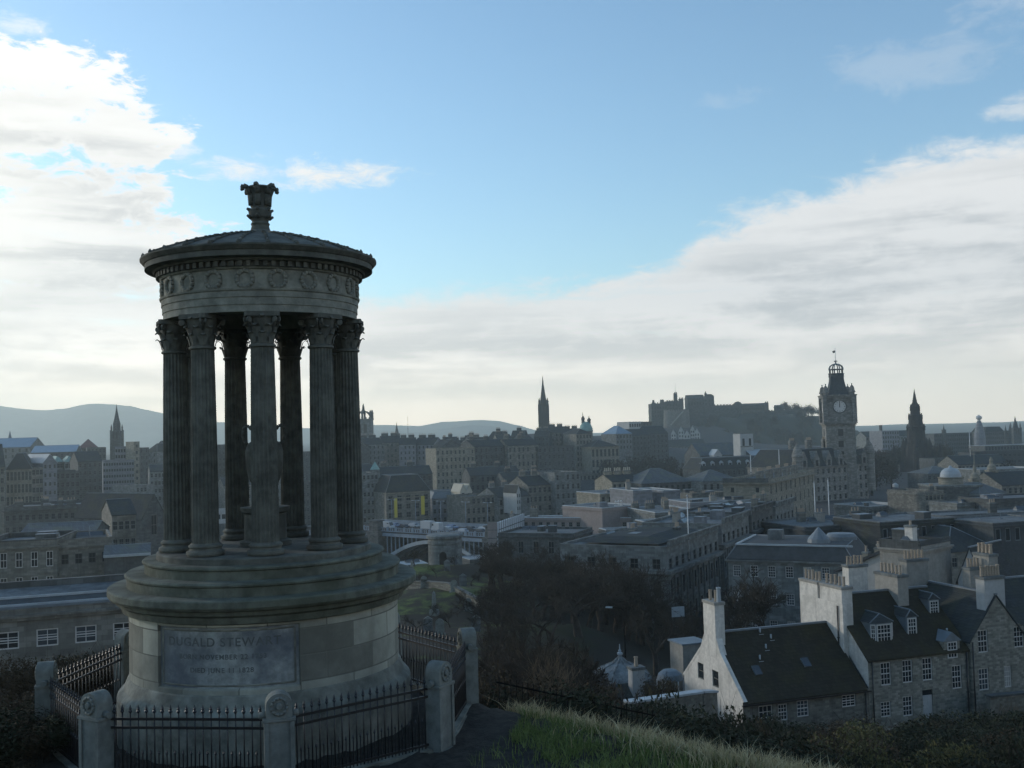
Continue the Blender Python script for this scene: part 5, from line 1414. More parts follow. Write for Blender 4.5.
# pale station roofs under the arch
for i, (x0, x1, py, Yd) in enumerate(((398, 428, 566, 290), (470, 492, 560, 300))):
    B('station_roof', ('left' if i == 0 else 'right') + ' hand pale flat roofed shed under the bridge arch', 'shed', x0, Yd, x1, Yd + 3, py, 9, roof='flat', wall=M_ASHD, roofm=M_LEADP, copm=M_LEADP, par=.05, win=(1, 4, 1.6, 1.2, 3, 1.0))
# round mausoleum in the burial ground
mY = 178; q = P(446, 583, mY); zt_ = P(446, 534, mY).z
o = thing('mausoleum', 'round stone mausoleum tower with a dark doorway niche, in the burial ground', 'mausoleum', (q.x, q.y, q.z - .6), R(-4)); hh = zt_ - q.z + .6
m = MB(); r_ = 2.85
A_ = R(-90)
m.lathe([(r_ + .15, -2), (r_ + .15, .6), (r_ + .02, .75), (r_, hh - 1.6), (r_ + .12, hh - 1.5), (r_ + .12, hh - 1.1), (r_, hh - 1.0), (r_, hh - .7), (r_ + .3, hh - .55), (r_ + .35, hh - .15), (r_ + .1, hh), (r_ - .3, hh + .1), (0, hh + .12)], 40)
m.build('drum', M_ASH, o)
m = MB(); m.box(-.75, .75, -r_ - .22, -r_ + .4, .2, 2.5); m.build('doorway', M_IRON, o)
m = MB(); m.box(-.95, -.75, -r_ - .3, -r_ + .5, .2, 2.7); m.box(.75, .95, -r_ - .3, -r_ + .5, .2, 2.7); m.box(-1.1, 1.1, -r_ - .38, -r_ + .5, 2.7, 3.0); m.build('door_surround', M_ASH, o)
m = MB(); m.prism([(-.6, 0), (.6, 0), (.6, .5), (-.6, .5)], 3.7, 5.6); m.tube((0, 0, 5.6), (0, .5, 5.6), .6, .6, 16); m.build('niche', M_IRON, o, (0, -r_ - .06, 0))
# gravestones and an obelisk round it
gst = []
for kind in range(3):
    m = MB()
    if kind == 0: m.box(-.45, .45, -.09, .09, -.3, 1.2); m.tube((0, -.09, 1.2), (0, .09, 1.2), .45, .45, 16); m.box(-.6, .6, -.2, .2, -.3, .15)
    elif kind == 1: m.box(-.5, .5, -.1, .1, -.3, 1.4); m.poly([(-.55, -.12, 1.4), (.55, -.12, 1.4), (0, -.12, 1.75)]); m.poly([(.55, .12, 1.4), (-.55, .12, 1.4), (0, .12, 1.75)]); m.poly([(-.55, -.12, 1.4), (0, -.12, 1.75), (0, .12, 1.75), (-.55, .12, 1.4)]); m.poly([(0, -.12, 1.75), (.55, -.12, 1.4), (.55, .12, 1.4), (0, .12, 1.75)])
    else: m.box(-.5, .5, -.5, .5, -.3, .6, top=.05); m.lathe([(.36, .6), (.22, 2.6), (0, 2.9)], 4, sm=False, a0=R(45))
    gst.append(m.mesh('gravestone', M_POST if kind != 1 else M_ASH))
gl = [(434, 617, 128, 2, 'pale small obelisk gravestone on the grass right of the temple drum'), (454, 604, 138, 0, 'round headed gravestone left of the pale gravestone pair, below the mausoleum'), (476, 627, 118, 1, 'pointed pale gravestone low on the grass beside the railing post'),
      (424, 600, 145, 0, 'round headed gravestone just right of the temple cornice'), (463, 596, 150, 1, 'pointed gravestone right of the mausoleum foot'), (440, 640, 110, 0, 'round headed gravestone low on the grass above the right railing'),
      (428, 630, 115, 1, 'pointed gravestone beside the temple drum above the railing'), (468, 612, 130, 0, 'round headed gravestone at the edge of the bare trees'), (447, 588, 165, 1, 'pointed gravestone directly before the mausoleum door'), (412, 583, 160, 2, 'tall grey obelisk stone beside the temple cornice')]
for px, py, Yd, k, lb in gl:
    x, y = PX(px, Yd, -21).x, Yd
    tag(put('gravestone', gst[k], None, (x, y, gz(x, y) + .05), R(random.uniform(-25, 25))), lb, 'gravestone', 'gravestones in the burial ground')
m = MB(); 
bw_ = [P(402, 600, 150), P(424, 604, 146), P(450, 612, 140), P(480, 622, 132)]
wall_run('burial_ground_wall', 'low brown wall crossing the burial ground grass', 'wall', [Vector((p.x, p.y, gz(p.x, p.y) + .9)) for p in bw_], 2.5, .5, M_RUBBLE2, M_ASH2)

# ---------------- blocks between the bridge and the street
gp = B('sheeted_building', 'narrow wing wrapped in white and pinkish scaffold sheeting at the right end of the bridge', 'building', 497, 255, 522, 279, 526, 2.2, roof='flat', wall=M_ASH2, win=(4, 8, 1.3, 2.4, 4.0, 4.2), copm=M_SHEET)
Hg = P(497, 526, 255).z - gp.location.z; Lg = gp.children[0].dimensions.x
m = MB(); m.box(-.35, 25.5, -.5, -.12, Hg - 2.6, Hg + .9); m.box(-.35, 1.6, -.48, -.11, Hg - 13, Hg - 2.61)
for i in range(13): m.box(i * 2.05, i * 2.05 + .16, -.58, -.501, Hg - 2.6, Hg + 1.3, 1)
m.box(-.3, 25.4, -.56, -.501, Hg - 1.0, Hg - .8, 1)
m.build('scaffold_sheet', [M_SHEET, M_ASHD], gp)
m = MB(); m.box(-.5, -.12, -.12, 2.3, Hg - 13, Hg + .9, 0)
for z in range(7): m.box(-.56, -.501, -.12, 2.3, Hg - 13 + z * 2, Hg - 12.85 + z * 2, 1)
m.build('end_sheet', [M_PINK, M_ASHD], gp)
B('pink_walled_range', 'long low range with a pinkish upper wall and white roof edge behind the bare trees', 'building', 522, 280, 692, 266, 518, 7, roof='flat', wall=M_PINK, copm=M_SHEET, par=.12, win=(1, 22, 1.0, 1.2, 3, 1.1))
B(T, 'sooty stone block with paired tall windows in front of the sheeted building', 'building', 498, 228, 574, 222, 533.5, 14, roof='flat', wall=M_ASHD, win=(3, 5, 1.3, 2.6, 4.0, 1.6), fm=M_ASH, par=.3)
def flatbox(lb, x0, Y0, x1, Y1, py, dep, wall, copm=M_LEADP, name='flat_roofed_block', **kw):
    return B(name, lb, 'building', x0, Y0, x1, Y1, py, dep, roof='flat', wall=wall, copm=copm, par=kw.pop('par', .15), **kw)
o = flatbox('dusty pink flat roofed box with three white lights on its roof corner', 602, 268, 640, 276, 508.5, 16, M_PINK)
Hq = P(602, 508.5, 268).z - o.location.z
for i in range(3):
    m = MB(); m.box(-.3, .3, -.3, .3, 0, .25); m.tube((0, 0, .25), (0, 0, .9), .06, .06, 6); m.lathe([(.0, .85), (.28, 1.0), (.3, 1.2), (.1, 1.45), (0, 1.5)], 10); m.build('roof_lamp', M_WHITE, o, (6.6 + i * .95, 2, Hq + .05))
flatbox('grey roof plant box, larger left one of two, right of the pink box', 633, 300, 652, 302, 491, 16, M_GREYB)
flatbox('grey roof plant box, right one of two, with pale ducts', 664, 305, 680, 307, 491, 18, M_GREYB)
flatbox('long pale topped grey box with a dark vent, in front of the tan blocks', 690, 278, 765, 284, 503, 14, M_GREYB, win=None)
o = [x for x in bpy.data.objects if x.get('label', '').startswith('long pale topped grey box')][0]
m = MB(); hv = P(690, 503, 278).z - o.location.z
m.box(9.2, 11.4, -.06, -.004, hv - 2.3, hv - .9); m.build('vent', M_FELTD, o)
flatbox('low tan wall block behind the plant boxes', 600, 330, 640, 336, 494, 16, M_ASHL, win=(2, 6, 1.0, 1.8, 3.2, 1))
t_ = B('chimneyed_building', 'tan building with a row of pale chimney pots, left of the grey slate hall', 'building', 612, 350, 643, 354, 482, 14, roof='gable', rh=2.2, wall=M_ASHL, win=(3, 6, 1.0, 1.9, 3.4, .8))
hh_ = P(612, 482, 350).z - t_.location.z
for k in range(3): chimney(t_, 1.6 + 3.6 * k, 6.5, 2.8, .9, hh_ + .6, hh_ + 3.4, 4, M_ASHL, 1.1, .2, 'x', potmat=M_CREAM)
B('slate_roofed_hall', 'hall with a broad grey blue slate roof behind the plant boxes', 'hall', 641, 345, 692, 352, 484, 16, roof='hip', rh=4.6, wall=M_ASHD, roofm=M_SLATEB, win=(2, 9, 1.0, 1.8, 3.4, .8))
B('slate_roofed_hall', 'slate roofed range with pale ridge right of the dark shrubs on the mound', 'hall', 702, 345, 740, 350, 482, 14, roof='hip', rh=3.6, wall=M_ASH, roofm=M_SLATEB, win=(2, 6, 1.0, 1.8, 3.4, .8))
B('chimneyed_building', 'low building crowded with buff chimney pots left of the blank tan building', 'building', 692, 318, 726, 322, 494, 12, roof='flat', wall=M_ASH2, win=(2, 6, 1, 1.6, 3.2, .9),
  chim=[dict(x=1.2 + 2.1 * k, y=2.2 + 2 * (k % 2), w=1.7, d=.9, z0=2, z1=P(692, 494, 318).z - gz(60, 318) + 2.6 - (k % 2) * .5, npots=4) for k in range(4)])
# long pale flat roofs in the middle
flatbox('long pale flat roof strip right of the sheeted building', 606, 232, 668, 236, 530.5, 4.5, M_ASHD)
flatbox('long pale roof strip just behind the dark hipped roof', 644, 238, 698, 242, 522, 5, M_ASHD)
flatbox('broad pale lead flat roof beside the tall white flagpole', 655, 255, 700, 258, 513, 20, M_ASH)
B('dark_roofed_block', 'block with a wide dark low roof behind the bare trees', 'building', 575, 196, 668, 190, 547, 9, roof='hip', rh=1.5, wall=M_ASHD, roofm=M_FELTD, win=(2, 12, 1, 1.9, 3.6, 1))

# ---------------- classical terrace along the street, receding to the right
c0 = P(667, 548, 150); cu = Vector((.466, .885)); cl = Vector((-.885, .466))
def street_front(t0, t1, name, label, pyref, ztop, dep, nw, rows, wall, par=.9, lrows=None, attic=True, **kw):
    a = Vector((c0.x, c0.y)) + cu * t0; c = Vector((c0.x, c0.y)) + cu * t1
    return house(name, label, 'building', a, c, dep, -32.5, ztop, roof='flat', wall=wall, win=None, par=par, cornice=.7, **kw)
def street_b(t0, t1, label, ztop, dep, nw, wall, lw=5, fh=(3.2, 4.6, 4.2), group=None, copm=None, roofhip=None):
    a = Vector((c0.x, c0.y)) + cu * t0; c = Vector((c0.x, c0.y)) + cu * t1
    H = ztop + 32.5; L = t1 - t0
    def ops(LL, n):
        o = []; z = H - 1.0
        for hh, f in ((1.5, 2.9), (2.6, 4.4), (2.5, 4.2)):
            zt = z - (f - hh) * .45
            if zt - hh < .4: break
            for i in range(n): o.append((LL * (i + .5) / n - .62, LL * (i + .5) / n + .62, zt - hh, zt))
            z -= f
        return o
    t = house('terrace_building', label, 'building', a, c, dep, -32.5, ztop, roof='flat', wall=wall, ops=ops(L, nw), lops=ops(dep, lw), par=.25, clutter=7, far=True, fm=M_ASHD, copm=copm or wall, group=group)
    # cornice above the main storeys, pilasters, balustrade
    m = MB(); zc = H - 3.7
    m.box(-.8, L + .1, -.8, -.006, zc, zc + .5); m.box(-.8, -.006, -.006, dep, zc, zc + .5); m.box(-.5, L + .1, -.5, -.006, zc - .3, zc - .005)
    zb_ = H - 12.4; m.box(-.4, L + .1, -.4, -.006, zb_, zb_ + .45)
    m.build('cornice', wall, t)
    for i in range(nw + 1):
        x = min(max(L * i / nw, .3), L - .3)
        m = MB(); m.box(-.22, .22, -.24, -.005, zb_ + .46, zc - .31); m.build('pilaster', wall, t, (x, 0, 0))
    m = MB(); n = int(L / .5)
    m.box(-.45, L, -.55, -.2, H + .2 + .75, H + .2 + .95)
    for i in range(n): m.box(i * .5 + .1, i * .5 + .3, -.46, -.28, H + .19, H + .95)
    for i in range(nw // 2 + 1): m.box(L * i / (nw // 2) - .4, L * i / (nw // 2) + .4, -.56, -.18, H + .18, H + 1.1)
    m.build('balustrade', wall, t)
    return t
t1_ = street_b(0, 25, 'nearest columned street front with a balustrade, beside the bare trees', c0.z, 17, 9, M_ASH, 5)
H_ = c0.z + 32.5
m = MB(); z0_, z1_ = H_ + .25, H_ + 1.0
m.poly([(2, 2, z0_), (23, 2, z0_), (20, 5, z1_), (5, 5, z1_)]); m.poly([(2, 15, z0_), (2, 2, z0_), (5, 5, z1_), (5, 12, z1_)]); m.poly([(5, 5, z1_), (20, 5, z1_), (20, 12, z1_), (5, 12, z1_)]); m.poly([(23, 2, z0_), (23, 15, z0_), (20, 12, z1_), (20, 5, z1_)]); m.poly([(23, 15, z0_), (2, 15, z0_), (5, 12, z1_), (20, 12, z1_)])
m.build('low_slate_roof', M_SLATE, t1_)
street_b(27, 44, 'second street front, with two windows in its side wall, beyond the columned one', -16.7, 14, 6, M_ASH, 4)
street_b(46, 62, 'third street front from the columned one, with a dark attic', -16.4, 14, 5, M_ASHD, 4)
street_b(64, 80, 'farthest street front before the two white flagpoles', -16.8, 14, 5, M_ASH, 4)
mm = B(T, 'large warm stone block with tall rows of windows left of the clock tower', 'building', 768, 285, 814, 335, 480, 12.6, roof='flat', wall=M_ASHL, win=(4, 10, 1.2, 2.8, 4.2, 1.2), cornice=.7,
   chim=[])
hh_ = P(768, 480, 285).z - mm.location.z
m = MB(); m.box(-.16, -.004, -.1, 12.7, hh_ - .7, hh_ + .5); m.build('end_parapet', M_ASHD, mm)
for y_ in (3.0, 10.0):
    m = MB(); m.box(-.03, -.003, y_ - .45, y_ + .45, hh_ - 3.4, hh_ - 2.1); m.build('window', M_GLASS, mm)
for k in range(5): chimney(mm, 3 + 10 * k, 3, 5, 1.0, hh_ - .5, hh_ + 2.3, 6, M_ASH2, .9, .17)
# gallery and long dormered range in front of the castle rock
gal = B('dormered_range', 'long dark range with white dormers under a pale roof line, below the castle rock', 'building', 700, 470, 812, 490, 470, 16, roof='mansard', rh=5.2, wall=M_ASHD, roofm=M_SLATE, win=(2, 22, 1.0, 2, 3.6, .8))
hh_ = P(700, 470, 470).z - gal.location.z
for k in range(11):
    m = MB(); m.box(-.9, .9, -.1, 2.2, 0, 2.5); m.poly([(-1.1, -.2, 2.5), (1.1, -.2, 2.5), (0, -.2, 3.4)]); m.poly([(-1.1, -.2, 2.5), (0, -.2, 3.4), (0, 2.4, 3.4), (-1.1, 2.4, 2.5)]); m.poly([(0, -.2, 3.4), (1.1, -.2, 2.5), (1.1, 2.4, 2.5), (0, 2.4, 3.4)])
    m.poly([(-.6, -.105, .4), (.6, -.105, .4), (.6, -.105, 2.2), (-.6, -.105, 2.2)], 1)
    m.build('dormer', [M_LEADP, M_GLASS], gal, (2.5 + 4.6 * k, .9, hh_ + .4))
B('gabled_gallery', 'slate roofed gallery with a small pale gable, below the castle rock', 'building', 700, 520, 740, 526, 456, 18, roof='gable', rh=6, wall=M_ASHD, roofm=M_SLATEB, win=(2, 8, 1, 2, 3.6, .8))
B('pointed_front_house', 'small pale pointed gable front on the slate roofed gallery', 'building', 714, 516, 722, 517, 455, 7, roof='gabley', rh=2.6, wall=M_PALEWALL, roofm=M_LEADP, win=(1, 1, 1.4, 2, 3, .6))
t_ = B('square_white_tower', 'square tower with a white lower wall and paired belfry openings, below the castle', 'tower', 740, 500, 753, 502, 434, 7, roof='flat', wall=M_PALEWALL, win=(1, 2, 1.3, 3.6, 3, 2.2), wstyle=dict(nx=1, ny=1, fr=.1), copm=M_ASH2)
hh_ = P(740, 434, 500).z - t_.location.z
m = MB(); m.box(-.1, 6.6, -.12, -.004, hh_ - 6.4, hh_ - 5.9); m.build('string_course', M_ASH2, t_)
B('pale_roofed_hall', 'long low hall with a pale bluish roof right of the square white tower', 'hall', 753, 495, 802, 503, 457, 14, roof='gable', rh=3.2, wall=M_ASHD, roofm=M_LEADP, win=(2, 10, 1, 1.6, 3.4, .7))
# flagpoles and masts
def pole(label, px, py0, py1, Yd, r=.09, ball=True):
    a = P(px, py1, Yd); h = P(px, py0, Yd).z - a.z
    t = thing('flagpole', label, 'flagpole', (a.x, a.y, a.z), 0, 'white flagpoles on the roofs')
    m = MB(); m.tube((0, 0, -3), (0, 0, h), r, r * .6, 8); m.build('pole', M_POLE, t)
    if ball: m = MB(); m.lathe([(0, 0), (.14, .1), (.16, .2), (.1, .32), (0, .36)], 8); m.build('finial', M_LEADP, t, (0, 0, h))
    m = MB(); m.lathe([(.3, -.1), (.3, .25), (.1, .35)], 8); m.build('foot', M_LEAD, t)
pole('tall white flagpole above the columned street front', 688.5, 497, 539, 158, .10)
pole('left of two white flagpoles before the clock tower hotel', 815.5, 483, 520, 235, .13)
pole('right of two white flagpoles before the clock tower hotel', 829.5, 480, 520, 235, .13)
pole('white flagpole below the square white tower', 751, 455, 473, 330, .14)
pole('white flagpole with a bright top left of the clock tower hotel', 779.5, 450, 470, 330, .14)
pole('white flagpole in front of the far right terrace', 970, 432, 449, 430, .18)

# ---------------- the blocks behind the near houses, right
sb = B(T, 'grey stone building with two rows of white sash windows behind the bare trees', 'building', 728, 146, 853, 139, 559, 15, roof='mansard', rh=1.9, wall=M_ASH, win=(3, 7, 1.05, 1.55, 3.7, .8), wstyle=dict(nx=3, ny=4, fr=.08, bar=.04), roofm=M_FELTD, cornice=.4, far=False, fm=M_WHITE)
mm_ = MB(); [mm_.box(*q) for q in ((1.0, 14.5, 1.0, 1.25, 14.9, 15.15),)]; H_s = P(728, 559, 146).z - sb.location.z
mm_ = MB(); Ls = sb.children[0].dimensions.x; mm_.box(.9, Ls - .9, .85, 1.15, H_s + 1.86, H_s + 2.08); mm_.box(.9, 1.2, 1.15, 13.5, H_s + 1.86, H_s + 2.08); mm_.build('pale_roof_edge', M_LEADP, sb)
hh_ = P(728, 559, 146).z - sb.location.z + 2.1
m = MB(); m.lathe([(1.6, 0), (1.5, .5), (0, 2.2)], 12, sm=False); m.build('skylight', M_LEAD, sb, (11.5, 6, hh_ - .2))
m = MB(); m.lathe([(1.8, 0), (1.8, .5), (1.5, .9), (0, 1.0)], 18, sx=1.2); m.build('skylight', M_LEAD, sb, (14, 10, hh_ - .2))
m = MB(); m.box(-1, 1, -1, 1, 0, 1.4); m.build('roof_box', M_FELT, sb, (5, 9, hh_ - .2))
flatbox('flat grey roofed block with a dark side, below the two flagpoles', 806, 184, 884, 190, 528, 16, M_FELTD, M_FELT)
flatbox('low pale edged flat roof in front of the flagpole block', 800, 165, 856, 168, 548, 12, M_ASH)
B('windowed_flat_block', 'wide flat roofed dark block with small square windows behind the tall beige block', 'building', 880, 176, 957, 181, 523, 13, roof='flat', wall=M_SLATE, win=(1, 8, 1.0, 1.9, 4, 1.0), copm=M_FELT, par=.1, wstyle=dict(nx=1, ny=1, fr=.12), fm=M_LEAD)
B('slate_roofed_block', 'block with a broad dark slate slope right of the small square windows', 'building', 948, 170, 998, 173, 553, 14, roof='hip', rh=3.6, wall=M_ASH2, roofm=M_SLATE, win=(1, 4, 1, 1.6, 3.4, .8))
B('windowed_flat_block', 'dark recessed block with tall pale windows at the right edge', 'building', 993, 172, 1060, 176, 524, 12, roof='flat', wall=M_FELTD, win=(1, 7, 1.1, 2.2, 4, .8), copm=M_FELT, par=.1, wstyle=dict(nx=1, ny=1, fr=.14), fm=M_LEAD)
flatbox('very long flat grey roofed block spanning the right side, behind the small windows', 862, 196, 1070, 204, 520, 9, M_FELT, M_FELT)
flatbox('pale tan low wall block above the long flat roof, right', 957, 250, 1006, 254, 504, 10, M_ASH, M_ASH)
flatbox('dark topped block at the right edge above the long flat roof', 990, 246, 1060, 250, 500, 12, M_ASHD, M_FELTD)
# tall beige chimney block
tb = B('beige_block', 'tall blank beige block with a dark parapet and slit openings behind the dormered house', 'building', 881, 113, 921, 109.5, 543.5, 6.2, roof='flat', wall=M_HARL2, copm=M_ASHD, par=.1, ops=None)
hh_ = P(881, 543.5, 113).z - tb.location.z; Lb = 4.4
m = MB(); m.box(-.12, Lb - .02, -.14, -.07, hh_ - .5, hh_ + .55); m.box(Lb + .07, Lb + .14, -.14, 6.2, hh_ - .5, hh_ + .55); m.build('dark_parapet', M_ASHD, tb)
m = MB(); m.box(3.3, 3.55, -.05, -.004, hh_ - 3.4, hh_ - .8); m.build('slit', M_FELTD, tb)
tc_ = B('beige_block', 'narrower right hand stage of the beige block with a small pale chimney', 'building', 922, 110, 946, 113, 543.5, 5, roof='flat', wall=M_HARL2, copm=M_ASHD, par=.1, win=(1, 2, .5, 2.2, 3, 1.2), wstyle=dict(nx=1, ny=1, fr=.05))
chimney(tc_, 1.3, 2, .9, .9, hh_ - .5, hh_ + 1.9, 1, M_HARL, .5, .14)
q0, q1, q2 = P(838, 573, 121), P(886, 551, 117), P(886, 573, 117)
o = thing('lean_to_building', 'building end with a pale wedge shaped wall under a dark sloping roof edge', 'building', (q0.x, q0.y, q0.z - 8), math.atan2(q1.y - q0.y, q1.x - q0.x))
L_ = math.hypot(q1.x - q0.x, q1.y - q0.y); hA_ = 8; hB_ = q1.z - q0.z + 8
m = MB()
for y, s in ((0, 1), (9, -1)):
    f_ = [(0, y, 0), (L_, y, 0), (L_, y, hB_), (0, y, hA_)]; m.poly(f_ if s > 0 else f_[::-1])
m.poly([(L_, 0, 0), (L_, 9, 0), (L_, 9, hB_), (L_, 0, hB_)]); m.poly([(0, 9, 0), (0, 0, 0), (0, 0, hA_), (0, 9, hA_)]); m.build('wall', M_PALEWALL, o)
m = MB(); e_ = .35
q = [(-e_, -e_, hA_ + .02), (L_ + .1, -e_, hB_ + .02), (L_ + .1, 9.3, hB_ + .02), (-e_, 9.3, hA_ + .02)]
m.poly([(a, b_, c + .35) for a, b_, c in q]); m.poly(q[::-1])
for a, c in zip(q, q[1:] + q[:1]): m.poly([a, c, (c[0], c[1], c[2] + .35), (a[0], a[1], a[2] + .35)])
m.build('roof', M_FELTD, o)
for i, px in enumerate((843, 852, 862)): chimney(o, 1.2 + 1.5 * i, 5, .7, .7, hA_, hA_ + 2.0 + .6 * i, 1, M_ASHL, .7, .15)
o = B('pale_gable_end', 'house end with a pale triangular gable beside the rusty pot stacks', 'house', 958, 112, 984, 110, 580, 8, roof='gabley', rh=3.4, wall=M_PALEWALL, roofm=M_SLATE, win=None)
M_HOTEL = masonry('hotel_stone', (.225, .22, .20), bw=.9, bh=.36, var=.3, stain=.5)
M_SOOT = surf('soot_black_stone', (.035, .033, .032), .3, .6, .95, 0, .3)
# ------------------------------------------------------------------ castle on its rock
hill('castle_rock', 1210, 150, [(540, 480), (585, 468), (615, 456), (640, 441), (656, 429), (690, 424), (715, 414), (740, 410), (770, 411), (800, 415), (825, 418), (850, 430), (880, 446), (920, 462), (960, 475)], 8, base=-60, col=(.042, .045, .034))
CY = 1150
cas = P(690, 420, CY)
castle = thing('castle', 'dark stone castle with battlements and a flag tower along the top of the rock', 'castle', (cas.x, cas.y, cas.z - 20))
def cpt(px, py, Yd=CY): return local(castle, P(px, py, Yd))
def cblock(nm, x0, x1, py, pyb, Yd, dep, cren=True, roof=0, step=2.4, wins=None, mat=None):
    a, c = cpt(x0, py, Yd), cpt(x1, py, Yd); zb = cpt(x0, pyb, Yd).z - 6
    z = (a.z + c.z) / 2
    m = MB(); m.box(a.x, c.x, a.y, a.y + dep, zb, z)
    if cren:
        n = max(2, int((c.x - a.x) / step))
        for i in range(n):
            xx = a.x + (c.x - a.x) * (i + .25) / n
            m.box(xx, xx + (c.x - a.x) / n * .5, a.y + .01, a.y + .8, z, z + 1.3)
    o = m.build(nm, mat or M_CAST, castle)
    if roof:
        m = MB(); my = a.y + dep / 2; e = .4
        m.poly([(a.x - e, a.y - e, z + .02), (c.x + e, a.y - e, z + .02), (c.x + e, my, z + roof), (a.x - e, my, z + roof)]); m.poly([(c.x + e, a.y + dep + e, z + .02), (a.x - e, a.y + dep + e, z + .02), (a.x - e, my, z + roof), (c.x + e, my, z + roof)])
        for x in (a.x, c.x): m.poly([(x, a.y, z + .02), (x, a.y + dep, z + .02), (x, my, z + roof - .3)])
        m.build('roof', M_SLATE, o)
    if wins:
        r, n, w, h = wins
        for j in range(r):
            for i in range(n):
                xx = a.x + (c.x - a.x) * (i + .5) / n; zz = z - 3.5 - j * 4.5
                m = MB(); m.box(xx - w / 2, xx + w / 2, a.y - .25, a.y - .004, zz - h, zz); m.build('window', M_GLASS, o)
    return o
cblock('palace_block', 651, 667, 403.5, 428, CY + 6, 24, True, 0, 2.6, (3, 6, 1.3, 2.4))
for x in (652.6, 660.5): cblock('chimney', x, x + 3.4 if x > 655 else x + 1.8, 399.5 if x > 655 else 400, 404, CY + 8, 5, False)
cblock('palace_range', 666, 683.5, 401, 425, CY + 14, 22, True, 0, 2.6, (2, 6, 1.2, 2.2))
cblock('flag_tower', 673.8, 677.2, 393.2, 402, CY + 16, 4.5, True, 0, 1.3)
cblock('stair_turret', 679, 683.4, 398.6, 403, CY + 16, 5, True, 0, 1.5)
m = MB(); a = cpt(675.5, 393.5, CY + 18); m.tube(a, (a.x, a.y, a.z + 13), .22, .12, 6); m.build('flagpole', M_POLE, castle)
# half moon battery: a great curved wall
a = cpt(664.5, 411, CY - 12); c = cpt(690, 411, CY - 12); b_ = cpt(677, 431, CY - 12)
m = MB(); r_ = (c.x - a.x) / 2
m.lathe([(r_ + 1.2, b_.z - 10), (r_, a.z), (r_ - 1.5, a.z), (r_ - 1.5, a.z - 1.5)], 30, ((a.x + c.x) / 2, a.y + r_ * .5, 0), sm=False, a0=R(180), a1=R(360), sy=.7)
for i in range(14):
    an = R(185 + 170 * i / 13); m.obox(((a.x + c.x) / 2 + (r_ - .8) * math.cos(an), a.y + r_ * .5 + .7 * (r_ - .8) * math.sin(an), a.z + .6), (1.5, 1.6, 1.3), an)
m.build('curved_battery', surf('paler_castle_wall', (.15, .145, .13), .3, .3, .95, 0, .4), castle)
cblock('great_hall', 687.5, 704.5, 399, 420, CY + 22, 20, True, 5.0, 3.0, (1, 6, 1.4, 3.0))
cblock('chimney', 695.5, 700, 397.2, 400, CY + 30, 3, False)
cblock('square_tower', 704, 714, 396, 418, CY + 20, 16, True, 0, 2.4, (2, 3, 1.2, 2.6))
m = MB(); a = cpt(705.6, 396.5, CY + 22); m.lathe([(1.4, -1), (1.4, 2.2), (1.7, 2.4), (0, 6.5)], 8, (a.x, a.y, a.z), sm=False); m.build('corner_turret', M_CAST, castle)
m = MB(); a = cpt(709, 396, CY + 28); m.box(a.x - 4, a.x + 4, a.y - 2, a.y + 4, a.z - 1, a.z + 2.2, top=1.2); m.build('cap_house', M_CAST, castle)
cblock('curtain_wall', 713, 738, 405.2, 420, CY + 26, 14, True, 0, 3.4, (1, 6, 1.0, 1.8))
m = MB(); a = cpt(734.5, 404.6, CY + 26); c = cpt(743, 404.6, CY + 26); mx = (a.x + c.x) / 2
m.lathe([((c.x - a.x) / 2, -12), ((c.x - a.x) / 2, .5), ((c.x - a.x) / 2 * .85, 2.0), ((c.x - a.x) / 2 * .5, 3.2), (0, 3.6)], 16, (mx, a.y + 6, a.z)); m.build('round_tower', M_CAST, castle)
cblock('barrack_block', 742, 768, 405, 418, CY + 34, 16, False, 2.2, 3, (2, 14, 1.2, 1.8))
cblock('end_tower', 764.5, 768.5, 402.6, 412, CY + 30, 7, True, 0, 1.6)
cblock('low_wall', 768, 800, 410.5, 424, CY + 30, 8, True, 0, 3.0)
cblock('gatehouse', 776, 784, 407.5, 418, CY + 34, 10, True, 3.0, 2.4)
m = MB(); a, c = cpt(671, 425, CY - 26), cpt(686, 408, CY - 10); m.tube(a, c, .7, .7, 6); m.build('stair_wall', M_HARL2, castle)
# white gabled terrace under the castle
for i, (x0, x1, py) in enumerate(((671, 676, 434), (678.5, 683.5, 431), (684, 690, 435), (690.5, 694.5, 430), (694.5, 699.5, 433))):
    B('white_gabled_house', ['narrow white fronted house standing lowest left of the white terrace under the castle', 'second white gabled house in the terrace under the castle', 'broad white house in the middle of the terrace under the castle', 'slim white gabled house right of the broad one under the castle', 'rightmost white house of the terrace under the castle'][i],
      'house', x0, 985 - i * 3, x1, 984 - i * 3, py, 12, zb=P(x0, 447, 985).z, roof='gabley', rh=4.2, wall=M_PALEWALL, roofm=M_SLATEB, win=(3, 2, 1.2, 2.0, 3.4, .6), group='white terrace under the castle')
B('curved_assembly_hall', 'brownish pile of tenements below the white terrace', 'tenement', 668, 900, 706, 905, 447, 16, roof='gable', rh=6, wall=M_ASH2, win=W(5, 12), zmin=-30)

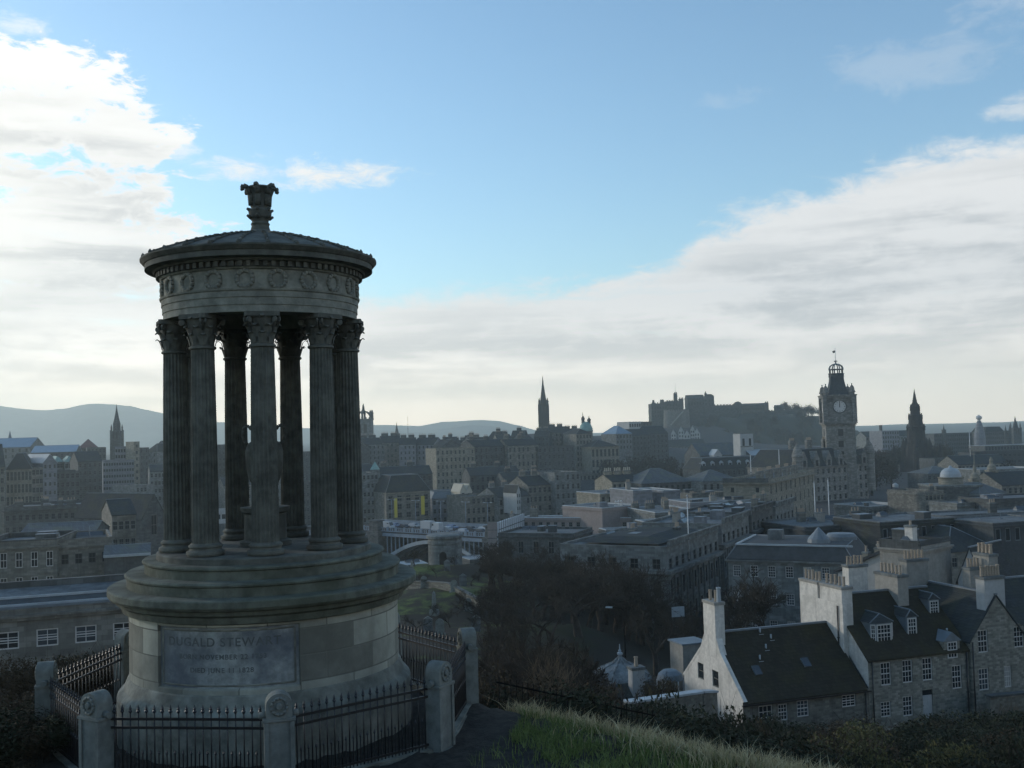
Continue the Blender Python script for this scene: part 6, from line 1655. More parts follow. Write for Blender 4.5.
# ------------------------------------------------------------------ the hotel with its clock tower
TY = 428; tp = P(842, 515, TY)
hot = house('grand_hotel', 'huge brown stone hotel block at the foot of the clock tower', 'hotel', (P(798, 466, 405).x, 405), (P(868, 466, 430).x, 430), 26, -33, P(798, 468, 405).z, 'mansard', 7.0, M_HOTEL, M_SLATE, win=(8, 13, 1.3, 2.0, 3.5, .9), cornice=.6)
Hh = P(798, 468, 405).z + 33; Lh = hot.children[0].dimensions.x
for k in range(6):
    m = MB(); w_ = 3.4; x = Lh * (k + .5) / 6
    m.box(x - w_ / 2, x + w_ / 2, -.2, 3, Hh - .4, Hh + 3.2); m.poly([(x - w_ / 2, -.2, Hh + 3.2), (x + w_ / 2, -.2, Hh + 3.2), (x, -.2, Hh + 6.2)])
    m.poly([(x - w_ / 2, -.2, Hh + 3.2), (x, -.2, Hh + 6.2), (x, 4.2, Hh + 6.2), (x - w_ / 2, 3, Hh + 3.2)]); m.poly([(x, -.2, Hh + 6.2), (x + w_ / 2, -.2, Hh + 3.2), (x + w_ / 2, 3, Hh + 3.2), (x, 4.2, Hh + 6.2)])
    m.box(x - .7, x + .7, -.26, -.201, Hh + .3, Hh + 2.6, 1)
    m.build('gable_dormer', [M_HOTEL, M_GLASS], hot)
for k in range(4): chimney(hot, Lh * (k + .75) / 4.4, 9, 3.2, 1.2, Hh + 3, Hh + 10.5, 5, M_HOTEL, 1.0, .18)
m = MB()
for x in (0, Lh): m.lathe([(2.0, 4), (2.0, Hh + 4), (2.3, Hh + 4.3), (2.1, Hh + 5.5), (1.2, Hh + 8), (.3, Hh + 9.2), (0, Hh + 11)], 14, (x, 0, 0)); 
m.build('corner_turret', M_HOTEL, hot)
tw = thing('clock_tower', 'tall square clock tower with a white dial and a lead crown above the hotel', 'clock tower', (tp.x, TY, -33), R(-9))
def TZ(py): return P(838, py, TY).z + 33
hw = 5.7
m = MB(); m.box(-hw, hw, -hw, hw, 0, TZ(424))
m.box(-hw - .5, hw + .5, -hw - .5, hw + .5, TZ(425), TZ(422.5)); m.box(-hw + .1, hw - .1, -hw + .1, hw - .1, TZ(422.5), TZ(396))
for sx in (-1, 1):
    for sy in (-1, 1): m.box(sx * hw - .9, sx * hw + .9, sy * hw - .9, sy * hw + .9, TZ(422.5), TZ(398))
m.build('shaft', M_HOTEL, tw)
m = MB(); m.box(-hw - 1.0, hw + 1.0, -hw - 1.0, hw + 1.0, TZ(423.5), TZ(422.6)); m.box(-hw - .9, hw + .9, -hw - .9, hw + .9, TZ(398), TZ(396.2)); m.box(-hw - 1.2, hw + 1.2, -hw - 1.2, hw + 1.2, TZ(396.2), TZ(395))
for z_ in (TZ(440), TZ(455)): m.box(-hw - .25, hw + .25, -hw - .25, hw + .25, z_ - .3, z_ + .3)
m.build('cornice', M_HOTEL, tw)
for k in range(4):                     # clock dials with hands at twelve
    rz = k * math.pi / 2
    zc = TZ(406.8)
    m = MB(); m.tube((0, -hw - .15, 0), (0, -hw + .3, 0), 2.75, 2.75, 40); d = m.build('dial_ring', M_ASHD, tw, (0, 0, zc), rz)
    m = MB(); m.tube((0, -hw - .22, 0), (0, -hw - .1, 0), 2.35, 2.35, 40); d2 = m.build('dial', M_WHITE, d)
    m = MB()
    for i in range(12):
        a = i * math.pi / 6; ca, sa = math.cos(a), math.sin(a)
        for o_ in ((-.10, .10) if i % 3 else (-.18, 0, .18)):
            q = [(1.7, o_ - .05), (2.15, o_ - .05), (2.15, o_ + .05), (1.7, o_ + .05)]
            m.poly([(u * sa + v * ca, -hw - .245, u * ca - v * sa) for u, v in q][::-1])
    m.build('hour_marks', M_IRON, d2)
    for nm, ln, w_, y_ in (('minute_hand', 1.95, .10, .30), ('hour_hand', 1.3, .16, .28)):
        m = MB(); m.box(-w_, w_, -hw - y_, -hw - y_ + .02, -.35, ln); m.build(nm, M_IRON, d2)
    m = MB()
    m.poly([(-3.2, -hw - .35, TZ(400.5)), (3.2, -hw - .35, TZ(400.5)), (0, -hw - .35, TZ(395.5) + .5)]); m.box(-3.4, 3.4, -hw - .5, -hw - .1, TZ(401.3), TZ(400.6)); m.build('dial_pediment', M_HOTEL, tw, rz=rz)
    for i in range(3):
        m = MB(); zz = TZ(428 + 11 * i); m.box(-1.0, 1.0, -hw - .06, -hw - .004, zz - 3.2, zz - .4); m.build('window', M_GLASS, tw, rz=rz)
    an = math.pi / 4 + rz
    m = MB(); m.lathe([(1.0, 0), (1.0, 3.4), (1.35, 3.5), (1.35, 3.9), (1.0, 4.4), (.95, 5.4), (.55, 6.1), (.15, 6.5), (.25, 6.8), (.25, 7.0), (0, 7.4)], 12, (0, 0, 0)); m.build('corner_turret', M_HOTEL, tw, (hw * 1.28 * math.cos(an), hw * 1.28 * math.sin(an), TZ(401.5)))
m = MB(); m.lathe([(5.9, TZ(395.2)), (5.3, TZ(392.5)), (4.6, TZ(388)), (4.0, TZ(383)), (3.7, TZ(379)), (3.6, TZ(376.5))], 4, a0=R(45), sm=False); m.build('lead_roof', M_FELTD, tw)
m = MB(); m.lathe([(3.2, TZ(377)), (3.0, TZ(374.5)), (3.3, TZ(374.2)), (3.3, TZ(373.6)), (2.9, TZ(373.4))], 8, sm=False)
for k in range(8):
    a = k * math.pi / 4 + R(22.5); m.box(2.65 * math.cos(a) - .22, 2.65 * math.cos(a) + .22, 2.65 * math.sin(a) - .22, 2.65 * math.sin(a) + .22, TZ(373.5), TZ(369.8))
m.lathe([(3.1, TZ(369.8)), (3.1, TZ(369.2)), (2.8, TZ(369.0))], 8, sm=False); m.build('lantern', M_FELTD, tw)
m = MB()
for k in range(8):
    a = k * math.pi / 4 + R(22.5); pr_ = [(2.85, 369.3), (2.8, 367.6), (2.3, 365.8), (1.4, 364.6), (.35, 364)]
    for p_, q_ in zip(pr_, pr_[1:]): m.tube((p_[0] * math.cos(a), p_[0] * math.sin(a), TZ(p_[1])), (q_[0] * math.cos(a), q_[0] * math.sin(a), TZ(q_[1])), .24, .24, 6)
m.lathe([(.5, TZ(364.4)), (.6, TZ(363.8)), (.25, TZ(363)), (.3, TZ(361.8)), (.8, TZ(361.2)), (.8, TZ(360.8)), (0, TZ(360.4))], 10); m.build('open_crown', M_LEAD, tw)
m = MB(); m.tube((0, 0, TZ(361)), (0, 0, TZ(347.5)), .13, .08, 6); fp = m.build('flagpole', M_POLE, tw)
m = MB(); m.poly([(0, 0, TZ(350.2)), (-1.1, .2, TZ(351)), (-.9, .3, TZ(353)), (0, 0, TZ(352.4))]); m.poly([(0, .02, TZ(352.4)), (-.9, .32, TZ(353)), (-1.1, .22, TZ(351)), (0, .02, TZ(350.2))]); m.build('flag', M_IRON, fp)

# ------------------------------------------------------------------ gothic spire monument
SY_ = 645; sp_ = P(919, 498, SY_)
sm_ = thing('gothic_monument', 'tall dark gothic spire monument with pinnacled buttresses right of the clock tower', 'monument', (sp_.x, SY_, sp_.z), R(20)); sm_.scale = (1.3, 1.3, 1.03)
def SZ(py): return P(918, py, SY_).z - sp_.z
m = MB()
for k in range(4):
    a = math.pi / 4 + k * math.pi / 2; x, y = 5.6 * math.cos(a), 5.6 * math.sin(a)
    m.box(x - 1.9, x + 1.9, y - 1.9, y + 1.9, -2, SZ(462), top=.35)
m.box(-5.4, 5.4, -5.4, 5.4, SZ(474), SZ(456), top=.5); m.build('lower_stage', M_SOOT, sm_)
for k in range(4):
    a = math.pi / 4 + k * math.pi / 2
    for r_, zt, rr in ((10.2, 446, 1.1), (5.8, 440, 1.2)):
        m = MB(); x, y = r_ * math.cos(a), r_ * math.sin(a)
        m.lathe([(rr * 1.35, -2), (rr * 1.25, SZ(zt + 20)), (rr, SZ(zt + 15)), (rr * .95, SZ(zt + 9)), (rr * 1.2, SZ(zt + 8.5)), (.15, SZ(zt)), (0, SZ(zt - 1))], 8, (x, y, 0), sm=False); m.build('pinnacle', M_SOOT, sm_)
    m = MB(); m.tube((10.0 * math.cos(a), 10.0 * math.sin(a), SZ(466)), (4.8 * math.cos(a), 4.8 * math.sin(a), SZ(456)), .8, .8, 6); m.build('flying_buttress', M_SOOT, sm_)
m = MB(); m.lathe([(5.6, SZ(458)), (4.9, SZ(445)), (4.9, SZ(444)), (4.2, SZ(442)), (3.9, SZ(430)), (4.4, SZ(429.4)), (4.4, SZ(428.6)), (3.4, SZ(427.5)), (2.9, SZ(419)), (3.3, SZ(418.5)), (3.3, SZ(417.6)), (2.3, SZ(416.5)), (1.9, SZ(410)), (2.2, SZ(409.5)), (1.1, SZ(405)), (.8, SZ(401)), (.2, SZ(394)), (0, SZ(390.5))], 8, sm=False); m.build('spire', M_SOOT, sm_)
for zt, rr, n in ((440, 4.9, 8), (426.5, 4.0, 8), (416, 3.0, 8), (407.5, 2.0, 8)):
    for k in range(n):
        a = 2 * math.pi * k / n + .39; m = MB(); m.lathe([(.5, SZ(zt + 6)), (.45, SZ(zt + 2)), (0, SZ(zt - 1))], 5, (rr * math.cos(a), rr * math.sin(a), 0), sm=False); m.build('pinnacle', M_SOOT, sm_)
m = MB(); m.box(-1.4, 1.4, -1.2, 1.2, -1, 2.0); m.box(-1.0, 1.0, -.9, .9, 2.0, 6.0, top=.3); m.build('statue_plinth', M_PALEWALL, sm_)

# ------------------------------------------------------------------ church spires on the skyline
def spire(name, label, px, Yd, py_tip, py_base, py_tower, w, mat, oct_=8, pin=True, zfoot=None, stage=None):
    c = P(px, py_tower, Yd); zf = gz(c.x, c.y) - 1
    t = thing(name, label, 'church spire', (c.x, c.y, zf))
    z0 = P(px, py_base, Yd).z - zf; z1 = P(px, py_tip, Yd).z - zf
    m = MB(); m.box(-w / 2, w / 2, -w / 2, w / 2, 0, z0)
    for sx in (-1, 1):
        for sy in (-1, 1): m.box(sx * w / 2 - w * .1, sx * w / 2 + w * .1, sy * w / 2 - w * .1, sy * w / 2 + w * .1, 0, z0 + .5)
    m.build('tower', mat, t)
    m = MB(); st = stage or 0
    m.lathe([(w * .47, z0), (w * .45, z0 + st), (w * .30, z0 + st + (z1 - z0 - st) * .25), (w * .12, z0 + st + (z1 - z0 - st) * .65), (.12, z1 - .5), (0, z1 + .6)], oct_, sm=False); m.build('spire', mat, t)
    if pin:
        for sx in (-1, 1):
            for sy in (-1, 1):
                m = MB(); m.lathe([(w * .10, z0), (w * .10, z0 + w * .35), (w * .12, z0 + w * .36), (0, z0 + w * .85)], 6, (sx * w * .46, sy * w * .46, 0), sm=False); m.build('pinnacle', mat, t)
    for sy in (-1,):
        m = MB(); 
        for x in (-w * .18, w * .18): m.box(x - w * .08, x + w * .08, -w / 2 - .08, -w / 2 - .004, z0 - w * .9, z0 - w * .15)
        m.build('belfry_opening', M_IRON, t)
    return t
spire('church_spire', 'tall dark needle spire on the old town skyline left of the castle', 544, 905, 375.5, 405, 426, 7.8, M_SOOT)
spire('church_spire', 'dark stepped spire above the blue grey tower block, far left', 117, 577, 404.5, 431, 447, 4.7, M_ASHD, stage=4)
spire('church_spire', 'small thin spire just right of the temple columns', 397, 760, 422, 434, 440, 3.6, M_ASHD, pin=False)
spire('church_spire', 'slender spire on the horizon at the right edge', 1016, 900, 415.5, 428, 438, 6.0, M_ASHD)
for px, py, lb in ((1006, 425, 'left one of the two spirelets beside the right edge spire'), (1010, 424, 'right one of the two spirelets beside the right edge spire')): spire('church_spire', lb, px, 905, py, 431, 438, 2.6, M_ASHD, pin=False)
spire('church_spire', 'short pointed spirelet on the long terrace right of the gothic monument', 944, 850, 424.5, 430, 434, 2.2, M_ASHD, pin=False)
# crown steeple
q = P(364, 440, 728); zf = gz(q.x, q.y)
cs = thing('crown_steeple', 'church tower with an open stone crown of arched ribs beside the right column', 'church tower', (q.x, q.y, zf))
z0 = P(364, 420, 728).z - zf; z1 = P(364, 411.5, 728).z - zf; z2 = P(364, 403, 728).z - zf; w = 12.0
m = MB(); m.box(-w / 2, w / 2, -w / 2, w / 2, 0, z0); m.box(-w / 2 - .4, w / 2 + .4, -w / 2 - .4, w / 2 + .4, z0, z0 + .8)
for k in range(5): m.box(-w / 2 + k * 2.6, -w / 2 + k * 2.6 + 1.3, -w / 2 - .4, -w / 2, z0 + .8, z0 + 1.9)
m.build('tower', M_ASH, cs)
m = MB()
for k in range(8):
    a = k * math.pi / 4; rr = w / 2 * (1.3 if k % 2 else .98)
    pr_ = [(rr, z0), (rr * .93, z0 + 3), (rr * .7, z1 - 1.5), (rr * .4, z1 - .3), (.4, z1)]
    for p_, q_ in zip(pr_, pr_[1:]): m.tube((p_[0] * math.cos(a), p_[0] * math.sin(a), p_[1]), (q_[0] * math.cos(a), q_[0] * math.sin(a), q_[1]), .55, .5, 6)
m.lathe([(1.5, z1 - .6), (1.5, z1 + .6), (1.0, z1 + 1.2), (.8, z1 + 3), (.2, z2 - .5), (0, z2)], 8, sm=False); m.build('crown', M_ASHD, cs)
for k in range(8):
    a = k * math.pi / 4; rr = w / 2 * (1.3 if k % 2 else .98)
    m = MB(); m.lathe([(.75, z0), (.7, z0 + 4.2), (.95, z0 + 4.4), (0, z0 + 7.4)], 6, (rr * math.cos(a), rr * math.sin(a), 0), sm=False); m.build('pinnacle', M_ASHD, cs)
m = MB(); m.box(-3, -.8, -w / 2 - .1, -w / 2 - .004, z0 - 9, z0 - 3); m.box(.8, 3, -w / 2 - .1, -w / 2 - .004, z0 - 9, z0 - 3); m.build('belfry_opening', M_IRON, cs)
q = P(408, 432, 700); t = thing('mast', 'thin mast on the skyline right of the small thin spire', 'mast', (q.x, q.y, q.z - 14)); m = MB(); m.tube((0, 0, 0), (0, 0, 14 + (432 - 416.5) * 700 / FPX), .16, .08, 6); m.build('pole', M_IRON, t)
m = MB()
for z in (16, 19): m.box(-.5, .5, -.05, .05, z, z + .15)
m.build('crossbar', M_IRON, t)

# ------------------------------------------------------------------ right hand city
q = P(951, 486, 330); zf = q.z - 14
t = thing('domed_hall', 'low classical hall with a pale blue dome in front of the gothic monument', 'hall', (q.x, q.y, zf))
m = MB(); m.box(-7, 7, -6, 8, 0, 14); m.build('wall', M_ASHD, t)
m = MB(); m.lathe([(3.7, 14), (3.7, 16.4), (4.0, 16.6), (4.0, 16.9)], 24); m.build('drum', M_ASHL, t)
m = MB(); m.lathe([(3.2, 16.9), (3.1, 17.8), (2.6, 18.8), (1.7, 19.5), (.6, 19.8), (.4, 20.3), (0, 20.5)], 24); m.build('dome', M_LEADP, t)
m = MB(); m.box(-7.3, 7.3, -6.3, 8.3, 14.003, 14.6); m.build('parapet', M_ASH, t)
def turret(px, py_base, py_top, py_tip, Yd, w, label, clock=True):
    c = P(px, py_base, Yd); zt = P(px, py_top, Yd).z - c.z; z1 = P(px, py_tip, Yd).z - c.z
    t = thing('clock_turret', label, 'clock turret', (c.x, c.y, c.z - 8), 0, 'clock turrets of the domed hall')
    m = MB(); m.box(-w / 2, w / 2, -w / 2, w / 2, 0, zt + 8); m.box(-w / 2 - .25, w / 2 + .25, -w / 2 - .25, w / 2 + .25, zt + 8, zt + 8.4); m.build('tower', M_ASHL, t)
    m = MB(); m.tube((0, -w / 2 - .08, 0), (0, -w / 2 - .004, 0), w * .3, w * .3, 20); m.build('dial', M_ASHD, t, (0, 0, zt + 8 - w * .55))
    m = MB(); m.lathe([(w * .5, 0), (w * .48, .6), (w * .4, 1.4), (w * .2, 2.0), (w * .18, 3.0), (w * .22, 3.1), (w * .08, 4.2), (.08, z1 - zt - .6), (0, z1 - zt)], 10, sm=False); m.build('cupola', M_ASHL, t, (0, 0, zt + 8.4))
turret(976, 499, 480, 452, 335, 3.0, 'taller left clock turret with a needle spire beyond the long flat roof')
turret(992.5, 488, 471, 461, 350, 3.0, 'shorter right clock turret beyond the long flat roof')
q = P(980, 442, 800); t = thing('lantern_tower', 'pale tapering tower topped by a white ball lantern on the right skyline', 'tower', (q.x, q.y, q.z - 14))
k_ = 800 / FPX
m = MB(); m.lathe([(4.2, 0), (4.2, 14 + 4 * k_), (3.8, 14 + 8 * k_), (3.0, 14 + 14 * k_), (1.7, 14 + 20 * k_), (1.5, 14 + 21 * k_)], 12, sm=False); m.build('shaft', M_GREYB, t)
m = MB(); m.lathe([(1.2, 14 + 20.5 * k_), (1.0, 14 + 22 * k_), (2.0, 14 + 23 * k_), (2.3, 14 + 24.5 * k_), (1.6, 14 + 26 * k_), (.3, 14 + 27 * k_), (0, 14 + 28 * k_)], 14); m.build('lantern', M_WHITE, t)
RG = [('long flat terrace along the right skyline', 934, 850, 990, 858, 434, 'flat', M_ASHD, W(5, 30, 1.0, 1.8, 3.4, .8), M_ASHD),
      ('dark stepped block between the lantern tower and the right spire', 985, 830, 1004, 834, 432, 'mansard', M_ASHD, W(4, 10), None),
      ('pale block with a small chimney on the skyline between the clock tower and gothic monument', 882, 780, 899, 784, 431, 'flat', M_GREYB, W(4, 7), M_LEADP),
      ('dim terrace left of the gothic monument', 866, 800, 912, 806, 437, 'gable', M_ASH, W(4, 16), None),
      ('dim grey block low behind the gothic monument', 900, 700, 934, 706, 452, 'flat', M_ASHD, W(4, 12), None),
      ('flat block with a pale roof edge under the right spire', 985, 640, 1040, 648, 446, 'flat', M_ASHD, W(3, 18), M_LEADP),
      ('dark horizontal banded block below the right spire', 975, 560, 1040, 566, 453, 'flat', M_FELTD, (2, 14, 1.6, 1.4, 3.4, 1.0), M_FELTD),
      ('low brown block between the two clock turrets and the banded block', 958, 500, 1010, 506, 465, 'gable', M_ASH2, W(3, 14), None),
      ('pale roofed block right of the clock turrets', 980, 420, 1040, 426, 470, 'flat', M_ASH, W(3, 14), M_LEADP),
      ('low block with a blue grey slate roof between the clock turrets', 979, 320, 1006, 323, 494, 'hip', M_ASH, W(2, 6), None),
      ('brown tenement at the right edge above the flat roofs', 1002, 340, 1045, 345, 486, 'gable', M_ASH2, W(3, 8), None),
      ('dull block with a copper tinted ridge left of the pale domed hall', 928, 480, 962, 484, 474, 'hip', M_ASHD, W(3, 8), None),
      ('long dark block behind the pale domed hall', 935, 600, 985, 606, 459, 'flat', M_ASHD, W(3, 12), None),
      ('low shopping hall with a pale flat roof in front of the gothic monument', 868, 330, 906, 336, 507, 'flat', M_ASH, W(1, 8), M_LEADP),
      ('brownish low block left of the pale domed hall', 925, 318, 944, 321, 492, 'flat', M_ASH2, W(2, 5), None)]
for lb, x0, y0, x1, y1, py, rf, wl, wn, cp_ in RG:
    B('city_block', lb, 'building', x0, y0, x1, y1, py, 16, roof=rf, rh=dict(flat=0, mansard=4, gable=4, hip=3)[rf], wall=wl, win=wn, copm=cp_, roofm=M_SLATEB if rf == 'hip' else M_SLATE)
o = [x for x in bpy.data.objects if x.get('label', '').startswith('pale block with a small chimney')][0]
chimney(o, 2.5, 5, 1.6, 1.6, 20, P(884, 431, 780).z - o.location.z + 4.5, 0, M_ASHD)
# fairground lights at the foot of the monument
q = P(921.5, 501, 520); t = thing('fairground_ride', 'small fairground ride with a red top beside the gothic monument', 'fairground ride', (q.x, q.y, q.z - 3))
m = MB(); m.lathe([(4.5, 0), (4.5, 4), (4.8, 4.2)], 12, sm=False); m.build('booth', M_SHEET, t); m = MB(); m.lathe([(5.2, 4.2), (.4, 7.5), (0, 9.5)], 12, sm=False); m.build('canopy', M_RED, t)
q = P(896, 503, 520); t = thing('swing_ride', 'white framed fairground swing tower left of the gothic monument', 'fairground ride', (q.x, q.y, q.z - 4))
m = MB()
for s in (-1, 1):
    m.tube((s * 6 - 1, 0, 0), (s * 1.2 - 1, 0, 12), .35, .3, 6); m.tube((s * 6 - 1, 3, 0), (s * 1.2 - 1, 1, 12), .35, .3, 6)
m.build('frame', M_WHITE, t); m = MB(); m.lathe([(.5, 11), (1.6, 11.5), (1.6, 13), (.4, 14)], 10); m.build('hub', M_WHITE, t)
# street and parked cars by the hotel
def road(name, pts, w, lift=.12):
    m = MB(); L_ = []
    for i, p in enumerate(pts):
        a = Vector(pts[max(0, i - 1)]); c = Vector(pts[min(len(pts) - 1, i + 1)]); d = (c - a).normalized(); n = Vector((-d.y, d.x))
        L_.append([(p[0] + n.x * s * w / 2, p[1] + n.y * s * w / 2) for s in (-1, 0, 1)])
    for a, c in zip(L_, L_[1:]):
        for k in (0, 1):
            q = [a[k], c[k], c[k + 1], a[k + 1]]; q = [(x, y, gz(x, y) + lift) for x, y in q]; m.poly(q[::-1])
    return structure(m.build(name, M_ASPH))
sp = [(24 + .466 * t, 128 + .885 * t) for t in np.linspace(0, 280, 70)]
road('road', [(x + 9 + 0.0, y - 4) for x, y in sp], 11)
for i, (px, Yd, mt, lb) in enumerate(((853, 338, M_CARS, 'leftmost of the pale cars parked before the hotel'), (857.5, 334, M_CARW, 'white car in the middle of the pale cars before the hotel'), (862, 337, M_CARS, 'silver car second from the right before the hotel'), (867, 334, M_CARB, 'blue rightmost car parked before the hotel'))):
    p = PX(px, Yd, -30); zt_ = P(px, 519.5, Yd).z
    make_car(mt, lb, (p.x, Yd, gz(p.x, Yd) + .1), R(10 + 20 * i), group='cars parked before the hotel')
# ------------------------------------------------------------------ bare winter trees
def bare_tree_mesh(seed, levels=5, twig=.016, spread=.62, trunk_r=.035, nsides=5, kids=(3, 4), up=.12, bushy=False):
    """a tree one metre tall: returns (trunk mesh builder, crown mesh builder)"""
    rng = random.Random(seed)
    tr, cr = MB(), MB()
    def grow(p, d, L, r, lev):
        n = 3 if lev < 2 else 2
        q = p
        for i in range(n):
            d = (d + Vector((rng.gauss(0, .13), rng.gauss(0, .13), rng.gauss(0, .08) + up * .5))).normalized()
            q2 = q + d * (L / n)
            r2 = r * (1 - .28 / n * 1.2)
            (tr if lev < 2 else cr).tube(q, q2, r, r2, nsides if lev < 2 else 3, cap=False)
            q, r = q2, r2
            if lev >= 1 and lev < levels and rng.random() < .75:
                side(q, d, L * rng.uniform(.45, .7), r * .55, lev + 1)
        if lev < levels:
            for _ in range(rng.choice(kids)): side(q, d, L * rng.uniform(.62, .86), r * .68, lev + 1)
    def side(p, d, L, r, lev):
        a = rng.uniform(0, 2 * math.pi); s = rng.uniform(.55, 1.15) * spread
        x = d.orthogonal().normalized(); y = d.cross(x)
        nd = (d * (1 - .35 * s) + (x * math.cos(a) + y * math.sin(a)) * s + Vector((0, 0, up))).normalized()
        grow(p, nd, L, max(r, twig * .10), lev)
    if bushy:
        for _ in range(5): grow(Vector((rng.uniform(-.1, .1), rng.uniform(-.1, .1), -.03)), Vector((rng.gauss(0, .45), rng.gauss(0, .45), 1)).normalized(), .30, trunk_r * .5, 1)
    else: grow(Vector((0, 0, -.04)), Vector((rng.gauss(0, .05), rng.gauss(0, .05), 1)).normalized(), .27, trunk_r, 0)
    return tr, cr
def norm_tree(tr, cr):
    z = max(v[2] for v in cr.v)
    for m in (tr, cr): m.v = [(x / z, y / z, c / z) for x, y, c in m.v]
TREES = []
for sd_ in range(5):
    tr, cr = bare_tree_mesh(100 + sd_, 5, .028, .74, .034, kids=(2, 3)); norm_tree(tr, cr)
    TREES.append((tr.mesh('trunk', M_BARK), cr.mesh('crown', M_TWIG)))
SAPS = []
for sd_ in range(4):
    tr, cr = bare_tree_mesh(200 + sd_, 4, .016, .62, .011, 4, (2, 3), .25, bushy=True); norm_tree(tr, cr)
    SAPS.append((tr.mesh('stems', M_TWIG), cr.mesh('twigs', M_TWIGP if sd_ % 2 else M_TWIG)))
FART = []
for sd_ in range(4):
    rng = random.Random(300 + sd_)
    tr = MB(); tr.tube((0, 0, -.05), (.02, 0, .4), .035, .02, 5); 
    cr = MB()
    lobes = [(Vector((rng.uniform(-.22, .22), rng.uniform(-.22, .22), rng.uniform(.42, .78))), rng.uniform(.15, .26)) for _ in range(9)]
    for _ in range(420):
        c, r_ = rng.choice(lobes)
        p = c + Vector((rng.gauss(0, .5), rng.gauss(0, .5), rng.gauss(0, .5))) * r_
        d = Vector((rng.gauss(0, 1), rng.gauss(0, 1), rng.gauss(.6, 1))).normalized() * rng.uniform(.05, .12); w = d.orthogonal().normalized() * rng.uniform(.012, .03)
        cr.poly([p - w, p + w, p + d])
    for _ in range(10): cr.tube((.0, 0, .3), lobes[rng.randrange(9)][0], .014, .008, 4, cap=False)
    FART.append((tr.mesh('trunk', M_BARK), cr.mesh('crown', M_TWIG)))
def plant(name, label, cat, kit, x, y, h, group, names=('trunk', 'crown'), sink=.0, sx=1.0, rng=random):
    t = thing(name, label, cat, (x, y, gz(x, y) - sink), rng.uniform(0, 6.28), group)
    t.scale = (h * sx, h * sx, h)
    for nm, me in zip(names, kit): put(nm, me, t)
    return t
rng = random.Random(5)
def top_height(px, py, Yd):
    p = P(px, py, Yd); return p.x, p.z - gz(p.x, Yd)
# the thicket below the columned street front
prof_x = [470, 490, 515, 540, 575, 610, 650, 672]; prof_y = [620, 604, 572, 550, 538, 538, 545, 566]
k = 0
for i in range(118):
    px = rng.uniform(490, 672); Yd = rng.uniform(92, 172)
    if px > 560: Yd = rng.uniform(112 if px < 606 else 122, 172)
    py = np.interp(px, prof_x, prof_y) + (172 - Yd) * .55 + rng.uniform(-4, 26)
    if px > 640: py += 14
    x, h = top_height(px, py, Yd)
    h = min(max(h, 5.0), 16)
    plant('bare_tree', 'leafless brown tree in the dense thicket between the mausoleum and the columned street front', 'tree', TREES[i % 5], x, Yd, h, 'bare trees of the thicket', sx=rng.uniform(1.0, 1.45), rng=rng)
for px, py, Yd, lb in ((690, 615, 112, 'bare tree before the foot of the columned street front'), (722, 566, 124, 'large bare tree left of the grey building with white sash windows'), (744, 572, 122, 'bare tree against the sash windows of the grey building'),
                       (735, 600, 108, 'smaller bare tree behind the ridge of the white gabled house'), (708, 600, 118, 'bare tree behind the tall chimney of the white gabled house'), (655, 600, 105, 'bare tree nearest the ogee dome'), (768, 585, 116, 'low bare tree behind the mossy slate ridge'),
                       (415, 560, 170, 'small dark bush tree beside the mausoleum, left'), (478, 572, 160, 'slim bare tree just right of the mausoleum')):
    x, h = top_height(px, py, Yd)
    plant('bare_tree', lb, 'tree', TREES[k % 5], x, Yd, max(h, 3), None, sx=1.2, rng=rng); k += 1
# saplings and scrub on the slope beyond the path
for i in range(30):
    px = rng.uniform(490, 580); Yd = rng.uniform(30, 60)
    py = np.interp(px, [488, 520, 560, 600, 625], [640, 622, 636, 668, 690]) + (60 - Yd) * .8 + rng.uniform(-10, 30)
    x, h = top_height(px, py, Yd)
    plant('bare_sapling', 'bare sapling with thin branches on the slope beyond the gravel path', 'sapling', TREES[i % 5] if i % 3 else SAPS[i % 4], x, Yd, min(max(h, 2.0), 9), 'saplings on the slope', ('stems', 'twigs'), sx=.9, rng=rng)
# bushes in the burial ground
for i, (px, py, Yd) in enumerate(((408, 588, 158), (420, 598, 148), (437, 596, 160), (430, 622, 124), (450, 630, 120), (464, 618, 132), (472, 600, 150), (416, 640, 112), (470, 640, 110), (456, 586, 168))):
    x, h = top_height(px, py, Yd)
    plant('bare_tree', 'small dark leafless bush tree scattered among the gravestones', 'tree', TREES[i % 5], x, Yd, min(max(h, 2.2), 4.5), 'bush trees in the burial ground', sx=1.3, rng=rng)
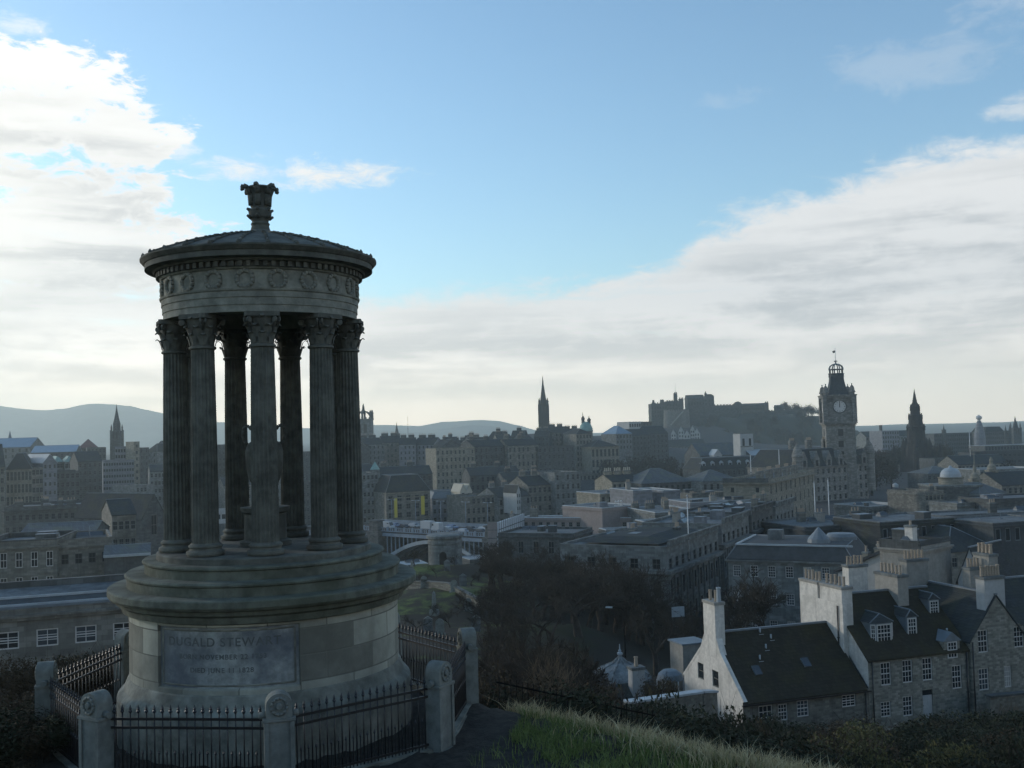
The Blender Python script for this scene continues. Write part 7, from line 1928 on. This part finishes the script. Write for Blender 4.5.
# leafy shrubs
def shrub_mesh(seed, n, size, mat, twigs=40, flat=.8):
    rng = random.Random(seed)
    tw, lf = MB(), MB()
    lobes = [(Vector((rng.uniform(-.6, .6), rng.uniform(-.6, .6), rng.uniform(.2, .75))), rng.uniform(.22, .42)) for _ in range(12)]
    for _ in range(n):
        c, r_ = rng.choice(lobes)
        d = Vector((rng.gauss(0, 1), rng.gauss(0, 1), rng.gauss(0, 1))).normalized()
        p = c + d * r_ * (rng.random() ** .4)
        if p.z < -.05: continue
        nn = (d + Vector((rng.gauss(0, .7), rng.gauss(0, .7), rng.gauss(0, .7)))).normalized()
        a = nn.orthogonal().normalized() * size * rng.uniform(.6, 1.4); b_ = nn.cross(a).normalized() * size * rng.uniform(.3, .7)
        lf.poly([p - a, p + b_, p + a, p - b_])
    for _ in range(twigs):
        c, r_ = rng.choice(lobes)
        e = c + Vector((rng.gauss(0, .5), rng.gauss(0, .5), abs(rng.gauss(.3, .4)))) * r_
        s_ = Vector((c.x * .5, c.y * .5, 0)); m_ = (s_ + e) / 2 + Vector((rng.gauss(0, .06), rng.gauss(0, .06), .05))
        tw.tube(s_, m_, .006, .004, 3, cap=False); tw.tube(m_, e, .004, .002, 3, cap=False)
        for _ in range(3):
            q = m_.lerp(e, rng.uniform(.3, 1)); tw.tube(q, q + Vector((rng.gauss(0, .1), rng.gauss(0, .1), rng.uniform(.04, .2))), .004, .002, 3, cap=False)
    return (tw.mesh('twigs', M_TWIG), lf.mesh('foliage', mat))
SHR_D = [shrub_mesh(400 + i, 4200, .034, M_LEAF) for i in range(3)]
SHR_B = [shrub_mesh(410 + i, 3000, .030, M_LEAFB, 90) for i in range(3)]
SHR_O = [shrub_mesh(420 + i, 4600, .030, M_LEAFO) for i in range(2)]
def shrub(label, kit, px, py, Yd, wide, group=None, name='shrub', hmin=.6, hmax=9):
    x, h = top_height(px, py, Yd); h = min(max(h, hmin, wide * .7), hmax, wide * 1.9)
    t = plant(name, label, 'shrub', kit, x, Yd, h / .95, group, ('twigs', 'foliage'), rng=rng, sink=.1)
    t.scale = (wide, wide, h / .95)
    return t
def fit_shrub(*a, **k): return shrub(*a, **k)
for i in range(44):                    # dark brambles on the steep bank below the grass strip
    px = rng.uniform(545, 775); Yd = rng.uniform(30, 52)
    py = np.interp(px, [545, 600, 640, 700, 775], [692, 696, 708, 712, 726]) + (52 - Yd) * .9 + rng.uniform(-4, 14)
    shrub('dark tangled shrub in the bramble bank between the grass strip and the garden wall', (SHR_D + SHR_B[:1])[i % 4], px, py, Yd, rng.uniform(2.0, 3.4), 'brambles of the bank')
for i in range(22):
    px = rng.uniform(490, 592); Yd = rng.uniform(70, 104)
    shrub('brown scrub between the bare saplings and the thicket trees', SHR_B[i % 3], px, rng.uniform(640, 672), Yd, rng.uniform(1.8, 3.0), 'scrub before the thicket')
for i in range(26):
    px = rng.uniform(488, 590); Yd = rng.uniform(28, 46)
    shrub('brown and green scrub low on the slope among the bare saplings', (SHR_B + SHR_D)[i % 5], px, rng.uniform(672, 700) - (Yd - 30) * .4, Yd, rng.uniform(1.2, 2.2), 'scrub among the saplings')
for i in range(10):
    px = rng.choice((rng.uniform(556, 588), rng.uniform(648, 668))); Yd = rng.uniform(70, 86)
    shrub('brown scrub round the foot of the ogee dome', SHR_B[i % 3], px, rng.uniform(676, 694) + (0 if px < 590 or px > 640 else 4), Yd, rng.uniform(1.6, 2.4), 'scrub round the dome')
for i in range(54):                    # bank below the stone houses
    px = rng.uniform(752, 1050); Yd = rng.uniform(48, 72)
    py = np.interp(px, [752, 800, 860, 900, 950, 1024], [722, 730, 722, 722, 716, 712]) + (72 - Yd) * 1.3 + rng.uniform(-3, 16)
    shrub('dark shrub in the overgrown bank below the stone houses', (SHR_D + SHR_B[:1])[i % 4], px, py, Yd, rng.uniform(2.2, 3.8), 'shrubs below the houses')
for i, (px, py, Yd, w, lb) in enumerate(((885, 724, 57, 3.0, 'rounded olive green bush below the door of the dormered house'), (838, 737, 52, 2.6, 'olive bush left of the rounded one, below the mossy roofed house'), (862, 742, 50, 2.2, 'low olive bush at the bottom edge below the houses'),
                                        (942, 742, 50, 2.4, 'olive tinged bush near the bottom edge, below the gabled house'), (985, 748, 50, 2.2, 'low olive bush in the bottom right corner'), (915, 752, 47, 2.0, 'small olive bush at the bottom edge between two larger ones'))):
    shrub(lb, SHR_O[i % 2], px, py, Yd, w)
for i, (px, py, Yd) in enumerate(((985, 704, 70), (1010, 700, 71), (862, 716, 73))):
    x, h = top_height(px, py, Yd)
    plant('bare_sapling', 'bare twiggy bush against the front of the stone houses', 'sapling', SAPS[i % 4], x, Yd, max(h, 2.5), 'twiggy bushes at the house fronts', ('stems', 'twigs'), sx=1.0, rng=rng)
# the hedge left of the railing
for i in range(46):
    px = rng.uniform(-40, 135); Yd = rng.uniform(20.5, 27) if px > 30 else rng.uniform(15, 26)
    py = np.interp(px, [-40, 20, 60, 100, 135], [662, 662, 656, 648, 640]) + (27 - Yd) * 3.5 + rng.uniform(0, 14)
    if px < 30 and Yd < 19: py += 18
    shrub('dark evergreen shrub in the hedge behind the left railing', (SHR_D + SHR_B)[i % 6], px, py, Yd, rng.uniform(.8, 1.3), 'hedge behind the left railing', 'hedge_shrub', hmin=.7, hmax=6)
# far trees
def far_trees(n, px0, px1, py0, py1, Y0, Y1, h0, h1, label, group):
    for i in range(n):
        px = rng.uniform(px0, px1); Yd = rng.uniform(Y0, Y1)
        if abs(px - 919) < 28: Yd = rng.uniform(660, 740)
        x = PX(px, Yd, -20).x
        t = plant('distant_tree', label, 'tree', FART[i % 4], x, Yd, rng.uniform(h0, h1), group, rng=rng, sx=1.15)
        if py0 is not None:
            z = P(px, rng.uniform(py0, py1), Yd).z; t.location.z = max(z, gz(x, Yd) - .5)
far_trees(70, 862, 945, None, None, 440, 700, 11, 17, 'bare tree in the dark gardens round the gothic monument', 'garden trees')
far_trees(26, 940, 1010, None, None, 480, 620, 9, 13, 'bare tree in the square beyond the domed hall', 'square trees')
far_trees(44, 600, 720, None, None, 480, 600, 11, 17, 'dark tree on the mound below the castle', 'mound trees')
# trees on the rock stand on its slope
rock = [o for o in bpy.data.objects if o.name.startswith('castle_rock')][0]
rv = np.array([v.co[:] for v in rock.data.vertices])
def rock_z(x, y):
    d = (rv[:, 0] - x) ** 2 + ((rv[:, 1] - y)) ** 2; j = d.argsort()[:4]; w = 1 / (d[j] + .5); return float((rv[j, 2] * w).sum() / w.sum())
for i in range(130):
    px = rng.uniform(625, 862); Yd = rng.uniform(1085, 1165) if i < 100 else rng.uniform(1195, 1212)
    if i >= 100: px = rng.uniform(782, 850)
    x = PX(px, Yd, -10).x; z = rock_z(x, Yd)
    t = plant('distant_tree', 'dark bare tree on the slope of the castle rock', 'tree', FART[i % 4], x, Yd, rng.uniform(10, 17), 'trees on the castle rock', rng=rng, sx=1.25); t.location.z = z - 1.5
# ------------------------------------------------------------------ grass strip along the crest
def grass():
    rng = np.random.RandomState(9)
    g, s = MB(), MB()
    a = Vector((-1.9, 20.05)); c = Vector((6.6, 11.9)); d = (c - a); L = d.length; d.normalize(); n = Vector((-d.y, d.x)) * -1
    if n.dot(Vector((.7, .71))) < 0: n = -n
    for _ in range(46000):
        t = rng.uniform(0, L); o = rng.uniform(-2.6, .9)
        lim = -.95 - .2 * math.sin(t * 1.3) - t * .16
        if o < lim and rng.rand() > .12: continue
        p = a + d * t + n * o
        dd = math.hypot(p.x - MX, p.y - MY)
        if dd < 4.35: continue
        cl_ = math.sin(p.x * 3.1 + 1.7 * math.sin(p.y * 2.3)) * math.sin(p.y * 2.7 + 1.3 * math.sin(p.x * 1.9))
        if rng.rand() > .62 + .5 * cl_: continue
        straw = o > -.12 - .25 * math.sin(t * .9 + 1) + rng.normal(0, .42) + (.35 if t < 4 else 0)
        h = rng.uniform(.16, .36) if straw else rng.uniform(.06, .20)
        w = rng.uniform(.004, .009); an = rng.uniform(0, 6.28); lean = rng.normal(0, .75) * h; la = rng.uniform(0, 6.28)
        x, y, z = p.x, p.y, gz(p.x, p.y) - .01
        dx, dy = w * math.cos(an), w * math.sin(an)
        mx, my = lean * .35 * math.cos(la), lean * .35 * math.sin(la); tx, ty = lean * math.cos(la), lean * math.sin(la)
        m = s if straw else g
        m.poly([(x - dx, y - dy, z), (x + dx, y + dy, z), (x + mx + dx * .7, y + my + dy * .7, z + h * .6), (x + mx - dx * .7, y + my - dy * .7, z + h * .6)])
        m.poly([(x + mx - dx * .7, y + my - dy * .7, z + h * .6), (x + mx + dx * .7, y + my + dy * .7, z + h * .6), (x + tx, y + ty, z + h)])
    tag(g.build('grass', M_GRASS), 'short green grass beside the gravel path', 'grass', kind='stuff')
    tag(s.build('dry_grass', M_STRAW), 'dry straw coloured grass along the crest of the slope', 'grass', kind='stuff')
grass()

# iron fence on the slope below the grass strip
def slope_fence(name, label, p0, p1, h, step=.16):
    a, c = Vector(p0), Vector(p1); L = (c - a).length; ang = math.atan2(c.y - a.y, c.x - a.x)
    t = thing(name, label, 'fence', (a.x, a.y, a.z), ang)
    sl = (c.z - a.z) / math.hypot(c.x - a.x, c.y - a.y); Lh = math.hypot(c.x - a.x, c.y - a.y)
    for zz in (-.1, -h + .2):
        m = MB(); m.tube((0, 0, zz), (Lh, 0, zz + sl * Lh), .022, .022, 5); m.build('rail', M_FENCE, t)
    bm = MB(); bm.tube((0, 0, -h - .6), (0, 0, .05), .013, .013, 5); bm = bm.mesh('bar', M_FENCE)
    n = min(98, int(Lh / step))
    for i in range(n):
        x = Lh * (i + .5) / n; put('bar', bm, t, (x, 0, sl * x))
slope_fence('iron_fence', 'plain dark iron fence along the bramble slope below the gravel path', P(496, 678, 27), P(655, 712, 29), 1.3)
# street lamps along the road
for i, (px, py, Yd) in enumerate(((624, 618, 112),)):
    a = PX(px, Yd, -20); zt_ = P(px, py, Yd).z; z0 = gz(a.x, Yd)
    t = thing('street_lamp', 'single street lamp standing behind the ogee dome finial', 'street lamp', (a.x, Yd, z0), R(-20))
    h = max(5.0, zt_ - z0)
    m = MB(); m.tube((0, 0, -.3), (0, 0, 1.0), .10, .09, 8); m.tube((0, 0, 1), (0, 0, h), .07, .045, 8); m.path([(0, 0, h), (-.3, 0, h + .25), (-1.3, 0, h + .3)], .035, 6); m.build('pole', M_FENCE, t)
    m = MB(); m.box(-2.0, -1.25, -.14, .14, h + .24, h + .38, top=.03); m.build('lamp_head', M_LEADP, t)
